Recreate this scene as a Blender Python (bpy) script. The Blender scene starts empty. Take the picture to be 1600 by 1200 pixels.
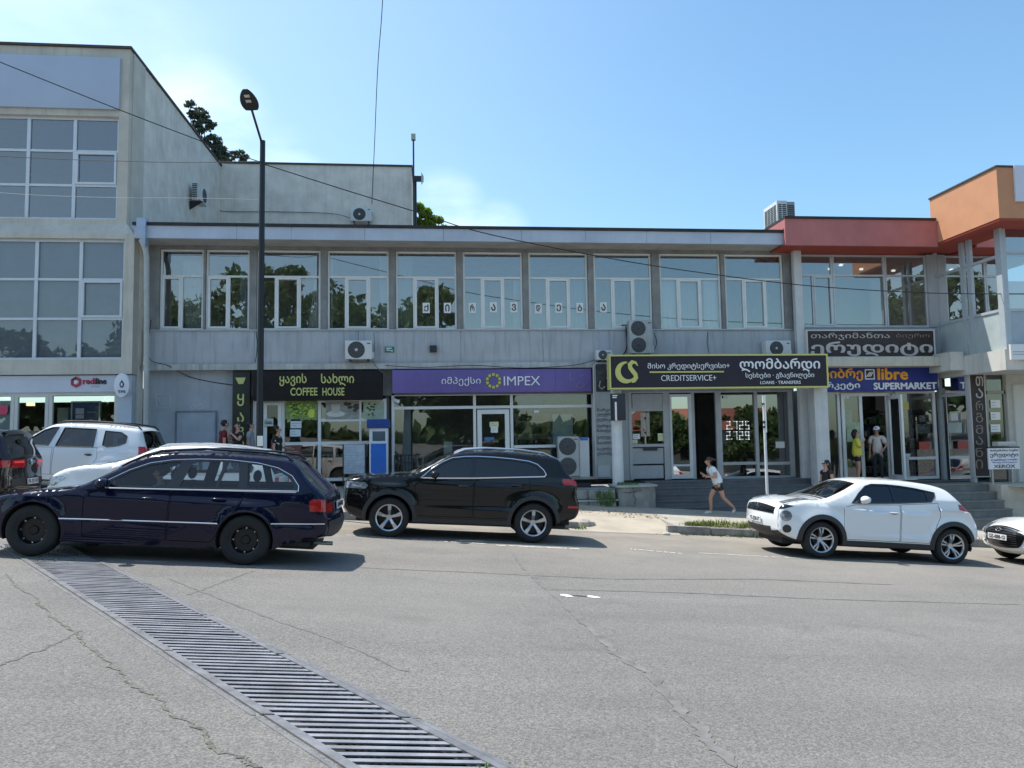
import bpy, bmesh, math, random
import numpy as np
from mathutils import Vector, Matrix
from mathutils.geometry import delaunay_2d_cdt
random.seed(7); RNG = np.random.default_rng(7)
SC = bpy.context.scene
COL = SC.collection

# ------------------------------------------------------------------ camera
FPX = 1200.0
YAW, PITCH, ROLL = math.radians(5.8), math.atan(90/1200), 0.016
CF = Vector((math.sin(YAW)*math.cos(PITCH), math.cos(YAW)*math.cos(PITCH), math.sin(PITCH)))
_r0 = Vector((math.cos(YAW), -math.sin(YAW), 0)); _u0 = _r0.cross(CF)
CR = math.cos(ROLL)*_r0 - math.sin(ROLL)*_u0
CU = math.cos(ROLL)*_u0 + math.sin(ROLL)*_r0
cam_d = bpy.data.cameras.new('camera'); cam = bpy.data.objects.new('camera', cam_d); COL.objects.link(cam)
cam_d.sensor_width = 36; cam_d.lens = 36*FPX/1600; cam_d.clip_start = .1; cam_d.clip_end = 3000
cam.matrix_world = Matrix(((CR.x, CU.x, -CF.x, 0), (CR.y, CU.y, -CF.y, 0), (CR.z, CU.z, -CF.z, 0), (0, 0, 0, 1)))
SC.camera = cam

# ------------------------------------------------------------------ sky, sun, exposure
SUNV = Vector((-.42, .27, 1.0)).normalized()
SUN_EL = math.asin(SUNV.z); SUN_AZ = math.atan2(SUNV.x, SUNV.y)
w = bpy.data.worlds.new('World'); SC.world = w; w.use_nodes = True
nt = w.node_tree; nt.nodes.clear()
out = nt.nodes.new('ShaderNodeOutputWorld'); bg = nt.nodes.new('ShaderNodeBackground')
sky = nt.nodes.new('ShaderNodeTexSky'); sky.sky_type = 'NISHITA'; sky.sun_disc = False
sky.sun_elevation = SUN_EL; sky.sun_rotation = SUN_AZ % (2*math.pi)
sky.air_density = 1.25; sky.dust_density = .9; sky.ozone_density = 3.0
tc = nt.nodes.new('ShaderNodeTexCoord')
sep = nt.nodes.new('ShaderNodeSeparateXYZ'); nt.links.new(tc.outputs['Generated'], sep.inputs[0])
mp = nt.nodes.new('ShaderNodeMapping'); mp.inputs['Scale'].default_value = (1.0, 1.0, 2.6); mp.inputs['Location'].default_value = (.35, .1, .2)
nt.links.new(tc.outputs['Generated'], mp.inputs[0])
nz = nt.nodes.new('ShaderNodeTexNoise'); nz.inputs['Scale'].default_value = 5.5; nz.inputs['Detail'].default_value = 7; nz.inputs['Roughness'].default_value = .55
nt.links.new(mp.outputs[0], nz.inputs['Vector'])
rmp = nt.nodes.new('ShaderNodeValToRGB'); rmp.color_ramp.elements[0].position = .34; rmp.color_ramp.elements[1].position = .66
nt.links.new(nz.outputs[0], rmp.inputs[0])
# clouds hang low, over the left half
def mrange(src, a, b, c, d):
    n = nt.nodes.new('ShaderNodeMapRange'); n.clamp = True; n.interpolation_type = 'SMOOTHSTEP'
    for i, v in enumerate((a, b, c, d)): n.inputs[1+i].default_value = v
    nt.links.new(src, n.inputs[0]); return n.outputs[0]
def mul(a, b):
    n = nt.nodes.new('ShaderNodeMath'); n.operation = 'MULTIPLY'
    nt.links.new(a, n.inputs[0])
    if isinstance(b, float): n.inputs[1].default_value = b
    else: nt.links.new(b, n.inputs[1])
    return n.outputs[0]
def spot(px, py, inner, outer):
    d = (CF + CR*((px-800)/FPX) + CU*((600-py)/FPX)).normalized()
    n = nt.nodes.new('ShaderNodeVectorMath'); n.operation = 'DOT_PRODUCT'; n.inputs[1].default_value = d
    nt.links.new(tc.outputs['Generated'], n.inputs[0]); return mrange(n.outputs['Value'], math.cos(math.radians(outer)), math.cos(math.radians(inner)), 0, 1)
def mx_(a, b):
    n = nt.nodes.new('ShaderNodeMath'); n.operation = 'MAXIMUM'; nt.links.new(a, n.inputs[0]); nt.links.new(b, n.inputs[1]); return n.outputs[0]
banks = mx_(mx_(spot(290, 215, .5, 6.5), spot(430, 300, .5, 5)), mx_(mx_(spot(690, 345, .3, 4.2), spot(775, 368, .3, 3)), mul(spot(60, 20, 2, 12), .35)))
fac = mul(mul(rmp.outputs[0], banks), .48)
hz_l = mul(mrange(sep.outputs[0], -.6, .5, 1, 0), .22)     # thin haze, thicker to the left
addn = nt.nodes.new('ShaderNodeMath'); addn.operation = 'ADD'; addn.use_clamp = True
nt.links.new(fac, addn.inputs[0]); nt.links.new(hz_l, addn.inputs[1])
mix = nt.nodes.new('ShaderNodeMix'); mix.data_type = 'RGBA'
tn = nt.nodes.new('ShaderNodeMix'); tn.data_type = 'RGBA'; tn.blend_type = 'MULTIPLY'; tn.inputs[0].default_value = 1; tn.inputs[7].default_value = (.81, 1.0, 1.035, 1)
nt.links.new(sky.outputs[0], tn.inputs[6])
nt.links.new(addn.outputs[0], mix.inputs[0]); nt.links.new(tn.outputs[2], mix.inputs[6])
mix.inputs[7].default_value = (7.0, 8.0, 8.6, 1)
nt.links.new(mix.outputs[2], bg.inputs[0]); bg.inputs[1].default_value = .142
nt.links.new(bg.outputs[0], out.inputs[0])

sl = bpy.data.lights.new('sun', 'SUN'); sl.energy = 4.8; sl.angle = math.radians(.5); sl.color = (1, .95, .87)
so = bpy.data.objects.new('sun', sl); COL.objects.link(so)
so.rotation_euler = SUNV.to_track_quat('Z', 'Y').to_euler(); so.location = (0, 0, 40)

SC.view_settings.view_transform = 'Standard'; SC.view_settings.look = 'None'
SC.view_settings.exposure = .45; SC.view_settings.gamma = 1
SC.cycles.max_bounces = 8; SC.cycles.transparent_max_bounces = 16
SC.cycles.use_denoising = True

# ------------------------------------------------------------------ projection helpers: a pixel of the photograph -> a point on a real plane
def ray(px, py): return CF + CR*((px-800)/FPX) + CU*((600-py)/FPX)
def at(px, py, Y): d = ray(px, py); return d*(Y/d.y)
def atx(px, py, X): d = ray(px, py); return d*(X/d.x)
GA, GB, G0 = .06947, .01104, 1.60
def gz(X, Y): return -(G0 + GA*max(-45, min(45, X)) + GB*max(-40, min(60, Y)))
def atg(px, py, dz=0.0):
    d = ray(px, py); t = -(G0-dz)/(d.z + GA*d.x + GB*d.y); return d*t
def rect(p0, q0, p1, q1, Y):
    X0, X1 = at(p0, (q0+q1)/2, Y).x, at(p1, (q0+q1)/2, Y).x
    Z1, Z0 = at((p0+p1)/2, q0, Y).z, at((p0+p1)/2, q1, Y).z
    return X0, X1, Z0, Z1

# ------------------------------------------------------------------ materials
MATS = {}
def M(name, col, rough=.6, metal=0.0, var=0.0, scale=3.0, bump=0.0, bscale=60.0, spec=.5, coat=0.0, streak=0.0, stcol=None, emit=0.0, coords='Object', flake=0.0):
    if name in MATS: return MATS[name]
    m = bpy.data.materials.new(name); m.use_nodes = True; t = m.node_tree; N = t.nodes; L = t.links
    b = N['Principled BSDF']; b.inputs['Roughness'].default_value = rough; b.inputs['Metallic'].default_value = metal
    b.inputs['Specular IOR Level'].default_value = spec
    b.inputs['Coat Weight'].default_value = coat; b.inputs['Coat Roughness'].default_value = .03
    c4 = (*col, 1); b.inputs['Base Color'].default_value = c4
    if emit:
        b.inputs['Emission Color'].default_value = c4; b.inputs['Emission Strength'].default_value = emit
    tcn = N.new('ShaderNodeTexCoord'); vec = tcn.outputs[coords]
    last = None
    if var:
        n = N.new('ShaderNodeTexNoise'); n.inputs['Scale'].default_value = scale; n.inputs['Detail'].default_value = 6; n.inputs['Roughness'].default_value = .6
        L.new(vec, n.inputs['Vector'])
        r = N.new('ShaderNodeValToRGB'); e = r.color_ramp.elements
        e[0].position, e[1].position = .3, .7
        e[0].color = (*[max(0, c*(1-var)) for c in col], 1); e[1].color = (*[min(1, c*(1+var)) for c in col], 1)
        L.new(n.outputs[0], r.inputs[0]); last = r.outputs[0]
        L.new(last, b.inputs['Base Color'])
    if streak:
        mpn = N.new('ShaderNodeMapping'); mpn.inputs['Scale'].default_value = (4.6, 4.6, .32); L.new(vec, mpn.inputs[0])
        n = N.new('ShaderNodeTexNoise'); n.inputs['Scale'].default_value = 1.7; n.inputs['Detail'].default_value = 8; n.inputs['Roughness'].default_value = .65
        L.new(mpn.outputs[0], n.inputs['Vector'])
        r = N.new('ShaderNodeValToRGB'); r.color_ramp.elements[0].position = .50; r.color_ramp.elements[1].position = .72
        L.new(n.outputs[0], r.inputs[0])
        ml = N.new('ShaderNodeMath'); ml.operation = 'MULTIPLY'; ml.inputs[1].default_value = streak; L.new(r.outputs[0], ml.inputs[0])
        mx = N.new('ShaderNodeMix'); mx.data_type = 'RGBA'
        L.new(ml.outputs[0], mx.inputs[0])
        if last: L.new(last, mx.inputs[6])
        else: mx.inputs[6].default_value = c4
        mx.inputs[7].default_value = (*(stcol or [c*.55 for c in col]), 1)
        L.new(mx.outputs[2], b.inputs['Base Color'])
    if bump:
        n = N.new('ShaderNodeTexNoise'); n.inputs['Scale'].default_value = bscale; n.inputs['Detail'].default_value = 5
        L.new(vec, n.inputs['Vector'])
        bn = N.new('ShaderNodeBump'); bn.inputs['Strength'].default_value = bump; bn.inputs['Distance'].default_value = .02
        L.new(n.outputs[0], bn.inputs['Height']); L.new(bn.outputs[0], b.inputs['Normal'])
    MATS[name] = m; return m

def glass(name, tint=(.8, .86, .86), base=.06, k=1.0, rough=.0, ior=1.5, rc=(1, 1, 1), wav=0.0):
    if name in MATS: return MATS[name]
    m = bpy.data.materials.new(name); m.use_nodes = True; t = m.node_tree; N = t.nodes; L = t.links
    N.clear(); o = N.new('ShaderNodeOutputMaterial'); mx = N.new('ShaderNodeMixShader')
    tr = N.new('ShaderNodeBsdfTransparent'); tr.inputs[0].default_value = (*tint, 1)
    gl = N.new('ShaderNodeBsdfGlossy'); gl.inputs['Roughness'].default_value = rough; gl.inputs['Color'].default_value = (*rc, 1)
    fr = N.new('ShaderNodeFresnel'); fr.inputs[0].default_value = ior
    ma = N.new('ShaderNodeMath'); ma.operation = 'MULTIPLY_ADD'; ma.use_clamp = True
    ma.inputs[1].default_value = k; ma.inputs[2].default_value = base
    L.new(fr.outputs[0], ma.inputs[0]); L.new(ma.outputs[0], mx.inputs[0])
    L.new(tr.outputs[0], mx.inputs[1]); L.new(gl.outputs[0], mx.inputs[2]); L.new(mx.outputs[0], o.inputs[0])
    if wav:
        tcn = N.new('ShaderNodeTexCoord'); n = N.new('ShaderNodeTexNoise'); n.inputs['Scale'].default_value = .9; n.inputs['Detail'].default_value = 1
        L.new(tcn.outputs['Object'], n.inputs['Vector'])
        bn = N.new('ShaderNodeBump'); bn.inputs['Strength'].default_value = wav; bn.inputs['Distance'].default_value = .05
        L.new(n.outputs[0], bn.inputs['Height']); L.new(bn.outputs[0], gl.inputs['Normal']); L.new(bn.outputs[0], fr.inputs['Normal'])
    MATS[name] = m; return m

# ------------------------------------------------------------------ mesh builder
ORG = {}
class MB:
    def __init__(s): s.v = []; s.f = []; s.mi = []; s.cur = 0
    def mat(s, i): s.cur = i; return s
    def add(s, vs, fs):
        n = len(s.v); s.v += [tuple(p) for p in vs]
        for f in fs: s.f.append([i+n for i in f]); s.mi.append(s.cur)
        return s
    def box(s, x0, x1, y0, y1, z0, z1):
        if x0 > x1: x0, x1 = x1, x0
        if y0 > y1: y0, y1 = y1, y0
        if z0 > z1: z0, z1 = z1, z0
        return s.add([(x0,y0,z0),(x1,y0,z0),(x1,y1,z0),(x0,y1,z0),(x0,y0,z1),(x1,y0,z1),(x1,y1,z1),(x0,y1,z1)],
                     [(0,3,2,1),(4,5,6,7),(0,1,5,4),(1,2,6,5),(2,3,7,6),(3,0,4,7)])
    def quad(s, *p): return s.add(p, [tuple(range(len(p)))])
    def prism(s, poly, y0, y1):            # polygon in XZ (counter-clockwise seen from -Y) pushed along Y
        n = len(poly)
        vs = [(x, y0, z) for x, z in poly] + [(x, y1, z) for x, z in poly]
        fs = [tuple(range(n)), tuple(range(2*n-1, n-1, -1))] + [(i, i+n, (i+1) % n+n, (i+1) % n) for i in range(n)]
        return s.add(vs, fs)
    def slab(s, poly, z0, z1):             # polygon in XY, z0/z1 numbers or functions
        n = len(poly); g = lambda z, p: z(*p) if callable(z) else z
        vs = [(x, y, g(z0, (x, y))) for x, y in poly] + [(x, y, g(z1, (x, y))) for x, y in poly]
        fs = [tuple(range(n-1, -1, -1)), tuple(range(n, 2*n))] + [(i, (i+1) % n, (i+1) % n+n, i+n) for i in range(n)]
        return s.add(vs, fs)
    def cyl(s, p0, p1, r0, r1=None, n=12, caps=True):
        r1 = r0 if r1 is None else r1
        p0, p1 = Vector(p0), Vector(p1); d = (p1-p0).normalized()
        a = d.orthogonal().normalized(); b = d.cross(a)
        vs = []
        for p, r in ((p0, r0), (p1, r1)):
            for i in range(n):
                t = 2*math.pi*i/n; vs.append(p + a*(r*math.cos(t)) + b*(r*math.sin(t)))
        fs = [(i, (i+1) % n, (i+1) % n+n, i+n) for i in range(n)]
        if caps: fs += [tuple(range(n-1, -1, -1)), tuple(range(n, 2*n))]
        return s.add(vs, fs)
    def tube(s, pts, r, n=6, closed=False):
        pts = [Vector(p) for p in pts]; m = len(pts); vs = []
        rr = r if isinstance(r, (list, tuple)) else [r]*m
        prev = None
        for i, p in enumerate(pts):
            if closed: d = pts[(i+1) % m]-pts[i-1]
            else: d = pts[min(i+1, m-1)]-pts[max(i-1, 0)]
            d = d.normalized() if d.length > 1e-9 else Vector((1, 0, 0))
            if prev is None: a = d.orthogonal().normalized()
            else:
                a = prev-d*prev.dot(d); a = a.normalized() if a.length > 1e-6 else d.orthogonal().normalized()
            prev = a; b = d.cross(a)
            for k in range(n):
                t = 2*math.pi*k/n; vs.append(p+a*(rr[i]*math.cos(t))+b*(rr[i]*math.sin(t)))
        fs = []
        for i in range(m if closed else m-1):
            j = (i+1) % m
            for k in range(n): fs.append((i*n+k, i*n+(k+1) % n, j*n+(k+1) % n, j*n+k))
        if not closed: fs += [tuple(range(n-1, -1, -1)), tuple(range((m-1)*n, m*n))]
        return s.add(vs, fs)
    def lathe(s, prof, c=(0, 0, 0), axis='Z', n=24, caps=True):     # prof: (radius, height)
        vs = []; c = Vector(c)
        for r, h in prof:
            for i in range(n):
                t = 2*math.pi*i/n; a, b = r*math.cos(t), r*math.sin(t)
                vs.append(c + Vector({'Z': (a, b, h), 'Y': (b, h, a), 'X': (h, a, b)}[axis]))
        fs = [(j*n+i, j*n+(i+1) % n, (j+1)*n+(i+1) % n, (j+1)*n+i) for j in range(len(prof)-1) for i in range(n)]
        if caps: fs += [tuple(range(n-1, -1, -1)), tuple(range((len(prof)-1)*n, len(prof)*n))]
        return s.add(vs, fs)
    def ball(s, c, r, n=12, m=8):
        c = Vector(c); r = Vector(r) if hasattr(r, '__len__') else Vector((r, r, r)); vs = []
        for j in range(m+1):
            p = math.pi*j/m
            for i in range(n):
                t = 2*math.pi*i/n
                vs.append((c.x+r.x*math.sin(p)*math.cos(t), c.y+r.y*math.sin(p)*math.sin(t), c.z-r.z*math.cos(p)))
        return s.add(vs, [(j*n+i, j*n+(i+1) % n, (j+1)*n+(i+1) % n, (j+1)*n+i) for j in range(m) for i in range(n)])
    def grid(s, rows):                     # rows of equal length
        m = len(rows[0]); vs = [p for r in rows for p in r]
        return s.add(vs, [(j*m+i, j*m+i+1, (j+1)*m+i+1, (j+1)*m+i) for j in range(len(rows)-1) for i in range(m-1)])
    def build(s, name, mats, parent=None, smooth=False, angle=40, bevel=0, org=None):
        if not isinstance(mats, (list, tuple)): mats = [mats]
        if org is None: org = ORG.get(parent.name, Vector()) if parent else Vector()
        me = bpy.data.meshes.new(name)
        me.from_pydata([(p[0]-org.x, p[1]-org.y, p[2]-org.z) for p in s.v], [], s.f)
        for m in mats: me.materials.append(m)
        me.polygons.foreach_set('material_index', s.mi)
        if bevel:
            bm = bmesh.new(); bm.from_mesh(me)
            bmesh.ops.remove_doubles(bm, verts=bm.verts, dist=1e-5)
            bmesh.ops.bevel(bm, geom=[e for e in bm.edges if len(e.link_faces) == 2 and e.calc_face_angle(0) > .5], offset=bevel, segments=2, affect='EDGES', profile=.7)
            bm.to_mesh(me); bm.free(); smooth = True
        if smooth:
            me.polygons.foreach_set('use_smooth', [True]*len(me.polygons))
            me.set_sharp_from_angle(angle=math.radians(angle))
        me.update()
        o = bpy.data.objects.new(name, me); COL.objects.link(o)
        if parent: o.parent = parent; ORG[o.name] = org
        return o
def tag(o, label=None, cat=None, group=None, kind=None):
    if label: o['label'] = label
    if cat: o['category'] = cat
    if group: o['group'] = group
    if kind: o['kind'] = kind
    return o
def thing(name, label, cat, loc, group=None, rot=None):
    o = bpy.data.objects.new(name, None); o.empty_display_size = .2; COL.objects.link(o)
    o.location = loc; ORG[o.name] = Vector(loc)
    if rot: o.rotation_euler = rot; ORG[o.name] = Vector()
    return tag(o, label, cat, group)
def solo(mb, name, mats, label, cat, group=None, **k):
    a = np.array(mb.v); c = Vector(((a[:, 0].min()+a[:, 0].max())/2, (a[:, 1].min()+a[:, 1].max())/2, a[:, 2].min()))
    o = mb.build(name, mats, org=c, **k); o.location = c; ORG[o.name] = c
    return tag(o, label, cat, group)
def struct(mb, name, mats, **k): return tag(mb.build(name, mats, **k), kind='structure')

# ------------------------------------------------------------------ lettering
def text(body, X0, X1, Z0, Z1, Y, m, parent, name='lettering', bold=0.0, ext=.006, fit='both', place=None, mirror=False):
    """letters filling the box X0..X1 x Z0..Z1 on the plane Y (facing -Y), or mapped through place(x, z, d)"""
    c = bpy.data.curves.new('t', 'FONT'); c.body = body; c.offset = min(bold, 0); c.extrude = 0; c.resolution_u = 3
    o = bpy.data.objects.new('t', c); COL.objects.link(o)
    me = bpy.data.meshes.new_from_object(o.evaluated_get(bpy.context.evaluated_depsgraph_get()))
    bpy.data.objects.remove(o); bpy.data.curves.remove(c)
    vs = [v.co.copy() for v in me.vertices]; fs = [tuple(p.vertices) for p in me.polygons]
    be = {}
    for f in fs:
        for i in range(len(f)):
            e = (f[i], f[(i+1) % len(f)]); be[tuple(sorted(e))] = None if tuple(sorted(e)) in be else e
    bpy.data.meshes.remove(me)
    if not vs: return None
    x0, x1 = min(v.x for v in vs), max(v.x for v in vs); z0, z1 = min(v.y for v in vs), max(v.y for v in vs)
    sx, sz = (X1-X0)/(x1-x0), (Z1-Z0)/max(1e-6, z1-z0)
    if fit == 'h': sx = min(sx, sz)
    cx = (X0+X1)/2; mxx = (x0+x1)/2
    n = len(vs); out_ = MB()
    bl = bold*.5 if bold > 0 else 0
    for k, (ox, oz) in enumerate([(0, 0), (bl, 0), (-bl, 0), (0, bl), (0, -bl)] if bl else [(0, 0)]):
        P = []; e2 = ext+.0006*k
        for d in (0, 1):
            for v in vs:
                X = cx+(v.x+ox-mxx)*sx*(-1 if mirror else 1); Z = Z0+(v.y+oz-z0)*sz
                P.append(place(X, Z, e2*(1-d)) if place else (X, Y-e2*(1-d), Z))
        F = [f for f in fs] + [(e[1], e[0], e[0]+n, e[1]+n) for e in be.values() if e]
        if mirror: F = [f[::-1] for f in F]
        out_.add(P, F)
    return out_.build(name, m, parent)

# ------------------------------------------------------------------ common materials
white_pvc = M('white_window_plastic', (.72, .73, .72), .35, var=.06, scale=2)
alu = M('grey_aluminium', (.50, .52, .54), .35, metal=.3, var=.08, scale=3)
dark_metal = M('dark_metal', (.025, .027, .03), .45, metal=.3)
black_rubber = M('black_rubber', (.014, .014, .015), .75, var=.2, scale=20)
black_plastic = M('black_plastic', (.02, .02, .022), .5)
void = M('dark_void', (.006, .006, .007), .95, spec=.1)
paper = M('white_paper', (.78, .79, .78), .7, var=.05, scale=8)
steel = M('galvanised_steel', (.42, .43, .45), .42, metal=.75, var=.2, scale=9, bump=.05)
cable_m = M('black_cable', (.012, .012, .013), .6)
pane_m = glass('window_glass', (.84, .87, .85), .20, 1.2, ior=1.55, wav=.012)
shop_glass = glass('shop_glass', (.80, .85, .85), .10, 1.1, ior=1.5, wav=.01)
# ================================================================== GROUND
def asphalt_mat():
    m = bpy.data.materials.new('old_asphalt'); m.use_nodes = True; t = m.node_tree; N = t.nodes; L = t.links
    b = N['Principled BSDF']; b.inputs['Roughness'].default_value = .88; b.inputs['Specular IOR Level'].default_value = .3
    tcn = N.new('ShaderNodeTexCoord'); v = tcn.outputs['Object']
    def noise(sc, det, ro=.6, vec=None):
        n = N.new('ShaderNodeTexNoise'); n.inputs['Scale'].default_value = sc; n.inputs['Detail'].default_value = det; n.inputs['Roughness'].default_value = ro
        L.new(vec or v, n.inputs['Vector']); return n.outputs[0]
    def ramp(src, p0, c0, p1, c1):
        r = N.new('ShaderNodeValToRGB'); e = r.color_ramp.elements; e[0].position, e[1].position = p0, p1
        e[0].color, e[1].color = (*c0, 1), (*c1, 1); L.new(src, r.inputs[0]); return r.outputs[0]
    def mixc(f, a, c, mode='MIX'):
        n = N.new('ShaderNodeMix'); n.data_type = 'RGBA'; n.blend_type = mode
        if isinstance(f, float): n.inputs[0].default_value = f
        else: L.new(f, n.inputs[0])
        L.new(a, n.inputs[6])
        if isinstance(c, tuple): n.inputs[7].default_value = (*c, 1)
        else: L.new(c, n.inputs[7])
        return n.outputs[2]
    def math_(op, a, bb):
        n = N.new('ShaderNodeMath'); n.operation = op; n.use_clamp = True; L.new(a, n.inputs[0])
        if isinstance(bb, float): n.inputs[1].default_value = bb
        else: L.new(bb, n.inputs[1])
        return n.outputs[0]
    base = ramp(noise(.35, 5), .3, (.148, .143, .137), .72, (.205, .196, .185))
    # stretched streaks along the driving direction
    mpn = N.new('ShaderNodeMapping'); mpn.inputs['Scale'].default_value = (.12, 1.5, 1); L.new(v, mpn.inputs[0])
    base = mixc(.3, base, ramp(noise(1.0, 6, .6, mpn.outputs[0]), .3, (.132, .128, .124), .7, (.226, .216, .202)))
    # aggregate speckle
    vo = N.new('ShaderNodeTexVoronoi'); vo.inputs['Scale'].default_value = 110; L.new(v, vo.inputs['Vector'])
    sp = N.new('ShaderNodeSeparateColor'); L.new(vo.outputs['Color'], sp.inputs[0])
    spk = ramp(sp.outputs[0], .1, (.48, .48, .49), .9, (1.42, 1.40, 1.36))
    base = mixc(.62, base, mixc(1.0, base, spk, 'MULTIPLY'))
    vo2 = N.new('ShaderNodeTexVoronoi'); vo2.inputs['Scale'].default_value = 60; L.new(v, vo2.inputs['Vector'])
    sp2 = N.new('ShaderNodeSeparateColor'); L.new(vo2.outputs['Color'], sp2.inputs[0])
    pit = ramp(sp2.outputs[1], .88, (0, 0, 0), .93, (1, 1, 1))
    base = mixc(math_('MULTIPLY', pit, .5), base, (.09, .09, .09))
    pit2 = ramp(sp2.outputs[2], .93, (0, 0, 0), .96, (1, 1, 1))
    base = mixc(math_('MULTIPLY', pit2, .2), base, (.34, .335, .32))
    # oil stains and tyre-darkened spots
    st = ramp(noise(1.35, 4, .5), .60, (0, 0, 0), .74, (1, 1, 1))
    base = mixc(math_('MULTIPLY', st, .42), base, (.10, .098, .094))
    st2 = ramp(noise(.22, 3, .5), .45, (0, 0, 0), .66, (1, 1, 1))
    base = mixc(math_('MULTIPLY', st2, .30), base, (.235, .222, .20))
    # dust swept against the kerb
    sep2 = N.new('ShaderNodeSeparateXYZ'); L.new(v, sep2.inputs[0])
    mr = N.new('ShaderNodeMapRange'); mr.clamp = True
    for i, q in enumerate((9.5, 17.0, 0, .75)): mr.inputs[1+i].default_value = q
    L.new(sep2.outputs[1], mr.inputs[0])
    dn = ramp(noise(.8, 7, .65), .35, (.25, .25, .25), .65, (1, 1, 1))
    base = mixc(math_('MULTIPLY', mr.outputs[0], dn), base, (.33, .29, .235))
    L.new(base, b.inputs['Base Color'])
    bn = N.new('ShaderNodeBump'); bn.inputs['Strength'].default_value = .55; bn.inputs['Distance'].default_value = .012
    L.new(noise(55, 4, .7), bn.inputs['Height']); L.new(bn.outputs[0], b.inputs['Normal'])
    return m
asphalt = asphalt_mat()

# drain outline on the ground (bars run along X, the channel runs obliquely)
DL0, DL1 = Vector((-6.10, 11.53)), Vector((.70, 2.50))
DR0, DR1 = Vector((-5.10, 11.53)), Vector((1.49, 2.50))
def ground_mesh():
    pts = []; edges = []
    def loop(ps):
        n = len(pts); pts.extend([Vector(p) for p in ps]); edges.extend([(n+i, n+(i+1) % len(ps)) for i in range(len(ps))])
    loop([(-600, -300), (600, -300), (600, 900), (-600, 900)])
    loop([(-45, -40), (45, -40), (45, 60), (-45, 60)])
    loop([DL1, DR1, DR0, DL0])
    V, E, F, *_ = delaunay_2d_cdt(pts, edges, [], 0, 1e-6)
    fs = []
    for f in F:
        c = sum((V[i] for i in f), Vector((0, 0)))/len(f)
        t = (c.y-DL1.y)/(DL0.y-DL1.y)
        if 0 < t < 1 and (DL1.x+(DL0.x-DL1.x)*t) < c.x < (DR1.x+(DR0.x-DR1.x)*t): continue
        fs.append(tuple(f))
    b = MB().add([(p.x, p.y, gz(p.x, p.y)) for p in V], fs)
    struct(b, 'ground', asphalt)
ground_mesh()

def strip(pts, wid, dz, b=None, zf=gz):
    """flat ribbon lying on the ground"""
    b = b or MB(); vs = []; n = len(pts)
    for i, p in enumerate(pts):
        p = Vector(p); d = Vector(pts[min(i+1, n-1)])-Vector(pts[max(i-1, 0)]); d.normalize()
        q = Vector((-d.y, d.x)); ww = wid[i] if isinstance(wid, list) else wid
        for s in (-.5, .5):
            e = p+q*ww*s; vs.append((e.x, e.y, zf(e.x, e.y)+dz))
    return b.add(vs, [(2*i, 2*i+1, 2*i+3, 2*i+2) for i in range(n-1)])
def wiggle(p0, p1, n, amp):
    p0, p1 = Vector(p0), Vector(p1); d = p1-p0; q = Vector((-d.y, d.x)).normalized(); r = []
    o = 0
    for i in range(n+1):
        o = o*.75+random.uniform(-amp, amp); e = 1 if 0 < i < n else .3
        r.append(p0+d*(i/n)+q*o*e)
    return r
def G2(px, py): p = atg(px, py); return Vector((p.x, p.y))
crack_m = M('crack_filled_with_dirt', (.125, .116, .10), .95, var=.6, scale=20)
seam_m = M('tar_seam', (.135, .130, .124), .85, var=.35, scale=5)
def crack(pxs, wid, m, amp=.03, dz=.004, per=12, rag=.6):
    P = [G2(*p) for p in pxs]; pts = []
    for a, c in zip(P[:-1], P[1:]): pts += wiggle(a, c, per, amp)[:-1]
    pts.append(P[-1]); ws = [wid*random.uniform(1-rag, 1+rag) for _ in pts]; ws[0] = ws[-1] = .004
    struct(strip(pts, ws, dz), 'road_crack', m)
crack([(10, 896), (60, 940), (110, 985), (170, 1040), (235, 1085), (300, 1135), (370, 1180), (410, 1200)], .020, crack_m, .02, per=22, rag=.9)
crack([(262, 903), (330, 930), (420, 965), (520, 1000), (640, 1050)], .03, seam_m, .012, .003)
crack([(0, 1040), (45, 1020), (85, 1008), (130, 985)], .018, crack_m, .02, .003)
crack([(800, 866), (822, 892)], .03, seam_m, .012, .004)
crack([(826, 897), (860, 925), (905, 965), (945, 1005), (985, 1037), (1020, 1060), (1060, 1105), (1100, 1145), (1150, 1200)], .075, M('blurred_tar_seam', (.150, .146, .140), .88, var=.3, scale=7), .016, .004, rag=.5)
crack([(560, 887), (700, 893), (850, 900), (960, 905), (1180, 905), (1400, 914)], .05, seam_m, .01, .003)
crack([(850, 921), (1050, 926), (1250, 935), (1600, 945)], .035, seam_m, .012, .003)
crack([(290, 930), (340, 913), (400, 892)], .02, seam_m, .02, .003)

# worn paint
worn = M('worn_road_paint', (.62, .60, .55), .8, var=.3, scale=9)
b = MB()
for (a, c, wd) in [((640, 843), (760, 850), .08), ((775, 852), (905, 858), .10), ((985, 858), (1065, 865), .09), ((1085, 864), (1260, 873), .06), ((540, 836), (620, 841), .07)]:
    pts = wiggle(G2(*a), G2(*c), 26, .006)
    for i in range(len(pts)-1):
        if random.random() < .82: strip(pts[i:i+2], [wd*random.uniform(.4, 1), wd*random.uniform(.4, 1)], .005, b)
struct(b, 'parking_line', worn)
b = MB()
for a, c in [((878, 929), (897, 933)), ((915, 932), (938, 935))]:
    pts = wiggle(G2(*a), G2(*c), 6, .02); strip(pts, [.02, .09, .12, .07, .1, .05, .01], .006, b)
struct(b, 'paint_splash', M('white_paint_splash', (.8, .8, .78), .7))
b = MB(); pts = wiggle(G2(893, 931), G2(920, 933), 6, .02); strip(pts, [.01, .05, .08, .05, .07, .04, .01], .007, b)
struct(b, 'road_patch', crack_m)

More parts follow.
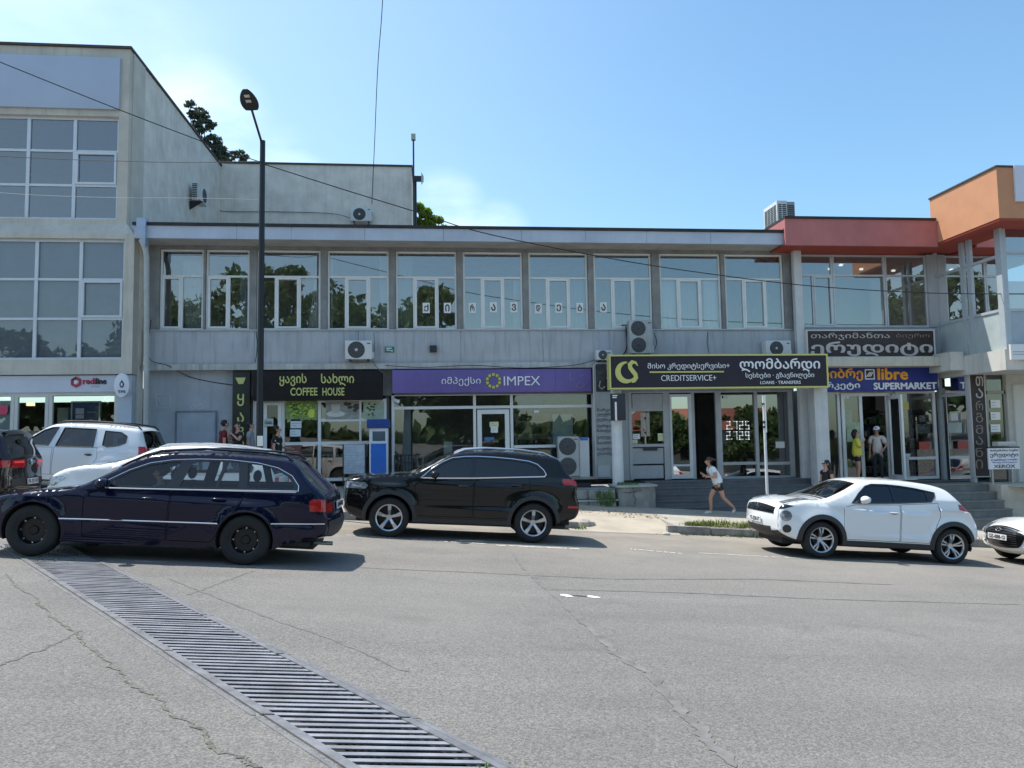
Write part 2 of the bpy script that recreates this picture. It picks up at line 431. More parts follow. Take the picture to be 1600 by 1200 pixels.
# ------------------------------------------------------------------ pavement with its kerb, driveway ramp, raised terrace
KY = 17.32
def pz(X, Y): return gz(X, KY)+.17+.034*(Y-KY)
pave_m = M('dusty_concrete_paving', (.36, .335, .285), .9, var=.2, scale=2.2, bump=.25, bscale=45, streak=.25, stcol=(.3, .27, .22))
kerb_m = M('old_kerb_concrete', (.24, .23, .215), .9, var=.3, scale=5, bump=.4, bscale=30)
dz_f = lambda X, Y: gz(X, Y)-.3
RX0, RX1 = at(905, 826, KY).x, at(1043, 828, KY).x
struct(MB().slab([(RX1+.25, KY+.16), (44, KY+.16), (44, 23.3), (RX1+.25, 23.3)], dz_f, pz), 'pavement', pave_m)
struct(MB().slab([(-40, KY+.16), (RX0-.25, KY+.16), (RX0-.25, 23.3), (-40, 23.3)], dz_f, pz), 'pavement', pave_m)
b = MB()
b.add([(RX0-.25, KY-.25, gz(RX0-.25, KY-.25)+.004), (RX1+.25, KY-.25, gz(RX1+.25, KY-.25)+.004), (RX1+.25, 19.0, pz(RX1+.25, 19.0)-.004), (RX0-.25, 19.0, pz(RX0-.25, 19.0)-.004),
       (RX1+.25, 23.3, pz(RX1+.25, 23.3)-.004), (RX0-.25, 23.3, pz(RX0-.25, 23.3)-.004)], [(0, 1, 2, 3), (3, 2, 4, 5)])
struct(b, 'driveway', M('dusty_driveway_concrete', (.38, .335, .27), .9, var=.16, scale=1.6, bump=.2, bscale=35))
def kerb_run(x0, x1):
    b = MB(); x = x0
    while x < x1:
        e = min(x1, x+1.0+random.uniform(-.05, .05)); j = random.uniform(-.012, .012); k = random.uniform(-.012, .012)
        b.slab([(x+.008, KY+j), (e-.008, KY+j), (e-.008, KY+.155+j), (x+.008, KY+.155+j)], lambda X, Y: gz(X, Y)-.2, lambda X, Y: pz(X, KY)+.008+k)
        x = e
    struct(b, 'kerb', kerb_m, bevel=.012)
kerb_run(RX1, 30); kerb_run(-30, RX0)

# ------------------------------------------------------------------ drain grating
def drain():
    dr = thing('drain_grating', 'long steel drain grating running obliquely across the road in the foreground', 'drain', (-2.3, 7.0, gz(-2.3, 7.0)))
    def pt(side, t, off=0):
        p = (DL0.lerp(DL1, t) if side == 0 else DR0.lerp(DR1, t)); return Vector((p.x+off, p.y))
    ch = MB()
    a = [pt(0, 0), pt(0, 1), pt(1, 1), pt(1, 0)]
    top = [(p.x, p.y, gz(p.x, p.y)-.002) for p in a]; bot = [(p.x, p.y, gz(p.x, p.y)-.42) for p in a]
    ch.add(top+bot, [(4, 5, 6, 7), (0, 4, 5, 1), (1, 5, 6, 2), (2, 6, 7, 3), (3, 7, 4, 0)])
    ch.build('channel', M('dark_channel_concrete', (.03, .03, .028), .9, var=.4), dr)  # channel coloured near black so the gaps between bars look black
    seams = [0, .135, .30, .46, .60, .75, .895, 1]
    ebar = M('worn_grate_steel', (.36, .36, .39), .36, metal=.4, var=.35, scale=3.5, streak=.35, stcol=(.20, .15, .11), bump=.1, bscale=30)
    rail = M('rail_steel', (.23, .23, .24), .45, metal=.45, var=.3, scale=6, bump=.15, bscale=40)
    fr = MB()
    for side in (0, 1):
        for k in range(len(seams)-1):
            t0, t1 = seams[k]+.0012, seams[k+1]-.0012; jx = random.uniform(-.008, .008)
            for o0, o1, z0, z1 in ((-.075, -.045, -.05, .004), (-.015, .06, -.06, .013)) if side == 0 else ((-.06, .0, -.06, .011), (.02, .06, -.05, .003)):
                q = [pt(side, t0, o0+jx), pt(side, t1, o0+jx), pt(side, t1, o1+jx), pt(side, t0, o1+jx)]
                fr.slab([(p.x, p.y) for p in q], lambda X, Y, z0=z0: gz(X, Y)+z0, lambda X, Y, z1=z1: gz(X, Y)+z1)
    fr.build('frame', rail, dr)
    nb = 108
    for k in range(len(seams)-1):
        b = MB()
        for i in range(nb):
            t = (i+.5)/nb
            if not seams[k] <= t < seams[k+1]: continue
            th = .0205/9.03
            l0, l1 = pt(0, t-th, .05), pt(0, t+th, .05); r0, r1 = pt(1, t-th, -.05), pt(1, t+th, -.05)
            tl = random.uniform(-.002, .002); sg = random.uniform(-.0015, .0015)
            q = [l1, r1, r0, l0]
            zs = [gz(p.x, p.y)+.004+sg for p in q]; zs[1] += tl; zs[2] += tl
            top = [(p.x, p.y, z) for p, z in zip(q, zs)]; bot = [(p.x, p.y, z-.007) for p, z in zip(q, zs)]
            b.add(top+bot, [(0, 1, 2, 3), (7, 6, 5, 4), (0, 4, 5, 1), (1, 5, 6, 2), (2, 6, 7, 3), (3, 7, 4, 0)])
        b.build('grate_panel', ebar, dr)
drain()

# ================================================================== WINDOWS
def window(parent, X0, X1, Z0, Z1, Y, splits=(), transom=None, sashes=(), fm=None, gm=None, fw=.055, dp=.07, name='window', hsplits=None):
    """framed window; splits = X of the mullions below the transom; sashes = indices of opening lights below it"""
    fm = fm or white_pvc; gm = gm or pane_m; b = MB()
    y0, y1 = Y, Y+dp
    b.box(X0, X0+fw, y0, y1, Z0, Z1); b.box(X1-fw, X1, y0, y1, Z0, Z1)
    b.box(X0+fw, X1-fw, y0, y1, Z0, Z0+fw); b.box(X0+fw, X1-fw, y0, y1, Z1-fw, Z1)
    top = Z1-fw
    if transom: b.box(X0+fw, X1-fw, y0, y1, transom-fw*.5, transom+fw*.5); top = transom-fw*.5
    xs = [X0+fw]
    for s in splits: b.box(s-fw*.5, s+fw*.5, y0, y1, Z0+fw, top); xs += [s-fw*.5, s+fw*.5]
    xs.append(X1-fw)
    for z in (hsplits or ()):
        for i in range(0, len(xs), 2): b.box(xs[i], xs[i+1], y0+.002, y1-.002, z-fw*.5, z+fw*.5)
    o = b.build(name, fm, parent)
    g = MB()
    gy = Y+dp*.55
    def pane(a, c, d, e): g.quad((a, gy, d), (c, gy, d), (c, gy, e), (a, gy, e))
    if transom: pane(X0+fw, X1-fw, transom+fw*.5, Z1-fw)
    sb = MB(); has = False
    for i in range(len(xs)//2):
        a, c = xs[2*i], xs[2*i+1]
        if i in sashes:
            has = True; s = .055; zz0, zz1 = Z0+fw, top
            sb.box(a, a+s, y0-.02, y1-.01, zz0, zz1); sb.box(c-s, c, y0-.02, y1-.01, zz0, zz1)
            sb.box(a+s, c-s, y0-.02, y1-.01, zz0, zz0+s); sb.box(a+s, c-s, y0-.02, y1-.01, zz1-s, zz1)
            pane(a+s, c-s, zz0+s, zz1-s)
        else: pane(a, c, Z0+fw, top)
    if has: sb.build('sash', fm, o)
    g.build('pane', gm, o)
    return o

# ================================================================== CENTRE BUILDING
YF = 22.8
cb = thing('shop_building', 'long two-storey grey shop building with a flat overhanging roof and ten upper windows', 'building', (1.5, 24, -1.4))
wall_paint = M('grey_blue_wall_paint', (.42, .44, .47), .8, var=.1, scale=1.3, bump=.12, bscale=18, streak=.8, stcol=(.25, .265, .285))
conc = M('grey_concrete', (.24, .24, .235), .85, var=.18, scale=3, bump=.2, bscale=25, streak=.4, stcol=(.13, .13, .12))
soffit_m = M('grey_soffit', (.38, .38, .36), .85, var=.2, scale=2)
XL, XR = -8.24, at(1238, 480, YF).x
zt = at(640, 392, YF).z; zs = at(640, 516.5, YF).z; ztr = at(665, 433, YF).z
zb1 = at(640, 568, YF).z; zb2 = at(640, 577, YF).z
bays = [(249, 318, [283], [0]), (321, 390, [357], [0]), (401, 501, [430, 468], [1]), (511, 608, [540, 577], [1]), (618, 714, [647, 684], [1]),
        (723, 817, [753, 787], [1]), (826, 919, [855, 890], [1]), (928, 1019, [957, 991], [1]), (1031, 1127, [1060, 1096], [1]), (1133, 1225, [1163, 1198], [1])]
bx = [(at(a, 455, YF).x, at(c, 455, YF).x) for a, c, *_ in bays]
edges = [XL]+[v for p in bx for v in p]+[XR]
for i in range(0, len(edges), 2):
    MB().box(edges[i], edges[i+1], YF-.03 if 0 < i < len(edges)-2 else YF, YF+.22, zs, zt).build('pillar', conc, cb)
MB().box(XL, XR, YF, YF+.25, zt, zt+.55).build('lintel', conc, cb)
wb = MB()
seams = [XL]+[at(p, 540, YF).x for p in (398, 560, 720, 848, 978, 1106)]+[XR]
for a, c in zip(seams[:-1], seams[1:]): wb.box(a+.004, c-.004, YF-.06, YF+.22, zb1, zs-.012)
wb.build('wall_panel', wall_paint, cb, bevel=.006)
MB().box(XL, XR, YF-.10, YF+.06, zs-.012, zs+.025).build('sill', M('metal_sill', (.42, .43, .44), .5, metal=.2, var=.15), cb)
MB().box(XL, XR, YF-.16, YF+.22, zb2, zb1).build('ledge', M('stained_ledge_paint', (.46, .46, .45), .8, var=.2, scale=2.5, streak=.7, stcol=(.2, .19, .17)), cb)
for (X0, X1), (a, c, sp, sa) in zip(bx, bays):
    window(cb, X0+.01, X1-.01, zs+.025, zt-.01, YF+.05, [at(p, 475, YF).x for p in sp], ztr, sa)
# roof and eaves
YE = 21.95
ez1, ez0 = at(640, 357, YE).z, at(640, 376, YE).z
XRoof = at(1228, 370, YE).x
fb = MB(); xs_ = [XL-.05]+[at(p, 366, YE).x for p in (370, 455, 570, 693, 815, 915, 1010, 1110)]+[XRoof]
for a, c in zip(xs_[:-1], xs_[1:]): fb.box(a+.004, c-.004, YE, YE+.06, ez0, ez1)
fb.build('fascia', M('pale_blue_fascia_sheet', (.46, .51, .60), .5, var=.12, scale=1.1, streak=.35, stcol=(.40, .41, .44)), cb)
MB().box(XL-.05, XRoof, YE+.06, YF+.3, ez0+.02, ez0+.10).build('soffit', soffit_m, cb)
rb = MB()
rb.box(XL-.08, XRoof+.02, YE-.05, 31.7, ez1+.005, ez1+.085)
rb.build('roof', M('bitumen_roofing', (.03, .03, .032), .8, var=.4, scale=2, bump=.3, bscale=10), cb)
# the rooms upstairs
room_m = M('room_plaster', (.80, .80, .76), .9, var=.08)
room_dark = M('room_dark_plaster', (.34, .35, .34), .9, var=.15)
ib = MB()
X0, X1, Y0, Y1, Z0, Z1 = XL+.05, XR, YF+.27, 27.5, zs-.35, zt+.12
ib.quad((X0, Y1, Z0), (X1, Y1, Z0), (X1, Y1, Z1), (X0, Y1, Z1)); ib.quad((X0, Y0, Z0), (X0, Y1, Z0), (X0, Y1, Z1), (X0, Y0, Z1)); ib.quad((X1, Y0, Z0), (X1, Y1, Z0), (X1, Y1, Z1), (X1, Y0, Z1))
ib.quad((X0, Y0, Z0), (X1, Y0, Z0), (X1, Y1, Z0), (X0, Y1, Z0)); ib.quad((X0, Y0, Z1), (X1, Y0, Z1), (X1, Y1, Z1), (X0, Y1, Z1))
for p in (508, 720, 1024): x = at(p, 450, YF).x; ib.box(x-.05, x+.05, Y0, Y1, Z0, Z1)
ib.build('interior', room_m, cb)
# curtains upstairs
def curtain(p0, p1, ztop, zbot, Y, m, label, group='curtains in the upper windows', amp=.03, taper=None):
    X0, X1 = at(p0, 470, Y).x, at(p1, 470, Y).x; rows = []
    for j in range(9):
        t = j/8; row = []
        for i in range(41):
            s = i/40; x = X0+(X1-X0)*s
            if taper: x = taper(x, t, X0, X1)
            row.append((x, Y+.02+amp*math.sin(s*(X1-X0)*46+.6*math.sin(t*3)), ztop+(zbot-ztop)*t))
        rows.append(row)
    return solo(MB().grid(rows), 'curtain', m, label, 'curtain', group, smooth=True, angle=80)
cur_l = M('pale_grey_curtain', (.42, .46, .48), .85, var=.06); cur_g = M('green_grey_curtain', (.33, .38, .36), .85, var=.08); cur_w = M('white_lace_curtain', (.66, .68, .70), .85, var=.05)
curtain(285, 316, ztr+.5, zs+.03, YF+.2, cur_l, 'pale grey curtain in the first upper window, right beside the corner')
curtain(374, 389, zt-.05, zs+.03, YF+.2, cur_l, 'narrow pale grey curtain in the second upper window from the left')
curtain(484, 500, zt-.05, zs+.03, YF+.2, cur_w, 'white lace curtain sweeping outward in the window behind the lamp post', taper=lambda x, t, a, c: c-(c-x)*(.25+.9*t))
curtain(619, 645, zt-.03, zs+.03, YF+.2, cur_g, 'pleated green-grey curtain drawn across the left light of a window')
curtain(513, 520, zt-.03, zs+.03, YF+.2, cur_w, 'thin white curtain at the left edge of the fourth upper window')
curtain(593, 606, zt-.03, zs+.03, YF+.2, cur_l, 'pale curtain at the right edge of the fourth upper window')
curtain(803, 812, ztr, zs+.03, YF+.22, cur_w, 'narrow white curtain behind the rental letters near a pillar')
curtain(893, 917, ztr, zs+.03, YF+.22, cur_l, 'pale curtain behind the lettered sheet with the round letter')
curtain(1033, 1056, ztr, zs+.03, YF+.2, cur_w, 'white net curtain in the left light of the ninth upper window', amp=.015)
curtain(1064, 1092, ztr, zs+.03, YF+.2, cur_l, 'pale net curtain behind the middle sash of the ninth upper window', amp=.015)
curtain(1100, 1124, ztr, zs+.03, YF+.2, cur_w, 'white net curtain in the right light of the ninth upper window', amp=.015)
curtain(1216, 1224, zt-.03, zs+.03, YF+.2, M('dark_curtain', (.06, .065, .07), .85), 'dark curtain at the right edge of the last upper window', amp=.02)

# the nine letter sheets in the upper windows
for ch, px, py, tl in [('ქ', 666, 481, 'first'), ('ი', 699, 481, 'second'), ('რ', 738, 481, 'third'), ('ა', 771, 480, 'fourth'), ('ვ', 803, 480, 'fifth'), ('დ', 841, 482, 'sixth'), ('ე', 873, 481, 'seventh'), ('ბ', 906, 481, 'eighth'), ('ა', 943, 480, 'ninth')]:
    Yp = YF+.06; p = at(px, py, Yp); hw, hh = .105, .155
    tw = random.uniform(-.06, .06); b = MB()
    b.box(p.x-hw, p.x+hw, Yp+.012, Yp+.016, p.z-hh, p.z+hh)
    o = solo(b, 'letter_sheet', paper, f'white paper sheet with a black Georgian letter, {tl} from the left in the upper windows', 'paper sheet', 'letter sheets in the upper windows')
    text(ch, p.x-.062, p.x+.062, p.z-.10, p.z+.10, Yp+.008, M('black_print', (.012, .012, .014), .7), o, 'letter', bold=.035, ext=.003)

# ground floor of the centre building ------------------------------------------------
YG = 22.95
zfl = -1.55
gw = MB()
xw0, xw1 = XL, at(389, 650, YG).x
gw.box(xw0, xw1, YG-.02, YG+.25, zfl-.4, zb2)
gw.build('ground_floor_wall', M('ground_floor_wall_paint', (.38, .405, .445), .85, var=.12, scale=1.5, bump=.15, bscale=18, streak=.55, stcol=(.28, .29, .30)), cb)
X0, X1, Z0, Z1 = rect(276, 644, 336, 716, YG-.05)
db = MB(); db.box(X0, X1, YG-.06, YG-.018, zfl, Z1); o = db.build('metal_door', M('grey_door_paint', (.33, .37, .42), .6, var=.1, streak=.3), cb)
db = MB(); t = .04
db.box(X0-t, X0, YG-.08, YG-.015, zfl, Z1+t); db.box(X1, X1+t, YG-.08, YG-.015, zfl, Z1+t); db.box(X0, X1, YG-.08, YG-.015, Z1, Z1+t); db.build('frame', M('door_frame_paint', (.16, .19, .23), .6, var=.2), o)
MB().cyl((X1-.12, YG-.06, -.35), (X1-.12, YG-.12, -.35), .02).box(X1-.20, X1-.10, YG-.13, YG-.115, -.36, -.34).build('handle', dark_metal, o)
# chalk marks on the wall
ck = M('chalk_white', (.62, .64, .66), .9); b = MB()
for pl in ([(243, 616), (265, 616), (266, 637), (245, 638), (243, 616)], [(247, 622), (252, 632), (260, 619)], [(297, 634), (299, 639), (306, 637), (311, 640), (318, 637)], [(300, 632), (308, 635), (316, 632)]):
    MB().tube([tuple(at(*p, YG-.028)) for p in pl], .012, 5).build('chalk_drawing', ck, cb)
# partitions, lintel wall above the shopfronts, floors and dark shop rooms
hb = MB(); hb.box(xw1, XR, YG, YG+.25, at(700, 617, YG).z, zb2); hb.build('shopfront_lintel', conc, cb)
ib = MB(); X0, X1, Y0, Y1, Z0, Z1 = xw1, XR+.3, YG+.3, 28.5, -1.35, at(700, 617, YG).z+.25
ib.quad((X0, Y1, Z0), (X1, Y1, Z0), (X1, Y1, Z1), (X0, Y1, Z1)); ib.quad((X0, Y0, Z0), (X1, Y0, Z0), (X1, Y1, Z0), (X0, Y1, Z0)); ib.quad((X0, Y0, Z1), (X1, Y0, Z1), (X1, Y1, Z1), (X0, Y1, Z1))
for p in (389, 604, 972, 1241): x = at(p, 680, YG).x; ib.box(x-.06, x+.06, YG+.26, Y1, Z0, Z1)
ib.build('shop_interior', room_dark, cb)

def frame_grid(X0, X1, Z0, Z1, Y, xs, zs_, fw=.06, dp=.08, b=None):
    """shopfront frame: full-height posts at xs, rails (z, x0, x1) in zs_"""
    b = b or MB()
    b.box(X0, X0+fw, Y, Y+dp, Z0, Z1); b.box(X1-fw, X1, Y, Y+dp, Z0, Z1)
    b.box(X0+fw, X1-fw, Y+.002, Y+dp-.002, Z1-fw, Z1); b.box(X0+fw, X1-fw, Y+.002, Y+dp-.002, Z0, Z0+fw)
    for x in xs: b.box(x-fw/2, x+fw/2, Y, Y+dp, Z0+fw, Z1-fw)
    for z, a, c in zs_: b.box(a, c, Y+.003, Y+dp-.003, z-fw/2, z+fw/2)
    return b
def gpane(parent, X0, X1, Z0, Z1, Y, m=None, name='pane'):
    return MB().quad((X0, Y, Z0), (X1, Y, Z0), (X1, Y, Z1), (X0, Y, Z1)).build(name, m or shop_glass, parent)
PX = lambda p, y=680, Y=YG: at(p, y, Y).x
PZ = lambda q, x=800, Y=YG: at(x, q, Y).z

# --- coffee shop front
cz1, cz0 = PZ(624, 500), PZ(752, 500)
cf = frame_grid(PX(395), PX(604), cz0, cz1, YG, [PX(p) for p in (442, 499)], [(PZ(692, 540), PX(445), PX(601)), (PZ(656, 540), PX(501), PX(601))], .09).build('coffee_shopfront', white_pvc, cb)
b = MB()
b.quad((PX(444), YG+.05, cz0), (PX(602), YG+.05, cz0), (PX(602), YG+.05, cz1), (PX(444), YG+.05, cz1)); b.build('pane', shop_glass, cf)
b = MB(); b.box(PX(563)-.03, PX(563)+.03, YG-.004, YG+.07, PZ(690, 560), cz1-.09); b.build('mullion', white_pvc, cf)
# door ajar: dark opening with a door leaf
b = MB(); X0, X1 = PX(412), PX(440)
b.box(X0, X0+.1, YG-.05, YG+.0, cz0+.02, PZ(629, 425)); b.box(X1-.1, X1, YG-.05, YG+.0, cz0+.02, PZ(629, 425)); b.box(X0+.1, X1-.1, YG-.05, YG, PZ(633, 425), PZ(629, 425))
dr_ = b.build('door', white_pvc, cf)
b = MB(); b.quad((X0+.1, YG-.02, cz0), (X1-.1, YG-.02, cz0), (X1-.1, YG-.02, PZ(633, 425)), (X0+.1, YG-.02, PZ(633, 425))); b.build('door_pane', glass('dark_door_glass', (.10, .11, .12), .04), cf)
# printed posters behind the glass
def poster(p, name, mats, fn, label, cat='poster', Y=YG-.012):
    X0, X1, Z0, Z1 = rect(*p, Y); b = MB(); b.box(X0, X1, Y, Y+.008, Z0, Z1)
    o = solo(b, name, mats[0], label, cat); fn(o, X0, X1, Z0, Z1, Y-.004, mats); return o
grn = M('green_print', (.20, .30, .09), .6, var=.5, scale=9); grn2 = M('lime_print', (.50, .62, .06), .6, var=.4, scale=12); leafd = M('dark_leaf_print', (.03, .09, .015), .6, var=.4, scale=14)
def blot(b, c, rx, rz, Y, n=9): b.add([(c[0]+rx*math.cos(2*math.pi*i/n)*random.uniform(.8, 1.1), Y, c[1]+rz*math.sin(2*math.pi*i/n)*random.uniform(.8, 1.1)) for i in range(n)], [tuple(range(n))])
def fn_green(o, X0, X1, Z0, Z1, Y, ms):
    for m, k, y in ((leafd, 26, Y), (grn2, 40, Y-.002)):
        b = MB()
        for i in range(k):
            c = (X0+(X1-X0)*random.uniform(.12, .9), Z0+(Z1-Z0)*random.uniform(.2, .85)); blot(b, c, random.uniform(.02, .05), random.uniform(.015, .04), y-.0002*i)
        b.build('leaf_print', m, o)
    b = MB(); c = (X0+(X1-X0)*.82, Z0+(Z1-Z0)*.3); blot(b, c, .10, .16, Y-.012); b.build('lime_slice', M('lemon_print', (.62, .72, .10), .6), o)
poster((446, 626, 496, 655), 'window_poster', [grn], fn_green, 'green poster of leaves and lime in the coffee shop window')
greyp = M('grey_photo_print', (.30, .31, .29), .6, var=.35, scale=7)
def fn_cup(o, X0, X1, Z0, Z1, Y, ms):
    b = MB(); cx, cz = X0+(X1-X0)*.3, Z0+(Z1-Z0)*.3
    b.add([(cx+.27*math.cos(t), Y, cz+.09*math.sin(t)) for t in [i*.3 for i in range(21)]], [tuple(range(21))]); b.build('saucer_print', M('saucer_print', (.62, .63, .6), .5), o)
    b = MB(); b.add([(cx-.14, Y-.002, cz+.28), (cx-.10, Y-.002, cz+.02), (cx+.10, Y-.002, cz+.02), (cx+.14, Y-.002, cz+.28)], [(0, 1, 2, 3)]); b.build('cup_print', M('cup_print', (.5, .51, .48), .5), o)
    b = MB()
    for i in range(9): blot(b, (X0+(X1-X0)*random.uniform(.6, .95), Z0+(Z1-Z0)*random.uniform(.4, .9)), .08, .05, Y-.001-.0002*i)
    b.build('shadow_print', M('dark_photo_print', (.06, .055, .045), .6, var=.4, scale=10), o)
poster((509, 627, 561, 655), 'window_poster', [greyp], fn_cup, 'grey poster with a coffee cup on a saucer in the shop window')
def fn_sprig(o, X0, X1, Z0, Z1, Y, ms):
    b = MB()
    for i in range(14): blot(b, (X0+(X1-X0)*random.uniform(.15, .55), Z0+(Z1-Z0)*random.uniform(.1, .9)), .035, .03, Y-.0002*i)
    b.build('leaf_print', leafd, o)
    b = MB(); b.tube([(X0+(X1-X0)*.5, Y, Z0+.1), (X0+(X1-X0)*.75, Y, Z1-.05)], .012); b.build('straw_print', M('straw_print', (.5, .55, .5), .6), o)
poster((568, 627, 600, 655), 'window_poster', [M('pale_green_print', (.40, .47, .36), .6, var=.25, scale=5)], fn_sprig, 'pale green poster with a sprig of leaves above the blue kiosk')
def fn_lines(o, X0, X1, Z0, Z1, Y, ms):
    b = MB(); k = max(3, int((Z1-Z0)/.07))
    for i in range(1, k): b.box(X0+.03, X0+(X1-X0)*random.uniform(.45, .9), Y, Y+.002, Z0+(Z1-Z0)*i/k-.008, Z0+(Z1-Z0)*i/k+.008)
    b.build('printed_lines', M('pale_print', (.35, .38, .42), .7), o)
poster((454, 658, 471, 669), 'paper_notice', [M('pale_blue_paper', (.62, .72, .76), .7)], fn_lines, 'pale blue paper notice, the upper of two in the coffee shop window', 'notice')
poster((453, 671, 470, 682), 'paper_notice', [MATS['pale_blue_paper']], fn_lines, 'pale blue paper notice, the lower of two in the coffee shop window', 'notice')
def fn_open(o, X0, X1, Z0, Z1, Y, ms): text('Dhlab', X0+.05, X1-.03, Z0+.06, Z1-.06, Y, M('teal_print', (.03, .10, .12), .6), o)
poster((411, 654, 427, 666), 'door_sign', [M('grey_sign_card', (.50, .53, .52), .6)], fn_open, 'small grey sign with dark letters hung on the coffee shop door', 'sign', Y=YG-.09)
# --- signs of the coffee shop
sign_black = M('black_sign_vinyl', (.012, .009, .010), .45, spec=.25, var=.3, scale=3); yel = M('pale_yellow_letters', (.56, .58, .20), .45, emit=0)
YS = 22.55
X0, X1, Z0, Z1 = rect(395, 580, 597, 625, YS)
o = solo(MB().box(X0, X1, YS, YG-.01, Z0, Z1), 'shop_sign', sign_black, 'wide black coffee house sign with yellow Georgian and Latin letters', 'sign', bevel=.008)
R = lambda a, b_, c, d, Y: rect(a, b_, c, d, Y)
x0, x1, z0, z1 = R(437, 584, 479, 603, YS); text('ყავის', x0, x1, z0, z1, YS, yel, o, bold=.03, ext=.02)
x0, x1, z0, z1 = R(502, 584, 553, 603, YS); text('სახლი', x0, x1, z0, z1, YS, yel, o, bold=.03, ext=.02)
x0, x1, z0, z1 = R(454, 606, 496, 618, YS); text('COFFEE', x0, x1, z0, z1, YS, yel, o, bold=.03, ext=.02)
x0, x1, z0, z1 = R(504, 606, 538, 618, YS); text('HOUSE', x0, x1, z0, z1, YS, yel, o, bold=.03, ext=.02)
X0, X1, Z0, Z1 = rect(363, 579, 390, 697, YS+.2)
o = solo(MB().box(X0, X1, YS+.2, YG-.025, Z0, Z1), 'shop_sign', M('black_green_vinyl', (.014, .018, .012), .4, var=.3, scale=3), 'tall narrow black sign with a yellow cup and stacked Georgian letters', 'sign', bevel=.008)
for ch, q0, q1 in (('ყ', 616, 634), ('ა', 645, 660), ('ვ', 667, 683), ('ა', 686, 697)):
    x0, x1, z0, z1 = R(371, q0, 381, q1, YS+.2); text(ch, x0, x1, z0, z1, YS+.2, yel, o, bold=.03, ext=.015)
x0, x1, z0, z1 = R(369, 590, 384, 600, YS+.2); cx = (x0+x1)/2
MB().prism([(x0+.07, z0), (x1-.07, z0), (x1, z1), (x0-.02, z1), (x0, z1-.04)], YS+.18, YS+.199).build('cup_emblem', yel, o)

# --- purple shop
purple = M('purple_sign_vinyl', (.135, .098, .31), .45, var=.16, scale=.9, streak=.3, stcol=(.20, .15, .38))
X0, X1, Z0, Z1 = rect(613, 577, 924, 613, YS)
o = solo(MB().box(X0, X1, YS, YG-.01, Z0, Z1), 'shop_sign', purple, 'long purple shop sign with white lettering and a yellow ring emblem', 'sign', bevel=.01)
b = MB()
for p in (706, 812, 868): x = at(p, 595, YS).x; b.box(x-.004, x+.004, YS-.0025, YS+.001, Z0+.01, Z1-.01)
b.build('panel_seams', M('purple_seam', (.05, .03, .16), .6), o)
wl = M('white_sign_letters', (.78, .79, .82), .4)
x0, x1, z0, z1 = R(690, 589, 751, 603, YS); text('იმპექსი', x0, x1, z0, z1, YS, wl, o, bold=.0, ext=.025)
x0, x1, z0, z1 = R(787, 588, 844, 602, YS); text('IMPEX', x0, x1, z0, z1, YS, wl, o, bold=.0, ext=.025)
c = at(771, 595, YS); b = MB()
for i in range(10):
    t0 = 2*math.pi*(i+.15)/10; t1 = 2*math.pi*(i+.85)/10
    b.prism([(c.x+r*math.cos(t), c.z+r*math.sin(t)) for r, t in ((.15, t0), (.23, t0), (.23, t1), (.15, t1))], YS-.02, YS-.001)
b.build('ring_emblem', M('yellow_ring', (.56, .52, .12), .45), o)
b = MB(); b.lathe([(.14, 0), (.235, 0), (.235, .006), (.14, .006)], (c.x, YS-.008, c.z), 'Y', 30, False); b.build('ring_base', M('dark_olive_ring', (.10, .10, .03), .5), o)
b = MB()
for pl in ([(891, 582), (891, 596), (897, 592)], [(899, 603), (906, 596), (914, 601), (907, 607), (899, 603)], [(905, 585), (909, 588), (913, 584)]):
    b.tube([tuple(at(*p, YS-.003)) for p in pl], .008, 4)
b.build('scratches', M('pale_scratch', (.30, .27, .42), .7), o)
iz1, iz0 = PZ(613, 770), PZ(752, 770)
xa, xb_ = PX(612), PX(930)
im = frame_grid(xa, xb_, iz0, iz1, YG, [PX(742), PX(800)], [(PZ(636, 770), xa+.08, xb_-.08), (PZ(697, 860), PX(803), PX(868))], .085).build('purple_shopfront', white_pvc, cb)
b = MB(); b.quad((xa, YG+.05, iz0), (xb_, YG+.05, iz0), (xb_, YG+.05, iz1), (xa, YG+.05, iz1)); b.build('pane', shop_glass, im)
b = MB(); X0, X1 = PX(746), PX(796); zt_ = PZ(640, 770)
b.box(X0, X0+.13, YG-.04, YG+.03, iz0+.02, zt_); b.box(X1-.13, X1, YG-.04, YG+.03, iz0+.02, zt_); b.box(X0+.13, X1-.13, YG-.04, YG+.03, zt_-.13, zt_); b.box(X0+.13, X1-.13, YG-.04, YG+.03, iz0+.02, iz0+.25)
dr_ = b.build('door', white_pvc, im)
poster((765, 659, 779, 667), 'paper_notice', [M('cream_paper', (.66, .68, .40), .7)], fn_lines, 'yellowish notice taped on the glass door of the purple shop', 'notice', Y=YG-.01)
poster((767, 667, 778, 676), 'paper_notice', [paper], fn_lines, 'white notice taped below a yellowish one on the glass door', 'notice', Y=YG-.012)
# things inside the purple shop: counter, pale board, window stickers
solo(MB().box(PX(694), PX(708), 24.2, 24.6, -1.35, PZ(690, 700)), 'counter', M('pale_counter', (.60, .62, .62), .5), 'white counter end standing inside the purple shop', 'counter', bevel=.01)
curtain_g = M('dark_shop_drape', (.10, .12, .13), .9, var=.2)
solo(MB().box(PX(628), PX(641), 23.5, 23.55, iz0+.1, PZ(640, 640)), 'panel_blind', M('pale_vertical_blind', (.36, .42, .45), .7), 'pale vertical blind inside the left end of the purple shop', 'blind')
solo(MB().box(PX(872), PX(905), 24.0, 24.1, -.2, PZ(645, 890)), 'display_board', M('pale_teal_board', (.45, .58, .60), .5), 'pale teal board behind the right window of the purple shop', 'board')

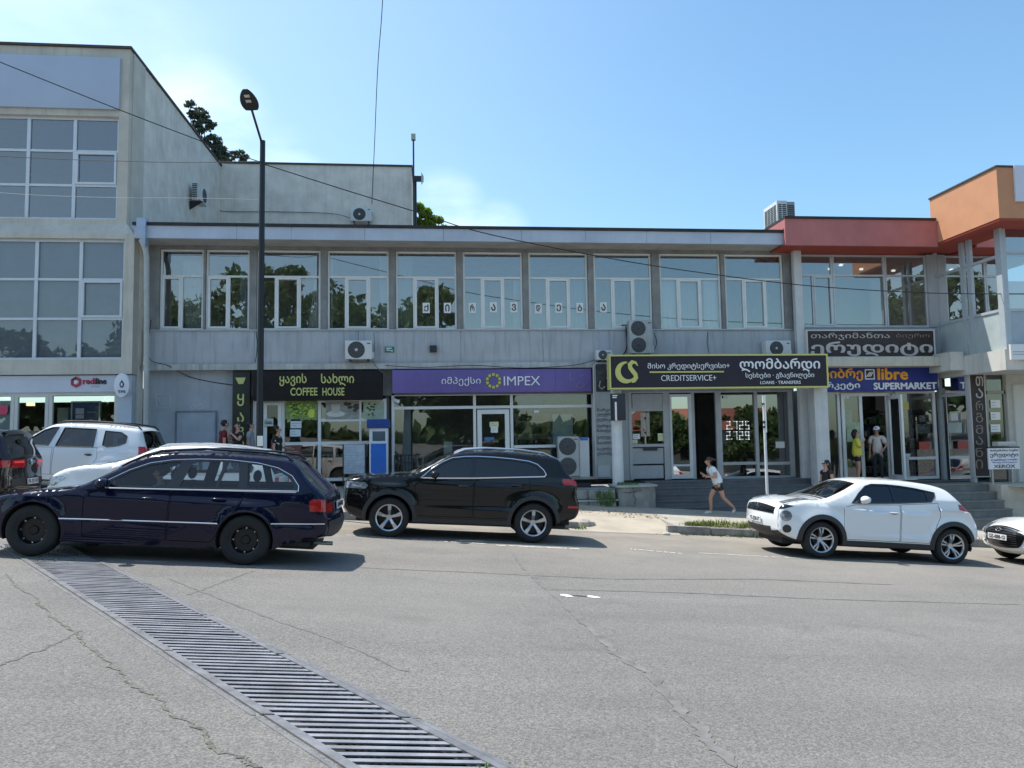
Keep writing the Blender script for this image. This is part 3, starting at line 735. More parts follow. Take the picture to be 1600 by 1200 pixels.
# --- tall banner between the purple shop and the credit office
YB = 22.5
X0, X1, Z0, Z1 = rect(929, 567, 958, 748, YB)
bn = solo(MB().box(X0, X1, YB, YB+.06, Z0, Z1), 'tall_board', M('faded_board_vinyl', (.34, .37, .38), .55, var=.12, scale=2, streak=.3), 'tall faded board with dark Georgian word list beside the white post', 'sign board')
b = MB(); b.tube([(X0, YB, Z0), (X0, YB, Z1-.1), (X0+.1, YB, Z1), (X1, YB, Z1)], .022, 8); b.build('frame_tube', M('pale_tube', (.55, .57, .58), .4, metal=.3), bn)
x0, x1, z0, z1 = R(931, 569, 957, 612, YB); MB().box(x0, x1, YB-.006, YB+.001, z0, z1).build('photo_print', M('dark_photo_board', (.05, .05, .05), .5, var=.8, scale=5), bn)
b = MB()
for pl in ([(938, 595), (936, 604), (940, 608), (945, 604)], [(948, 575), (952, 585), (948, 592)], [(952, 578), (956, 588)]): b.tube([tuple(at(*p, YB-.008)) for p in pl], .02, 5)
b.build('photo_highlight', M('photo_grey', (.4, .4, .38), .5), bn)
dark_txt = M('dark_blue_print', (.035, .045, .06), .6)
for wd, q in (('ნარკო', 641), ('ელექტრო', 648), ('ტექნიკა', 656), ('ძვირფას', 666), ('ნახატებ', 673), ('ვალუტა', 684), ('საათი', 691), ('საქონე', 702), ('ესაიშვ', 709)):
    x0, x1, z0, z1 = R(933, q-3, 956, q+3, YB); text(wd, x0, x1, z0, z1, YB, dark_txt, bn, bold=.02, ext=.004)
b = MB(); x0, x1, z0, z1 = R(934, 727, 953, 745, YB); b.box(x0, x1, YB-.05, YB-.001, z0, z1); b.build('meter_cover', M('grey_cover', (.42, .46, .48), .5), bn)
# ================================================================== CREDIT OFFICE
YC = 22.95
kz0 = PZ(748, 1100)
grey_frame = M('grey_metal_frame', (.36, .37, .38), .45, metal=.3, var=.1)
grey_pan = M('grey_cladding_panel', (.36, .375, .39), .55, var=.08, scale=2, streak=.25)
kz1 = PZ(611, 1100)
crf = MB()
def post(p0, p1, q0=611, q1=748, y0=YC-.02, y1=YC+.08, b=None):
    X0, X1, Z0, Z1 = rect(p0, q0, p1, q1, YC); (b or crf).box(X0, X1, y0, y1, kz0, kz1)
for a, c in ((983, 988), (1037, 1047), (1081, 1086), (1119, 1128), (1180, 1185), (1233, 1240)): post(a, c)
crf.box(PX(985), PX(1238), YC-.015, YC+.075, kz1-.05, kz1)
for q, a, c in ((640, 988, 1037), (696, 988, 1037), (724, 1128, 1180), (724, 1185, 1233), (746, 1128, 1233)):
    z = PZ(q, (a+c)/2, YC); crf.box(PX(a), PX(c), YC-.01, YC+.07, z-.045, z+.045)
credit = crf.build('credit_shopfront', grey_frame, cb)
for q0, q1 in ((615, 638), (700, 725), (727, 748)):
    X0, X1, Z0, Z1 = rect(988, q0, 1037, q1, YC); MB().box(X0, X1, YC+.012, YC+.05, Z0+.005, Z1-.005).build('cladding', grey_pan, credit)
X0, X1, Z0, Z1 = rect(958, 612, 984, 748, YC); MB().box(PX(958), PX(983), YC+.01, YC+.1, kz0, kz1).build('cladding', grey_pan, credit)
X0, X1, Z0, Z1 = rect(1005, 698, 1027, 704, YC); MB().box(X0, X1, YC-.03, YC+.01, Z0, Z1).build('letter_slot', black_plastic, credit)
office_glass = glass('office_glass', (.35, .37, .38), .16, 1.3, ior=1.55, wav=.01)
gpane(credit, PX(988), PX(1037), PZ(695, 1010), PZ(641, 1010), YC+.05, office_glass)
gpane(credit, PX(1128), PX(1233), kz0, kz1, YC+.05, office_glass)
mirror_g = glass('mirror_glass', (.15, .16, .17), .42, 1.0, wav=.004)
X0, X1 = PX(1047), PX(1081)
lf = MB(); z1 = PZ(616, 1065)
lf.box(X0, X0+.06, YC-.05, YC, kz0+.02, z1); lf.box(X1-.1, X1, YC-.05, YC, kz0+.02, z1); lf.box(X0+.06, X1-.1, YC-.05, YC, z1-.08, z1); lf.box(X0+.06, X1-.1, YC-.05, YC, kz0+.02, kz0+.14)
lf.box(X0+.06, X1-.1, YC-.048, YC-.002, PZ(727, 1065)-.03, PZ(727, 1065)+.03)
lo = lf.build('door', M('pale_grey_frame', (.56, .57, .58), .45, var=.06), credit)
gpane(credit, X0+.06, X1-.1, kz0+.14, z1-.08, YC-.025, mirror_g, 'door_pane')
# dark office behind
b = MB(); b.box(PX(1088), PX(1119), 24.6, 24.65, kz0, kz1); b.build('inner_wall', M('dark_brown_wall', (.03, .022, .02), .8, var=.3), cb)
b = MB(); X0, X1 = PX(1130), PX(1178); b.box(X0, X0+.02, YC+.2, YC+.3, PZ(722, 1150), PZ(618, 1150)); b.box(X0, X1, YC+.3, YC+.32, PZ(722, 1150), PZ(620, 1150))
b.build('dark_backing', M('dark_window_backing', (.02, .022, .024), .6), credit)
led = M('white_led_digits', (.9, .93, .95), .5, emit=.8)
# seven segment rates
def seg(n, x0, x1, z0, z1, b, Y):
    t = .026; zm = (z0+z1)/2
    S = {'a': (x0, x1, z1-t, z1), 'g': (x0, x1, zm-t/2, zm+t/2), 'd': (x0, x1, z0, z0+t), 'f': (x0, x0+t, zm, z1), 'e': (x0, x0+t, z0, zm), 'b': (x1-t, x1, zm, z1), 'c': (x1-t, x1, z0, zm)}
    for k in {'2': 'abged', '7': 'abc', '5': 'afgcd', '9': 'abcdfg'}[n]:
        a = S[k]; b.box(a[0], a[1], Y, Y+.01+.0007*ord(k) % .006, a[2], a[3])
ds = MB(); ds.box(PX(1131), PX(1176), YC+.11, YC+.14, PZ(690, 1150), PZ(655, 1150))
dso = solo(ds, 'rate_display', black_plastic, 'black exchange rate display with white digits behind the office window', 'display')
for row, (q0, q1, s) in enumerate(((658, 671, '2725'), (674, 687, '2729'))):
    b = MB(); b.cur = 0
    for (a, c), ch in zip(((1135, 1141), (1146, 1152), (1155, 1161), (1164.5, 1170.5)), s):
        x0, x1, z0, z1 = rect(a, q0, c, q1, YC+.1); seg(ch, x0, x1, z0, z1, b, YC+.09)
    x0, x1, z0, z1 = rect(1142.3, q1-2.0, 1144.3, q1, YC+.1); b.box(x0, x1, YC+.09, YC+.1, z0, z1)
    b.build('digits', led, dso)
poster((989, 678, 1000, 686), 'paper_notice', [paper], fn_lines, 'small white notice in the corner of the cash window', 'notice', Y=YC+.03)
poster((988, 687, 996, 693), 'paper_notice', [MATS['cream_paper']], fn_lines, 'small yellowish notice at the lower corner of the cash window', 'notice', Y=YC+.03)
poster((1028, 677, 1037, 689), 'paper_notice', [MATS['cream_paper']], fn_lines, 'cream notice at the right edge of the cash window', 'notice', Y=YC+.03)

# columns of the porch
colm = M('white_column_paint', (.56, .57, .57), .7, var=.1, scale=2, streak=.3)
c1 = at(1246, 450, 22.55)
X0, X1 = at(1240, 460, 22.55).x, at(1252, 460, 22.55).x
solo(MB().box(X0, X1, 22.45, 22.63, kz0-.3, ez0+.03), 'column', colm, 'slim square white column carrying the red eaves beside the upper windows', 'column', bevel=.008)
YP = 21.75
X0, X1, *_ = rect(1275, 612, 1296, 748, YP)
solo(MB().box(X0, X1, YP, YP+.42, -2.0, at(1285, 572, YP).z), 'column', colm, 'thick square pale column under the right end of the yellow framed sign', 'column', bevel=.012)
YW = 21.6
X0, X1, *_ = rect(958, 612, 975, 757, YW)
zpl = at(966, 757, YW).z
b = MB(); b.cyl(((X0+X1)/2, YW+.17, zpl-.05), ((X0+X1)/2, YW+.17, at(966, 600, YW).z), .165, .155, 20)
po = solo(b, 'column', M('white_round_post_paint', (.66, .68, .68), .6, var=.08, scale=3, streak=.3), 'round white post standing on the cracked stone base', 'column', smooth=True)
# small dark box sign on the post
X0, X1, Z0, Z1 = rect(956, 615, 977, 657, YW-.2)
bs = solo(MB().box(X0, X1, YW-.25, YW-.02, Z0, Z1), 'box_sign', M('dark_navy_box', (.02, .02, .03), .4), 'small dark box sign with white lines fixed to the round white post', 'sign', bevel=.01)
b = MB()
for q, l in ((618, .7), (621, .6)): x0, x1, z0, z1 = rect(957, q-.8, 957+11*l, q+.8, YW-.26); b.box(x0, x1, YW-.254, YW-.249, z0, z1)
x0, x1, z0, z1 = rect(961, 628, 964, 657, YW-.26); b.box(x0, x1, YW-.254, YW-.249, z0, z1)
b.build('lettering', wl, bs)

# big yellow framed sign
YK = 21.35
X0, X1, Z0, Z1 = rect(952, 553.5, 1294, 607, YK)
signk = M('charcoal_sign_panel', (.034, .030, .042), .5, var=.06, spec=.2)
o = solo(MB().box(X0+.04, X1-.04, YK+.012, YK+.28, Z0+.04, Z1-.04), 'shop_sign', signk, 'large charcoal loan shop sign with a thin yellow frame and round emblem', 'sign')
yfr = M('yellow_frame_paint', (.58, .57, .17), .45)
MB().box(X0, X1, YK-.01, YK+.30, Z1-.045, Z1).box(X0, X1, YK-.01, YK+.30, Z0, Z0+.045).box(X0, X0+.045, YK-.009, YK+.299, Z0+.045, Z1-.045).box(X1-.045, X1, YK-.009, YK+.299, Z0+.045, Z1-.045).build('frame', yfr, o)
for body, p, bo in (('მისო კრედიტსერვისი+', (1012, 567, 1140, 578), .0), ('CREDITSERVICE+', (1033, 586, 1119, 595), -.005), ('ლომბარდი', (1156, 560, 1281, 581), .028), ('სესხები · გზავნილები', (1165, 582, 1272, 592), .0), ('LOANS · TRANSFERS', (1188, 595, 1251, 600), .0)):
    x0, x1, z0, z1 = rect(*p, YK); text(body, x0, x1, z0, z1, YK+.008, wl, o, bold=bo, ext=.018)
x0, x1, z0, z1 = rect(1015, 580, 1131, 582.2, YK); MB().box(x0, x1, YK-.008, YK+.008, z0, z1).build('yellow_rule', yfr, o)
# the round S emblem: a broad crescent with an S stroke
def ribbon(pts, ws, Y0, Y1):
    L_, R_ = [], []; n = len(pts)
    for i, p in enumerate(pts):
        d = Vector(pts[min(i+1, n-1)])-Vector(pts[max(i-1, 0)]); d.normalize(); q = Vector((-d.y, d.x))*ws[i]/2
        L_.append((p[0]+q.x, p[1]+q.y)); R_.append((p[0]-q.x, p[1]-q.y))
    b = MB()
    for i in range(n-1): b.prism([R_[i], R_[i+1], L_[i+1], L_[i]], Y0, Y1)
    return b
ec = at(979.5, 581, YK); er = at(997, 581, YK).x-ec.x
arc = [(ec.x+er*.80*math.cos(t), ec.z+er*.83*math.sin(t)) for t in [math.radians(a) for a in range(88, 331, 11)]]
n_ = len(arc); ribbon(arc, [er*(.12+.38*math.sin(math.pi*min(1, (i/(n_-1))*1.05))) for i in range(n_)], YK-.012, YK+.006).build('emblem_ring', yfr, o)
sp = [(ec.x+er*a, ec.z+er*c) for a, c in ((.98, .52), (.80, .80), (.50, .86), (.28, .66), (.30, .35), (.52, .05), (.74, -.22), (.80, -.52), (.62, -.82), (.40, -.95))]
ribbon(sp, [er*k for k in (.06, .22, .34, .40, .38, .38, .38, .36, .28, .08)], YK-.018, YK+.004).build('emblem_stroke', yfr, o)

# stone base of the round post, planters, steps
stone = M('cracked_stone_cladding', (.27, .265, .24), .9, var=.25, scale=3.5, bump=.4, bscale=14, streak=.3)
zt0 = at(966, 758, 21.3).z
b = MB(); c0 = at(990, 775, 21.4); 
pl = [(c0.x-.50, 21.12), (c0.x+.38, 21.12), (c0.x+.62, 21.35), (c0.x+.62, 22.2), (c0.x-.52, 22.2)]
b.slab(pl, lambda X, Y: pz(X, Y)-.1, zt0-.06)
o = solo(b, 'planter', stone, 'low cracked stone base with a planted top under the round white post', 'planter', bevel=.02)
MB().slab([(x+(.05 if x > c0.x else -.05), y-.05) for x, y in pl], zt0-.06, zt0-.005).build('coping', M('pale_coping', (.40, .42, .38), .85, var=.2, bump=.2), o, bevel=.01)
b = MB()
for a in ([(988, 762), (992, 768), (989, 774), (994, 779), (991, 788)], [(992, 768), (983, 770), (974, 769)], [(992, 768), (1003, 765)]):
    b.tube([tuple(at(p, q, 21.115)) for p, q in a], .012, 4)
b.build('crack_line', crack_m, o)

step_m = M('dark_grey_step_tile', (.115, .12, .13), .6, var=.15, scale=2.5, bump=.1, streak=.3, stcol=(.2, .2, .2))
SX0, SX1 = c0.x+.63, PX(1284)
zl = kz0-.02
nst = 5; zbase = pz(8.5, 21.2)
sb = MB()
for i in range(nst):
    y0 = 21.2+.30*i; zz = zbase+(zl-zbase)*(i+1)/nst
    sb.box(SX0, SX1, y0, y0+.30 if i < nst-1 else YG+.27, zz-.045, zz)
    sb.box(SX0+.01, SX1-.01, y0+.03, YG+.2, zbase-.9, zz-.045-.001*i)
steps = struct(sb, 'steps', step_m, bevel=.006)
zl2 = PZ(751, 1370)-.01; sb = MB(); zbase = pz(13.5, 21.2); SX2, SX3 = SX1+.006, PX(1478)
for i in range(5):
    y0 = 21.2+.30*i; zz = zbase+(zl2-zbase)*(i+1)/5
    sb.box(SX2, SX3, y0, y0+.30 if i < 4 else YG+.35, zz-.045, zz)
    sb.box(SX2+.01, SX3-.01, y0+.03, YG+.3, zbase-.9, zz-.046-.001*i)
struct(sb, 'steps', step_m, bevel=.006)
# terrace of blocks in front of the left shops
tz = at(925, 766, 21.15).z
TX0, TX1 = at(905, 770, 21.15).x-3.2, c0.x-.53
struct(MB().slab([(TX0, 21.35), (TX1, 21.35), (TX1, 22.95), (TX0, 22.95)], lambda X, Y: pz(X, Y)-.2, tz+.02), 'terrace', M('grey_terrace_slab', (.26, .26, .25), .9, var=.2, bump=.2))
blk = M('grey_wall_blocks', (.30, .29, .26), .9, var=.3, scale=4, bump=.3, bscale=20)
b = MB(); x = TX0
while x < TX1-.1:
    e = min(TX1, x+random.uniform(.32, .45))
    for r_ in range(2):
        zz1 = tz-.01-.26*r_; zz0 = zz1-.235
        o_ = .14*(r_ % 2); b.box(x+.012, e-.012, 21.15-.10*r_, 21.36, zz0, zz1)
    x = e
bw = solo(b, 'block_wall', blk, 'low two-course block wall edging the terrace behind the black car', 'wall', bevel=.012)
MB().box(TX0-.02, TX1, 21.02, 21.13, tz-.30, tz-.262).build('ledge_strip', M('pale_kerb_strip', (.5, .48, .42), .85, var=.2), bw)

# ================================================================== SUPERMARKET BAY (two storeys, red fascia)
sm = thing('supermarket_building', 'two-storey glazed supermarket bay with a dull red fascia', 'building', (13.7, 24, -1.6))
XA, XB = at(1252, 450, YF).x, 16.0; XP = 15.42
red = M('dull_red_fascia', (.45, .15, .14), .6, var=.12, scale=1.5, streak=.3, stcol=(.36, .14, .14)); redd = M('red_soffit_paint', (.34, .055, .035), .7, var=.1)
YR = 21.75
X0, X1, Z0, Z1 = rect(1227, 343, 1463, 384, YR)
MB().box(X0, XP-.004, YR, YR+.08, Z0, Z1).build('fascia', red, sm)
MB().box(X0-.01, XP-.035, YR-.04, 31.7, Z1+.003, Z1+.07).build('roof', MATS['bitumen_roofing'], sm)
MB().box(X0, X0+.08, YR+.08, 26, ez1+.1, Z1).build('fascia_side', red, sm)
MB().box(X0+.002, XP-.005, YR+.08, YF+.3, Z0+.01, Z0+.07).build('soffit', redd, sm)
uz1, uz0 = Z0+.01, PZ(511, 1350, YF)
tr = at(1345, 430, YF).z
xs3 = [XA, at(1303, 450, YF).x, at(1385, 450, YF).x, at(1450, 450, YF).x]
for i in range(3):
    window(sm, xs3[i]+.005, xs3[i+1]-.005, uz0, uz1-.02, YF+.04, [at(1272, 470, YF).x] if i == 0 else (), tr, [1] if i == 0 else (), fm=alu)
MB().box(xs3[3], XB, YF, YF+.2, uz0, uz1).build('pillar', grey_pan, sm)
lowp = MB(); zq = PZ(552, 1350, YF); lowp.box(XA, XB, YF+.02, YF+.12, zq, uz0-.01); lowp.build('wall_panel', M('blue_grey_panel', (.30, .35, .40), .6, var=.08), sm)
YSL = 22.0
X0, X1, Z0, Z1 = rect(1262, 558, 1470, 573, YSL); MB().box(at(1256, 560, YSL).x, XB-.2, YSL, YG+.2, Z0+.02, Z1).build('canopy', M('cream_canopy', (.50, .48, .40), .75, var=.12, scale=2, streak=.5), sm)
room2 = M('light_room_plaster', (.50, .50, .48), .9)
ib = MB(); a0, a1, b0, b1, g0, g1 = XA, 20.5, YF+.3, 27.5, uz0-.2, uz1+.1
ib.quad((a0, b1, g0), (a1, b1, g0), (a1, b1, g1), (a0, b1, g1)); ib.quad((a0, b0, g0), (a0, b1, g0), (a0, b1, g1), (a0, b0, g1)); ib.quad((a0, b0, g0), (a1, b0, g0), (a1, b1, g0), (a0, b1, g0)); ib.quad((a0, b0, g1), (a1, b0, g1), (a1, b1, g1), (a0, b1, g1))
ib.build('interior', room2, sm)
# lit lamps on the upstairs ceiling
lampm = M('lit_ceiling_lamp', (1, .98, .92), .5, emit=.8)
for k, (p, q, Y) in enumerate(((1298, 446, 25.2), (1316, 457, 24.6), (1347, 446, 25.2), (1397, 446, 25.4))):
    c = at(p, q, Y); b = MB(); b.lathe([(.06, 0), (.075, .03), (.04, .05)], (c.x, c.y, g1-.06), 'Z', 14)
    lc = solo(b, 'ceiling_lamp', lampm, f'small lit round ceiling lamp inside the upper supermarket window, {("first","second","third","fourth")[k]} from the left', 'lamp', 'ceiling lamps upstairs')
# brown sign with carved letters
YD = 22.35
X0, X1, Z0, Z1 = rect(1262, 517, 1459, 557, YD)
brown = M('dark_brown_sign', (.028, .018, .018), .5, var=.25, scale=4); silver = M('pale_stone_letters', (.46, .43, .42), .6, var=.15, scale=8)
o = solo(MB().box(X0, X1, YD, YD+.12, Z0, Z1), 'shop_sign', brown, 'dark brown sign with large pale Georgian letters above the blue sign', 'sign')
fr = MB(); t = .04
fr.box(X0-t, X1+t, YD-.02, YD+.13, Z1, Z1+t).box(X0-t, X1+t, YD-.02, YD+.13, Z0-t, Z0).box(X0-t, X0, YD-.019, YD+.129, Z0, Z1).box(X1, X1+t, YD-.019, YD+.129, Z0, Z1)
fr.build('frame', M('pale_sign_frame', (.58, .56, .54), .5), o)
x0, x1, z0, z1 = rect(1267, 534, 1456, 556, YD); text('ერუდიტი', x0, x1, z0, z1, YD, silver, o, bold=.05, ext=.025)
x0, x1, z0, z1 = rect(1267, 520, 1390, 531, YD); text('თარჯიმანთა', x0, x1, z0, z1, YD, silver, o, bold=.0, ext=.012)
x0, x1, z0, z1 = rect(1400, 521, 1452, 529, YD); text('ბიურო', x0, x1, z0, z1, YD, M('dim_letters', (.25, .21, .17), .6), o, bold=-.01, ext=.012)
# blue supermarket sign
YL2 = 22.55
X0, X1, Z0, Z1 = rect(1270, 574, 1465, 611, YL2)
blue = M('deep_blue_sign', (.014, .03, .21), .4, var=.1, scale=1.5)
o = solo(MB().box(X0, X1, YL2, YG-.02, Z0, Z1), 'shop_sign', blue, 'deep blue supermarket sign with orange and white lettering', 'sign', bevel=.008)
orange = M('orange_letters', (.85, .36, .02), .4)
x0, x1, z0, z1 = rect(1286, 576, 1347, 595, YL2); text('ლიბრე', x0-.25, x1, z0, z1, YL2, orange, o, bold=.055, ext=.03)
x0, x1, z0, z1 = rect(1371, 576, 1417, 593, YL2); text('libre', x0, x1, z0, z1, YL2, orange, o, bold=.06, ext=.03)
x0, x1, z0, z1 = rect(1278, 597, 1343, 609, YL2); text('მარკეტი', x0-.15, x1, z0, z1, YL2, wl, o, bold=.04, ext=.02)
x0, x1, z0, z1 = rect(1365, 598, 1463, 608, YL2); text('SUPERMARKET', x0, x1, z0, z1, YL2, wl, o, bold=.06, ext=.02)
x0, x1, z0, z1 = rect(1351, 577, 1366, 593, YL2); e = MB().box(x0, x1, YL2-.02, YL2-.001, z0, z1).build('emblem', wl, o)
MB().box(x0+.035, x1-.035, YL2-.026, YL2-.019, z0+.035, z1-.035).build('emblem_field', M('black_field', (.012, .012, .02), .5), e)
b = MB(); cx, cz, hh = (x0+x1)/2, (z0+z1)/2, (z1-z0)/2
for d in (-.055, 0, .055): b.prism([(cx+d-.07, cz-.075), (cx+d-.035, cz-.075), (cx+d+.07, cz+.075), (cx+d+.035, cz+.075)], YL2-.032, YL2-.027)
b.build('emblem_stripes', wl, e)
# supermarket front
sz0, sz1 = PZ(750, 1370), PZ(611, 1370)
sfr = frame_grid(PX(1293), PX(1466), sz0, sz1, YG+.05, [PX(1314), PX(1394)], [(PZ(716, 1430), PX(1398), PX(1463))], .085).build('supermarket_front', white_pvc, sm)
b = MB(); X0, X1 = PX(1317), PX(1391); zz = PZ(614, 1350)
b.box(X0, X0+.10, YG, YG+.048, sz0+.02, zz); b.box(X1-.10, X1, YG, YG+.048, sz0+.02, zz); b.box(X0+.1, X1-.1, YG, YG+.048, zz-.1, zz)
xm = PX(1347); b.box(xm-.05, xm+.05, YG-.01, YG+.046, sz0+.02, zz-.1)
do = b.build('door', white_pvc, sfr)
gpane(sfr, X0+.1, xm-.05, sz0, zz-.1, YG+.03, name='door_pane')
gpane(sfr, PX(1394), PX(1466), sz0, sz1, YG+.10); gpane(sfr, PX(1293), PX(1314), sz0, sz1, YG+.10)
# open door leaf standing outward
b = MB(); X0 = PX(1389); b.box(X0-.03, X0+.03, YG-.75, YG-.02, sz0+.03, sz0+.17).box(X0-.03, X0+.03, YG-.75, YG-.02, zz-.22, zz-.1).box(X0-.031, X0+.031, YG-.75, YG-.64, sz0+.17, zz-.22).box(X0-.031, X0+.031, YG-.12, YG-.02, sz0+.17, zz-.22)
ol = b.build('open_door', white_pvc, sfr); MB().quad((X0, YG-.64, sz0+.17), (X0, YG-.12, sz0+.17), (X0, YG-.12, zz-.22), (X0, YG-.64, zz-.22)).build('door_pane', shop_glass, ol)
b = MB(); b.tube([(PX(1402), YG-.05, sz0), (PX(1402), YG-.05, sz1-.05)], .045, 8); b.build('downpipe', M('white_pipe', (.6, .62, .62), .5), sfr)
ib = MB(); a0, a1, b0, b1, g0, g1 = PX(1290), 17.2, YG+.3, 28, sz0-.02, sz1+.15
ib.quad((a0, b1, g0), (a1, b1, g0), (a1, b1, g1), (a0, b1, g1)); ib.quad((a1, b0, g0), (a1, b1, g0), (a1, b1, g1), (a1, b0, g1)); ib.quad((a0, b0, g0), (a1, b0, g0), (a1, b1, g0), (a0, b1, g0)); ib.quad((a0, b0, g1), (a1, b0, g1), (a1, b1, g1), (a0, b1, g1)); ib.quad((a0, b0, g0), (a0, b1, g0), (a0, b1, g1), (a0, b0, g1))
ib.build('shop_interior', M('shop_room_plaster', (.36, .38, .37), .9), sm)
# supermarket goods inside and ceiling tubes
prod = [M('goods_'+n, c, .5, var=.3, scale=9) for n, c in (('green', (.06, .14, .04)), ('brown', (.12, .07, .04)), ('blue', (.04, .08, .22)), ('pale', (.35, .36, .30)))]
for i, (a, c, lab) in enumerate(((1352, 1386, 'shelf of dark goods seen through the supermarket door'), (1420, 1458, 'shelf of goods behind the right supermarket window'))):
    sh = MB(); X0, X1 = at(a, 680, 25.2).x, at(c, 680, 25.2).x
    sh.box(X0, X1, 25.6, 25.65, g0, g0+2.3)
    for k in range(6): sh.box(X0, X1, 25.15, 25.6, g0+.1+.42*k, g0+.13+.42*k)
    so_ = solo(sh, 'goods_shelf', dark_metal, lab, 'shelf')
    for j, pm in enumerate(prod):
        gb = MB()
        for k in range(5):
            for _ in range(4):
                x = random.uniform(X0, X1-.2); gb.box(x, x+random.uniform(.08, .2), 25.2+.01*j, 25.4+.01*j, g0+.135+.42*k, g0+.13+.42*k+random.uniform(.15, .33))  # glowing discs added to lighten the dim shop rooms
        tag(gb.build('goods', pm, so_), kind='stuff')
for k, (p, q) in enumerate(((1454, 617), (1448, 625))):
    c = at(p, q, 24.5+k*.8); solo(MB().box(c.x-.5, c.x+.35, c.y-.05, c.y+.05, g1-.1, g1-.06), 'tube_lamp', lampm, f'lit tube lamp on the supermarket ceiling, the {("nearer", "farther")[k]} one', 'lamp')
poster((1319, 640, 1331, 668), 'door_poster', [M('cream_green_poster', (.42, .46, .30), .6, var=.2)], fn_lines, 'cream green poster high on the supermarket door', 'poster', Y=YG+.022)
poster((1323, 660, 1345, 690), 'door_poster', [M('pale_green_poster', (.36, .46, .28), .6, var=.3, scale=6)], fn_lines, 'pale green poster at head height on the supermarket door', 'poster', Y=YG+.016)
poster((1319, 619, 1326, 623), 'door_sticker', [paper], fn_lines, 'small white sticker in the upper corner of the supermarket door', 'sticker', Y=YG+.022)
b = MB(); c = at(1417, 716, 22.6); b.cyl((c.x, c.y, kz0-.05), (c.x, c.y, c.z+.05), .055, .05, 12).box(c.x-.07, c.x+.07, c.y-.07, c.y+.07, c.z+.05, c.z+.14)
solo(b, 'bollard', M('pale_bollard', (.5, .53, .55), .5), 'short pale post with a black cap by the supermarket window', 'post', smooth=True)

# ================================================================== RIGHT BUILDING (orange parapet)
rbd = thing('corner_building', 'corner building with an orange parapet, glazed upper storey and white slab', 'building', (18, 22, -1.8))
XW = 16.0; YN = atx(1565, 450, XW).y
org_m = M('orange_render', (.53, .25, .13), .75, var=.06, scale=2, bump=.06, bscale=30)
pz1, pz0 = atx(1500, 288, XW).z, atx(1500, 362, XW).z
YO = atx(1559, 300, XP).y; 
top_z = atx(1559, 260, XP).z; bot_z = atx(1559, 345, XP).z
YPB = atx(1454, 340, XP).y
MB().box(XP, 30, YO, YPB, bot_z+.06, top_z).build('parapet', org_m, rbd)
MB().box(XP-.03, 30, YO-.03, YPB+.02, top_z+.002, top_z+.05).build('coping', M('dark_coping', (.05, .045, .04), .6), rbd)
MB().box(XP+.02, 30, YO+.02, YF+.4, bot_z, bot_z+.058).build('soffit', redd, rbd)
X0, X1, Z0, Z1 = rect(1586, 259, 1650, 315, YO-.05); solo(MB().box(X0, X1, YO-.06, YO-.003, Z0, Z1), 'fascia_panel', M('pale_lilac_panel', (.62, .62, .70), .5), 'blank pale panel on the orange parapet at the right edge', 'sign')
bay_glass = glass('grey_bay_glass', (.52, .56, .58), .27, 1.2, ior=1.55, wav=.01)
# upper glazing on the left-facing wall (plane X = XW) and the front (plane Y = YN)
uzb = atx(1565, 560, XW).z
def zx(p, q): return atx(p, q, XW).z
ub = MB(); fx0 = XW
cl = M('pale_blue_frame', (.42, .47, .50), .45, metal=.1, var=.06)
y_of = lambda p: atx(p, 450, XW).y
def ybar(p0, p1, z0, z1, d=.08): ub.box(fx0, fx0+d, min(y_of(p0), y_of(p1)), max(y_of(p0), y_of(p1)), z0, z1)
zT, zM, zL, zB = bot_z, zx(1510, 416), zx(1510, 497), zx(1510, 556)
for p0, p1 in ((1456, 1462), (1501, 1506), (1512, 1518), (1558, 1567)): ybar(p0, p1, zB, zT, .07)
for z in (zM, zL): ub.box(fx0+.01, fx0+.09, y_of(1566), y_of(1457), z-.04, z+.04)
ub.build('side_frame', cl, rbd)
MB().quad((XW+.05, y_of(1566), zL), (XW+.05, 22.78, zL), (XW+.05, 22.78, zT), (XW+.05, y_of(1566), zT)).build('side_pane', bay_glass, rbd)
MB().box(XW+.04, XW+.06, y_of(1566), 22.78, zB, zL-.04).build('lower_panel', M('frosted_panel', (.40, .46, .46), .35, var=.12, scale=2), rbd)
fb = MB(); Y2 = YN
for p0, p1 in ((1566, 1576), (1640, 1650)): fb.box(at(p0, 450, Y2).x+.02, at(p1, 450, Y2).x, Y2, Y2+.1, zB, zT)
zf = [at(1590, q, Y2).z for q in (394, 484, 541)]
for z in zf[:2]: fb.box(at(1576, 450, Y2).x, at(1640, 450, Y2).x, Y2+.01, Y2+.09, z-.04, z+.04)
fb.build('front_frame', cl, rbd)
MB().quad((XW, Y2+.05, zf[1]), (21, Y2+.05, zf[1]), (21, Y2+.05, zT), (XW, Y2+.05, zT)).build('front_pane', bay_glass, rbd)
MB().box(at(1576, 450, Y2).x, 21, Y2+.04, Y2+.07, zB, zf[1]-.04).build('front_panel', M('blue_grey_front_panel', (.36, .42, .47), .5, var=.06), rbd)
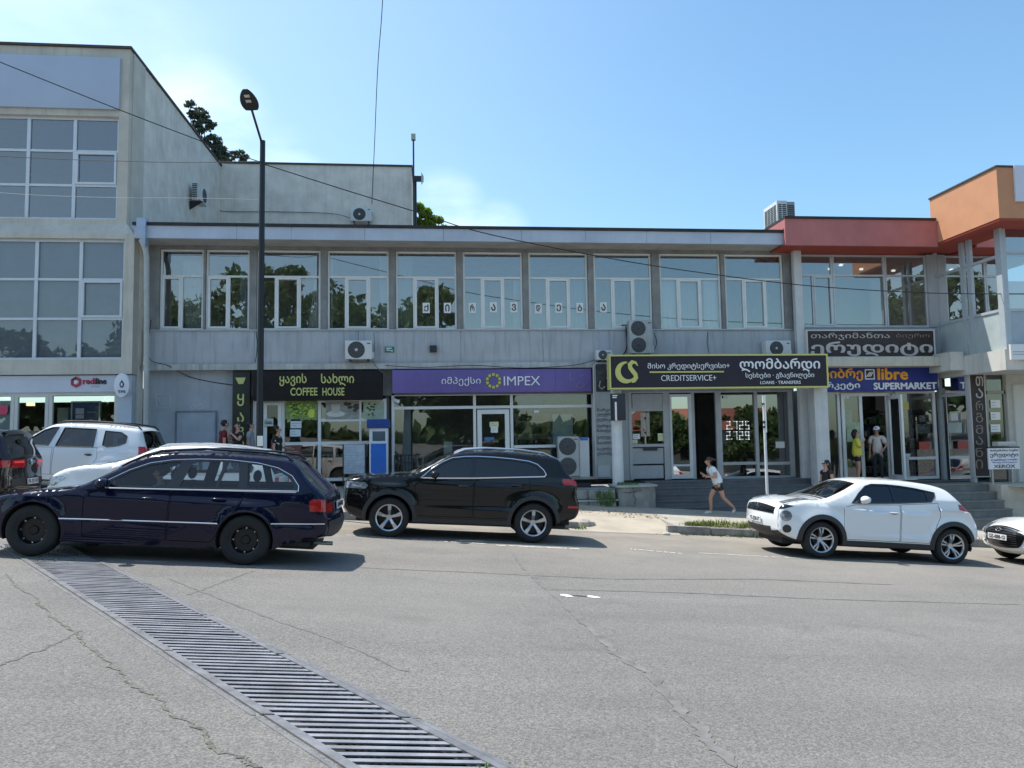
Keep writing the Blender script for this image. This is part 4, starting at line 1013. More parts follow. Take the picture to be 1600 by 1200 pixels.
# slab under the upper storey
slz1, slz0 = zB, zx(1560, 580)
slb = M('white_slab_render', (.56, .55, .51), .8, var=.1, scale=2, streak=.4)
MB().box(XW-.12, 30, YN-.12, 27, slz0, slz1-.004).build('slab', slb, rbd)
MB().box(XW-.55, XW-.122, y_of(1505), 22.7, slz0+.15, slz1+.12).build('slab_end', slb, rbd)
X0, X1, Z0, Z1 = rect(1577, 538, 1650, 562, YN-.2); o = solo(MB().box(X0, X1, YN-.26, YN-.2, Z0, Z1), 'wall_sign', M('white_sign_panel', (.70, .71, .72), .5), 'white panel sign on the slab at the right edge', 'sign')
b = MB()
for q in (549, 553): x0, x1, z0, z1 = rect(1583, q, 1606, q+1.2, YN-.26); b.box(x0, x1, YN-.266, YN-.259, z0, z1)
b.build('printed_lines', MATS['pale_print'], o)
# lower storey: glass door on the side wall, then the front
YM = atx(1516, 660, XW).y
lz0, lz1 = kz0-.25, slz0
b = MB()
for p0, p1 in ((1466, 1471), (1511, 1517)):
    b.box(XW, XW+.1, atx(p1, 660, XW).y, atx(p0, 660, XW).y, lz0, lz1)
b.box(XW+.01, XW+.09, YM, atx(1470, 660, XW).y, zx(1490, 617)-.05, zx(1490, 617)+.05)
sd = b.build('side_door_frame', M('pale_steel_frame', (.46, .50, .52), .45, metal=.2, var=.06), rbd)
MB().quad((XW+.05, YM, lz0), (XW+.05, 22.7, lz0), (XW+.05, 22.7, lz1), (XW+.05, YM, lz1)).build('side_door_pane', glass('grey_green_door_glass', (.40, .48, .47), .10, 1.2), rbd)
b = MB(); hp = [tuple(atx(p, q, XW-.06)) for p, q in ((1475, 678), (1473.5, 690), (1475, 702))]; b.tube(hp, .02, 6); b.build('handle', steel, sd)
def xposter(p, label, m):
    q0, q1 = atx(p[0], p[1], XW-.01), atx(p[2], p[3], XW-.01); b = MB(); b.box(XW-.012, XW-.004, min(q0.y, q1.y), max(q0.y, q1.y), q1.z, q0.z)
    return solo(b, 'paper_notice', m, label, 'notice')
xposter((1486, 646, 1497, 657), 'small white notice on the grey-green side glass door', paper)
xposter((1480, 661, 1503, 676), 'wide pale green notice on the grey-green side glass door', M('pale_teal_paper', (.5, .58, .54), .6, var=.15))
# vertical brown sign and the front parts at plane YM
X0, X1, Z0, Z1 = rect(1519, 585, 1541, 744, YM-.05)
o = solo(MB().box(X0, X1, YM-.06, YM+.05, Z0, Z1), 'shop_sign', brown, 'tall narrow brown sign with a column of curly pale letters', 'sign')
fr = MB(); fr.box(X0-.03, X0, YM-.08, YM+.05, Z0-.03, Z1+.03).box(X1, X1+.03, YM-.08, YM+.05, Z0-.03, Z1+.03).box(X0, X1, YM-.079, YM+.049, Z1, Z1+.03).box(X0, X1, YM-.079, YM+.049, Z0-.03, Z0); fr.build('frame', M('pale_sign_edge', (.5, .48, .46), .5), o)
for k, (ch, q0, q1) in enumerate((('თ', 588, 603), ('ა', 607, 622), ('რ', 626, 641), ('გ', 645, 660), ('მ', 664, 678), ('ა', 682, 695), ('ნ', 700, 714), ('ი', 718, 732))):
    x0, x1, z0, z1 = rect(1523, q0, 1537, q1, YM-.06); text(ch, x0+.03, x1-.03, z0, z1, YM-.06, silver if k < 2 else MATS['dim_letters'], o, bold=-.005 if k else .03, ext=.012)
dbx = MB(); X0, X1 = at(1541, 660, YM).x+.035, at(1574, 660, YM).x
for q in (613,): dbx.box(X0, X1, YM, YM+.08, at(1558, q, YM).z-.05, at(1558, q, YM).z+.05)
dbx.box(X0, X0+.05, YM, YM+.08, lz0, lz1); dbx.box(X1-.05, X1, YM, YM+.08, lz0, lz1); fd = dbx.build('front_door_frame', M('olive_frame', (.30, .29, .25), .5), rbd)
MB().quad((X0, YM+.05, lz0), (X1, YM+.05, lz0), (X1, YM+.05, lz1), (X0, YM+.05, lz1)).build('front_door_pane', MATS['grey_green_door_glass'], fd)
for q, w_ in ((630, 'uppermost'), (649, 'middle'), (668, 'lowest')):
    poster((1548, q-5, 1563, q+7), 'paper_notice', [paper], fn_lines, f'white notice on the narrow front door, {w_} of three', 'notice', Y=YM+.02)
MB().box(X1+.002, 30, YM-.05, YM+.3, lz0-.3, lz1-.002).build('front_wall', M('cream_front_wall', (.50, .49, .44), .8, var=.1, streak=.3), rbd)
b = MB(); x = at(1586, 660, YM-.1).x; b.box(x, x+.4, YM-.12, YM-.052, lz0-.1, lz1-.3); b.build('pilaster', M('cream_pilaster', (.58, .57, .52), .75, streak=.2), rbd)
ib = MB(); ib.quad((XW+.3, 27, lz0), (24, 27, lz0), (24, 27, lz1), (XW+.3, 27, lz1)); ib.quad((XW+.1, 20, lz0), (24, 20, lz0), (24, 27, lz0), (XW+.1, 27, lz0)); ib.quad((23, 20, lz0), (23, 27, lz0), (23, 27, lz1), (23, 20, lz1))
ib.quad((XW+.3, 27, zB), (24, 27, zB), (24, 27, zT), (XW+.3, 27, zT)); ib.quad((XW+.2, YN+.3, zB), (24, YN+.3, zB), (24, 27, zB), (XW+.2, 27, zB)); ib.quad((22.8, YN+.3, zB), (22.8, 27, zB), (22.8, 27, zT), (22.8, YN+.3, zT))
ib.build('interior', room2, rbd)
# right flight of steps with its pale cheek wall
ckx = atx(1568, 790, 17.0).x
SY = 20.35; zc = at(1580, 757, SY).z
cw = solo(MB().box(at(1566, 790, SY).x, at(1566, 790, SY).x+3, SY, YM-.07, zc-2.0, zc), 'step_wall', M('pale_stone_cheek', (.42, .40, .34), .85, var=.15, scale=3, streak=.35), 'pale stone cheek wall beside the steps at the right edge', 'wall', bevel=.015)
rs = MB(); rx0, rx1 = at(1430, 790, SY).x, at(1565, 790, SY).x
zb_ = pz(14, 20.2); nn = 5
for i in range(nn):
    y0 = SY-.75+.3*i; zz = zb_+(zl2-.01-zb_)*(i+1)/nn
    rs.box(rx0, rx1, y0, y0+.30 if i < nn-1 else YM, zz-.04, zz); rs.box(rx0+.01, rx1-.01, y0+.03, YM, zb_-1, zz-.04)
struct(rs, 'steps', M('grey_green_step', (.17, .175, .165), .7, var=.2, scale=3, streak=.3), bevel=.006)
# xerox board standing on the cheek wall
X0, X1, Z0, Z1 = rect(1545, 700, 1593, 733, SY+.3)
YX = SY+.3
xo = solo(MB().box(X0, X1, YX, YX+.05, Z0, Z1), 'standing_sign', M('white_board', (.68, .69, .72), .5), 'white standing board printed with black and blue words on two legs', 'sign')
b = MB()
for p in (1552, 1583): x = at(p, 740, YX).x; MB().cyl((x, YX+.03, zc), (x, YX+.03, Z0+.05), .025).build('leg', steel, xo)
MB().box(X0-.02, X1+.02, YX-.01, YX+.06, Z1, Z1+.035).build('top_rail', dark_metal, xo)
bp = M('black_board_print', (.02, .02, .03), .6); bl = M('blue_board_print', (.05, .06, .28), .6)
for body, p, m in (('თარჯიმანთა ბიურო', (1547, 702, 1591, 706), bp), ('ერუდიტი', (1547, 707.5, 1591, 715), bp), ('დოკუმენტების თარგმნა', (1548, 717, 1590, 720), bl), ('ნოტარიული', (1551, 721, 1589, 724), bl), ('XEROX', (1553, 726, 1586, 731), bp)):
    x0, x1, z0, z1 = rect(*p, YX); text(body, x0, x1, z0, z1, YX, m, xo, bold=.03 if m is bp else .01, ext=.004)
b = MB(); x0, x1, z0, z1 = rect(1558, 690, 1586, 697, YX+.15); b.box(x0, x1, YX+.1, YX+.35, z0, z1); b.cyl(((x0+x1)/2, YX+.2, Z1+.03), ((x0+x1)/2, YX+.2, z0), .03); solo(b, 'box_lamp', M('pale_box', (.5, .5, .48), .6), 'pale flat box lamp above the white standing board', 'lamp', bevel=.01)

# ================================================================== LEFT BUILDING
lbd = thing('left_building', 'tall cream grey building with large grid windows and a lower shop', 'building', (-12, 26, -1.2))
cream = M('cream_grey_render', (.55, .515, .45), .85, var=.12, scale=1.2, bump=.18, bscale=14, streak=.45, stcol=(.33, .31, .27))
pebble = M('pebbledash_render', (.70, .655, .59), .9, var=.16, scale=1.6, bump=.5, bscale=22, streak=.5, stcol=(.50, .47, .42))
YU, YLo = 22.35, 22.1
XU = at(200, 250, YU).x; XLo = at(208, 480, YLo).x
zTop = at(203, 77, YU).z
zu1, zu0 = at(92, 180, YU).z, at(92, 342, YU).z
xr = at(184, 260, YU).x
FARX = -40
b = MB()
b.box(FARX, xr, YU, YU+.3, zu1, zTop)                                     # parapet band
b.box(xr, XU, YU, YU+.5, zu0, zTop)                                        # right pier
zled = at(92, 349, YU).z
b.box(FARX, XU, YU-.02, YU+.4, zled, zu0)
b.build('upper_wall', cream, lbd)
zl1, zl0 = at(92, 372, YLo).z, at(92, 562, YLo).z
zlb = at(92, 585, YLo).z
# splayed ledge between the storeys
xrl = at(193, 470, YLo).x
b = MB(); b.add([(FARX, YU-.02, zled), (XU, YU-.02, zled), (XLo, YLo, zl1+.12), (FARX, YLo, zl1+.12), (XU, YU+.4, zled), (XLo, YU+.4, zl1+.12)], [(3, 2, 1, 0), (2, 5, 4, 1)])
b.box(FARX, XLo, YLo, YLo+.3, zl1, zl1+.12); b.box(xrl, XLo, YLo, YLo+.4, zl0, zl1); b.box(FARX, XLo, YLo, YLo+.4, zlb, zl0)
b.build('lower_wall', cream, lbd)
# side walls (facing right)
YBk = 31.8
b = MB(); b.box(XU-.3, XU-.002, YU+.5, YBk, zled-.5, zTop-.004); b.box(XLo-.35, XLo-.002, YLo+.4, YU+.6, -1.6, zled-.01)
b.build('side_wall', pebble, lbd)
MB().box(XU-.302, XU+.03, YU+.2, YU+1.1, zled, zTop-.02).build('corner_strip', cream, lbd)
b = MB(); b.box(FARX, XU+.05, YU-.06, YBk+.2, zTop+.003, zTop+.07); b.build('roof', M('dark_roof_edge', (.06, .045, .045), .7, var=.3), lbd)
# window grids
def big_grid(p_l, p_ms, q_ts, Z0, Z1, xr_, Y, sash, pm):
    xs_ = [at(p, q, Y).x for p, q in p_ms]; pitch = xs_[1]-xs_[0]
    xs_ = [xs_[0]-pitch*k for k in (6, 5, 4, 3, 2, 1)]+xs_
    X0 = xs_[0]-pitch+.02
    zs_ = [at(92, q, Y).z for q in q_ts]; fw = .075
    b = MB(); b.box(X0, X0+fw, Y+.12, Y+.2, Z0, Z1); b.box(xr_-fw, xr_, Y+.12, Y+.2, Z0, Z1); b.box(X0+fw, xr_-fw, Y+.122, Y+.198, Z0, Z0+fw); b.box(X0+fw, xr_-fw, Y+.122, Y+.198, Z1-fw, Z1)
    for x in xs_: b.box(x-fw*.6, x+fw*.6, Y+.115, Y+.2, Z0+fw, Z1-fw)
    for z in zs_: b.box(X0+fw, xr_-fw, Y+.125, Y+.195, z-fw*.45, z+fw*.45)
    o = b.build('window', M('pale_aluminium_frame', (.60, .63, .67), .4, metal=.2, var=.05), lbd)
    MB().quad((X0, Y+.16, Z0), (xr_, Y+.16, Z0), (xr_, Y+.16, Z1), (X0, Y+.16, Z1)).build('pane', pm, o)
    s = MB(); a0, a1 = xs_[-1]+fw*.6, xr_-fw; c0, c1 = zs_[1]+fw*.45, zs_[0]-fw*.45; t = .06
    s.box(a0, a0+t, Y+.09, Y+.18, c0, c1).box(a1-t, a1, Y+.09, Y+.18, c0, c1).box(a0+t, a1-t, Y+.09, Y+.18, c0, c0+t).box(a0+t, a1-t, Y+.09, Y+.18, c1-t, c1)
    s.build('sash', MATS['pale_aluminium_frame'], o)
    return X0, o
blue_glass = glass('blue_window_glass', (.38, .46, .58), .14, 1.3, ior=1.55, wav=.02)
GX0, ow = big_grid(0, [(40, 260), (113, 260)], (233, 287), zu0, zu1, xr, YU, True, blue_glass)
grey_glass = glass('grey_window_glass', (.70, .74, .76), .07, 1.0, wav=.01)
GX1, ow2 = big_grid(0, [(52, 470), (122, 470)], (435, 497), zl0, zl1, xrl, YLo, True, grey_glass)
b = MB(); b.box(GX1, xrl, YLo+.24, YLo+.26, zl0, zl1); solo(b, 'roller_blind', M('slate_grey_blind', (.48, .52, .58), .8, var=.08, scale=2), 'slate grey blinds drawn behind the lower grid window', 'blind')
b = MB(); X0, X1, Y0, Y1, Z0, Z1 = FARX, XU-.35, YU+.4, 28, zu0-.2, zu1+.2
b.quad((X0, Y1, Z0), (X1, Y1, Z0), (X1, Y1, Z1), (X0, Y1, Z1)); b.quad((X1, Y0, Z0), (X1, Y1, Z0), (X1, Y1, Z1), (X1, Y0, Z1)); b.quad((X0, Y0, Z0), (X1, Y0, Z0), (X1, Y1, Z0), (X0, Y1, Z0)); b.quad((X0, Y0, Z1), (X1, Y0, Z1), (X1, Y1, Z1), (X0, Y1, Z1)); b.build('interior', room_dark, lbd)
for k, (p0, p1) in enumerate(((118, 180), (44, 108))):
    X0, X1 = at(p0, 210, YU).x, at(p1, 210, YU).x
    solo(MB().box(X0, X1, YU+.28, YU+.29, at(92, 286, YU).z if k == 0 else at(92, 233, YU).z, zu1), 'roller_blind', M('pale_blue_blind', (.13, .17, .24), .8, var=.05), f'pale blue blind behind the upper grid window, {("right", "middle")[k]} column', 'blind')
X0, X1, Z0, Z1 = rect(-260, 83, 187, 165, YU-.08)
solo(MB().box(X0, X1, YU-.09, YU-.003, Z0, Z1), 'blank_billboard', M('pale_blue_board', (.42, .48, .60), .5, var=.05, scale=.8), 'large blank pale blue sign board under the left roof edge', 'billboard', bevel=.01)
# lower shop of the left building
YSh = YLo+.12
sgz1, sgz0 = at(100, 587, YSh).z, at(100, 613, YSh).z
lsh = MB().box(FARX, XLo-.02, YSh-.02, YSh+.2, sgz0, sgz1)
lo_ = lsh.build('shop_fascia', M('lilac_white_fascia', (.60, .62, .70), .45, var=.05), lbd)
bz0 = -1.45
b = MB(); b.box(at(183, 650, YSh).x, XLo-.03, YSh, YSh+.2, bz0-.3, sgz0-.002); b.box(FARX, at(-30, 650, YSh).x, YSh, YSh+.2, bz0-.3, sgz0-.002); b.build('shop_wall', M('white_blue_panel', (.52, .57, .66), .5, var=.06), lbd)
b = frame_grid(at(-30, 650, YSh).x, at(183, 650, YSh).x, bz0, sgz0, YSh+.02, [at(p, 650, YSh).x for p in (18, 24, 72, 78)], [(at(45, 618, YSh).z, at(24, 650, YSh).x, at(72, 650, YSh).x)], .09)
sf = b.build('shopfront', M('cream_white_frame', (.62, .61, .56), .45, var=.06), lbd)
gpane(sf, at(-30, 650, YSh).x, at(183, 650, YSh).x, bz0, sgz0, YSh+.08)
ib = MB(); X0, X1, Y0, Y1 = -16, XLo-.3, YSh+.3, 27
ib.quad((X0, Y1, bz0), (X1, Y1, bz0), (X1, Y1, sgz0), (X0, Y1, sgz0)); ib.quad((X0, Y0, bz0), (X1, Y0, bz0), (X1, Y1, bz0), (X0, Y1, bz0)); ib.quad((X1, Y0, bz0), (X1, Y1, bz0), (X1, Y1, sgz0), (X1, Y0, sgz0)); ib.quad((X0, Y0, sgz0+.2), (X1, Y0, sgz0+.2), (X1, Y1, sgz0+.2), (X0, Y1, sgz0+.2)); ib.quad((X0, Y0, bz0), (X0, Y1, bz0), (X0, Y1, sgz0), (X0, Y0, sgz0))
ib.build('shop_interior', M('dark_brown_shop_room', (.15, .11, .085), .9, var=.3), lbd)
# logo on the fascia: hexagon with a play mark and a two-colour word bar
c = at(119, 597, YSh-.03); r = .15; lg = M('crimson_letters', (.42, .02, .06), .45); lk = M('near_black_letters', (.03, .015, .02), .45)
hexa = [(c.x+r*math.cos(math.radians(60*i+30)), c.z+r*math.sin(math.radians(60*i+30))) for i in range(6)]; hexb = [(c.x+.55*(x-c.x), c.z+.55*(z-c.z)) for x, z in hexa]
b = MB()
for i in range(6): b.mat(1 if i in (1,) else 0).prism([hexb[i], hexa[i], hexa[(i+1) % 6], hexb[(i+1) % 6]], YSh-.05, YSh-.021)
le = solo(b, 'wall_logo', [lg, lk], 'crimson hexagon logo with a blurred word on the left shop fascia', 'logo')
MB().prism([(c.x-.045, c.z-.07), (c.x+.08, c.z), (c.x-.045, c.z+.07)], YSh-.045, YSh-.0215).build('play_mark', wl, le)
x0, x1, z0, z1 = rect(130, 591, 150, 600, YSh-.03); text('redi', x0, x1, z0, z1, YSh-.021, lg, le, bold=.06, ext=.02)
x0, x1, z0, z1 = rect(150.5, 591, 166, 600, YSh-.03); text('line', x0, x1, z0, z1, YSh-.021, lk, le, bold=.06, ext=.02)
x0, x1, z0, z1 = rect(142, 603, 156, 604.5, YSh-.03); MB().box(x0, x1, YSh-.03, YSh-.0215, z0, z1).build('tag_line', M('pale_print_b', (.4, .42, .5), .6), le)
# oval projecting sign with a drop
c = at(190, 602, YSh-.35); b = MB(); n = 28
b.prism([(c.x+.20*math.cos(2*math.pi*i/n), c.z+.33*math.sin(2*math.pi*i/n)) for i in range(n)], YSh-.36, YSh-.20)
b.box(c.x-.03, c.x+.03, YSh-.2, YSh-.021, c.z-.03, c.z+.03)
ov = solo(b, 'oval_sign', M('white_oval', (.74, .75, .80), .4), 'white oval sign with a dark blue drop and small letters', 'sign', bevel=.012)
ob = M('navy_print', (.02, .03, .12), .5)
MB().prism([(c.x+.06*math.cos(t)*(1 if math.sin(t) < 0 else 1-math.sin(t)*.9)+.01, c.z+.04+.11*math.sin(t)) for t in [2*math.pi*i/20 for i in range(20)]], YSh-.372, YSh-.355).build('drop_emblem', ob, ov)
MB().prism([(c.x+.025*math.cos(t)+.01, c.z+.02+.05*math.sin(t)) for t in [2*math.pi*i/12 for i in range(12)]], YSh-.378, YSh-.371).build('drop_core', wl, ov)
text('TPS', c.x-.09, c.x+.11, c.z-.21, c.z-.14, YSh-.36, ob, ov, bold=.03, ext=.01)
X0, X1, Z0, Z1 = rect(-20, 633, 12, 648, YSh); b = MB(); b.prism([(X0, Z0), (X1-.04, Z0), (X1, Z0+.08), (X1, Z1), (X0, Z1)], YSh-.004, YSh+.012)
bo = solo(b, 'window_sticker', M('pink_red_vinyl', (.55, .05, .12), .5), 'pink red sticker on the leftmost shop window', 'sticker')
X0, X1, Z0, Z1 = rect(-20, 626, 16, 700, YSh); solo(MB().box(X0, X1, YSh+.085, YSh+.1, Z0, Z1), 'window_film', M('pale_film', (.42, .52, .58), .5), 'pale blue film covering the leftmost shop window', 'window film')
X0, X1, Z0, Z1 = rect(113, 629, 154, 700, YSh+.2); o = solo(MB().box(X0, X1, YSh+.2, YSh+.25, Z0, Z1), 'lightbox', M('navy_lightbox', (.04, .06, .16), .4), 'navy framed light box inside the left shop window', 'light box')
fr = MB(); t = .04; fr.box(X0-t, X0, YSh+.18, YSh+.26, Z0, Z1+t).box(X1, X1+t, YSh+.18, YSh+.26, Z0, Z1+t).box(X0, X1, YSh+.181, YSh+.259, Z1, Z1+t); fr.build('frame', M('pale_box_frame', (.55, .56, .58), .4), o)
x0, x1, z0, z1 = rect(118, 638, 131, 647, YSh+.19); MB().box(x0, x1, YSh+.19, YSh+.199, z0, z1).build('white_card', paper, o)
x0, x1, z0, z1 = rect(118, 648, 131, 654, YSh+.19); MB().box(x0, x1, YSh+.19, YSh+.199, z0, z1).build('white_card', paper, o)
x0, x1, z0, z1 = rect(136, 643, 150, 645, YSh+.19); MB().box(x0, x1, YSh+.19, YSh+.199, z0, z1).build('pale_line', MATS['pale_print'], o)
X0, X1, Z0, Z1 = rect(89, 637, 106, 700, YSh+.9); solo(MB().box(X0, X1, YSh+.9, YSh+1.2, Z0, Z1), 'cabinet', M('pale_green_cabinet', (.42, .48, .40), .5), 'pale green cabinet inside the left shop window', 'cabinet', bevel=.01)
X0, X1, Z0, Z1 = rect(41, 629, 52, 634, YSh+.6); solo(MB().box(X0, X1, YSh+.6, YSh+.7, Z0, Z1), 'shop_lamp', M('warm_lit_lamp', (1, .85, .5), .5, emit=1.2), 'small warm lit lamp behind the left shop door', 'lamp')

# downpipe with hopper in the corner
dpm = M('grey_downpipe_paint', (.42, .43, .41), .6, var=.12, scale=4); b = MB()
YDp = 22.0
pts = [at(p, q, YDp) for p, q in ((221, 375), (227, 388), (229, 400), (229, 560), (228, 700))]
b.tube([tuple(p) for p in pts], .075, 10)
dp = solo(b, 'downpipe', dpm, 'grey downpipe in the corner between the left and centre buildings', 'pipe', smooth=True)
X0, X1, Z0, Z1 = rect(213, 341, 230, 356, YDp-.1)
MB().prism([(X0+.02, Z1), (X0+.02, Z0), (X0+.14, Z0-.38), (X0+.26, Z0-.55), (X1-.02, Z0-.45), (X1-.02, Z1)], YDp-.16, YDp+.12).build('hopper', M('blue_zinc', (.36, .43, .55), .45, metal=.3, var=.15), dp, bevel=.01)

# ================================================================== BACK BUILDING
bk = thing('back_building', 'plain grey pebbledash block rising behind the flat roof', 'building', (-4.5, 33, 6))
XBk = at(643, 300, YBk).x
zBk = at(500, 258, YBk).z
MB().box(XU-.31, XBk, YBk+.01, YBk+6, 5.0, zBk).build('wall', pebble, bk)
MB().box(XU-.3, XBk+.05, YBk-.05, YBk+6.1, zBk+.003, zBk+.07).build('roof', MATS['dark_roof_edge'], bk)
# ================================================================== CARS
def pip(pts, poly):
    """numpy point-in-polygon"""
    x, y = pts[:, 0], pts[:, 1]; r = np.zeros(len(pts), bool); n = len(poly)
    for i in range(n):
        x1, y1 = poly[i]; x2, y2 = poly[(i+1) % n]
        if y1 == y2: continue
        c = ((y1 > y) != (y2 > y)) & (x < (x2-x1)*(y-y1)/(y2-y1)+x1); r ^= c
    return r
def dist_poly(pts, line):
    d = np.full(len(pts), 1e9)
    for a, b in zip(line[:-1], line[1:]):
        a = np.array(a[:2]); b = np.array(b[:2]); v = b-a; L2 = max(1e-12, v@v)
        t = np.clip(((pts-a)@v)/L2, 0, 1); q = a+t[:, None]*v
        d = np.minimum(d, np.hypot(*(pts-q).T))
    return d
def offset_poly(poly, d):
    n = len(poly); A = sum(poly[i][0]*poly[(i+1) % n][1]-poly[(i+1) % n][0]*poly[i][1] for i in range(n)); s = 1 if A > 0 else -1; o = []
    for i in range(n):
        p, q, r = Vector(poly[i-1]), Vector(poly[i]), Vector(poly[(i+1) % n])
        e1, e2 = (q-p).normalized(), (r-q).normalized(); n1, n2 = Vector((e1.y, -e1.x)), Vector((e2.y, -e2.x))
        m = n1+n2; m = m/max(.35, m.length_squared/2) if m.length > 1e-6 else n1
        o.append((q.x+s*m.x*d, q.y+s*m.y*d))
    return o
def catmull(P, sub):
    P = [np.array(p, float) for p in P]; n = len(P); out_ = []
    for i in range(n-1):
        p0 = P[i-1] if i else 2*P[0]-P[1]; p1, p2 = P[i], P[i+1]; p3 = P[i+2] if i+2 < n else 2*P[-1]-P[-2]
        for k in range(sub):
            t = k/sub; m1 = (p2-p0)/2; m2 = (p3-p1)/2
            l = np.linalg.norm(p2[:2]-p1[:2]);
            for m in (m1, m2):
                mm = np.linalg.norm(m[:2])
                if mm > 1.2*l: m *= 1.2*l/mm
            out_.append((2*t**3-3*t*t+1)*p1+(t**3-2*t*t+t)*m1+(-2*t**3+3*t*t)*p2+(t**3-t*t)*m2)
    out_.append(P[-1]); return out_
def smooth_poly(poly, sub=4):
    P = list(poly); n = len(P); r = []
    for i in range(n):
        p0, p1, p2, p3 = (np.array(P[(i+k-1) % n], float) for k in range(4))
        for k in range(sub):
            t = k/sub; r.append(tuple(.5*((2*p1)+(-p0+p2)*t+(2*p0-5*p1+4*p2-p3)*t*t+(-p0+3*p1-3*p2+p3)*t**3)))
    return r
def subdiv(poly, step=.05):
    r = []; n = len(poly)
    for i in range(n):
        a, b = np.array(poly[i]), np.array(poly[(i+1) % n]); k = max(1, int(np.hypot(*(b-a))/step))
        for j in range(k): r.append(tuple(a+(b-a)*j/k))
    return r

chrome = M('chrome_trim', (.72, .73, .74), .12, metal=1.0)
tyre_m = M('tyre_rubber', (.018, .018, .019), .82, var=.25, scale=14, bump=.1, bscale=60)
silver_rim = M('silver_alloy', (.55, .56, .58), .28, metal=.85)
dark_rim = M('dark_alloy', (.02, .02, .022), .4, metal=.4)
red_lens = M('red_lamp_lens', (.42, .012, .015), .12, coat=.6)
clear_lens = M('clear_lamp_lens', (.30, .32, .35), .08, metal=.45, coat=1.0, var=.6, scale=18)
trim_black = M('black_exterior_plastic', (.030, .030, .032), .6, var=.15, scale=20)
gloss_black = M('gloss_black_trim', (.008, .008, .009), .12, coat=.5)
seat_m = M('dark_seat_fabric', (.035, .035, .038), .85)
cabin_m = M('dark_cabin_plastic', (.022, .022, .024), .75)
plate_m = M('number_plate_white', (.72, .73, .75), .4)
plate_t = M('number_plate_black', (.01, .01, .012), .5)

def make_wheel(car, x, z, y, R, w, rim_r, style, rimm, tmpl=None):
    if tmpl:
        hub, kids = tmpl
        h = hub.copy(); COL.objects.link(h); h.parent = car
        for k in kids: c = k.copy(); COL.objects.link(c); c.parent = h
    else:
        b = MB(); b.lathe([(.0, -.045), (.05, -.045), (.062, -.03), (.062, 0)], (0, 0, 0), 'Y', 16, False)
        for k in range(5):
            t = 2*math.pi*k/5+.3; b.cyl((.042*math.cos(t), -.05, .042*math.sin(t)), (.042*math.cos(t), -.03, .042*math.sin(t)), .008, n=6)
        h = b.build('wheel', rimm if style != 'steel' else dark_rim, car, smooth=True, org=Vector())
        hw = w/2; b = MB()
        b.lathe([(rim_r-.005, -hw+.012), (rim_r+.012, -hw-.004), (R*.90, -hw-.010), (R*.965, -hw+.008), (R, -hw+.035), (R, hw-.035), (R*.965, hw-.008), (R*.9, hw+.01), (rim_r, hw)], (0, 0, 0), 'Y', 48, False)
        b.build('tyre', tyre_m, h, smooth=True, angle=60, org=Vector())
        b = MB()
        b.mat(0).lathe([(rim_r-.002, -hw+.008), (rim_r+.008, -hw-.002), (rim_r-.012, -hw+.010), (rim_r-.018, -hw+.03)], (0, 0, 0), 'Y', 48, False)
        b.mat(1).lathe([(rim_r-.018, -hw+.03), (rim_r-.03, hw-.05)], (0, 0, 0), 'Y', 40, False)
        b.mat(1).lathe([(.0, .02), (rim_r-.03, .025)], (0, 0, 0), 'Y', 32, False)
        b.mat(1).lathe([(.0, -.005), (.10, -.005), (.135, .0), (.14, .015)], (0, 0, 0), 'Y', 24, False)
        b.mat(0)
        def spoke(t, w0, w1, r0=.045, r1=None, y0=-.048, y1=None):
            r1 = r1 or rim_r-.012; y1 = -hw+.016 if y1 is None else y1
            c, s = math.cos(t), math.sin(t)
            def p(r, q, yy): return (r*c-q*s, yy, r*s+q*c)
            rm = (r0+r1)/2; ym = min(y0, y1)-.006
            vs = []
            for r, ww, yy in ((r0, w0, y0), (rm, (w0+w1)*.47, ym), (r1, w1, y1)):
                vs += [p(r, -ww/2, yy+.012), p(r, -ww/2*.7, yy), p(r, ww/2*.7, yy), p(r, ww/2, yy+.012), p(r, ww/2, yy+.05), p(r, -ww/2, yy+.05)]
            fs = []
            for j in range(2):
                for k in range(6): fs.append((j*6+k, j*6+(k+1) % 6, j*6+6+(k+1) % 6, j*6+6+k))
            b.add(vs, fs)
        if style == 'five':
            for k in range(5): spoke(2*math.pi*k/5+math.pi/2, .055, .085)
        elif style == 'double':
            for k in range(5):
                for d in (-.16, .16): spoke(2*math.pi*k/5+math.pi/2+d, .036, .036, .05)
        elif style == 'steel':
            b.lathe([(.05, -.03), (.10, -.045), (.15, -.04), (rim_r-.03, -.02), (rim_r-.015, -.03)], (0, 0, 0), 'Y', 40, False)
            b.mat(2)
            for k in range(8):
                t = 2*math.pi*k/8; b.cyl((.155*math.cos(t), -.05, .155*math.sin(t)), (.155*math.cos(t), -.03, .155*math.sin(t)), .010, n=6)
        else:
            for k in range(7): spoke(2*math.pi*k/7+math.pi/2, .035, .05)
        b.build('rim', [rimm, dark_rim, silver_rim], h, smooth=True, angle=35, org=Vector())
    h.location = (x, y, z)
    if y > 0: h.rotation_euler = (0, 0, math.pi)
    return h

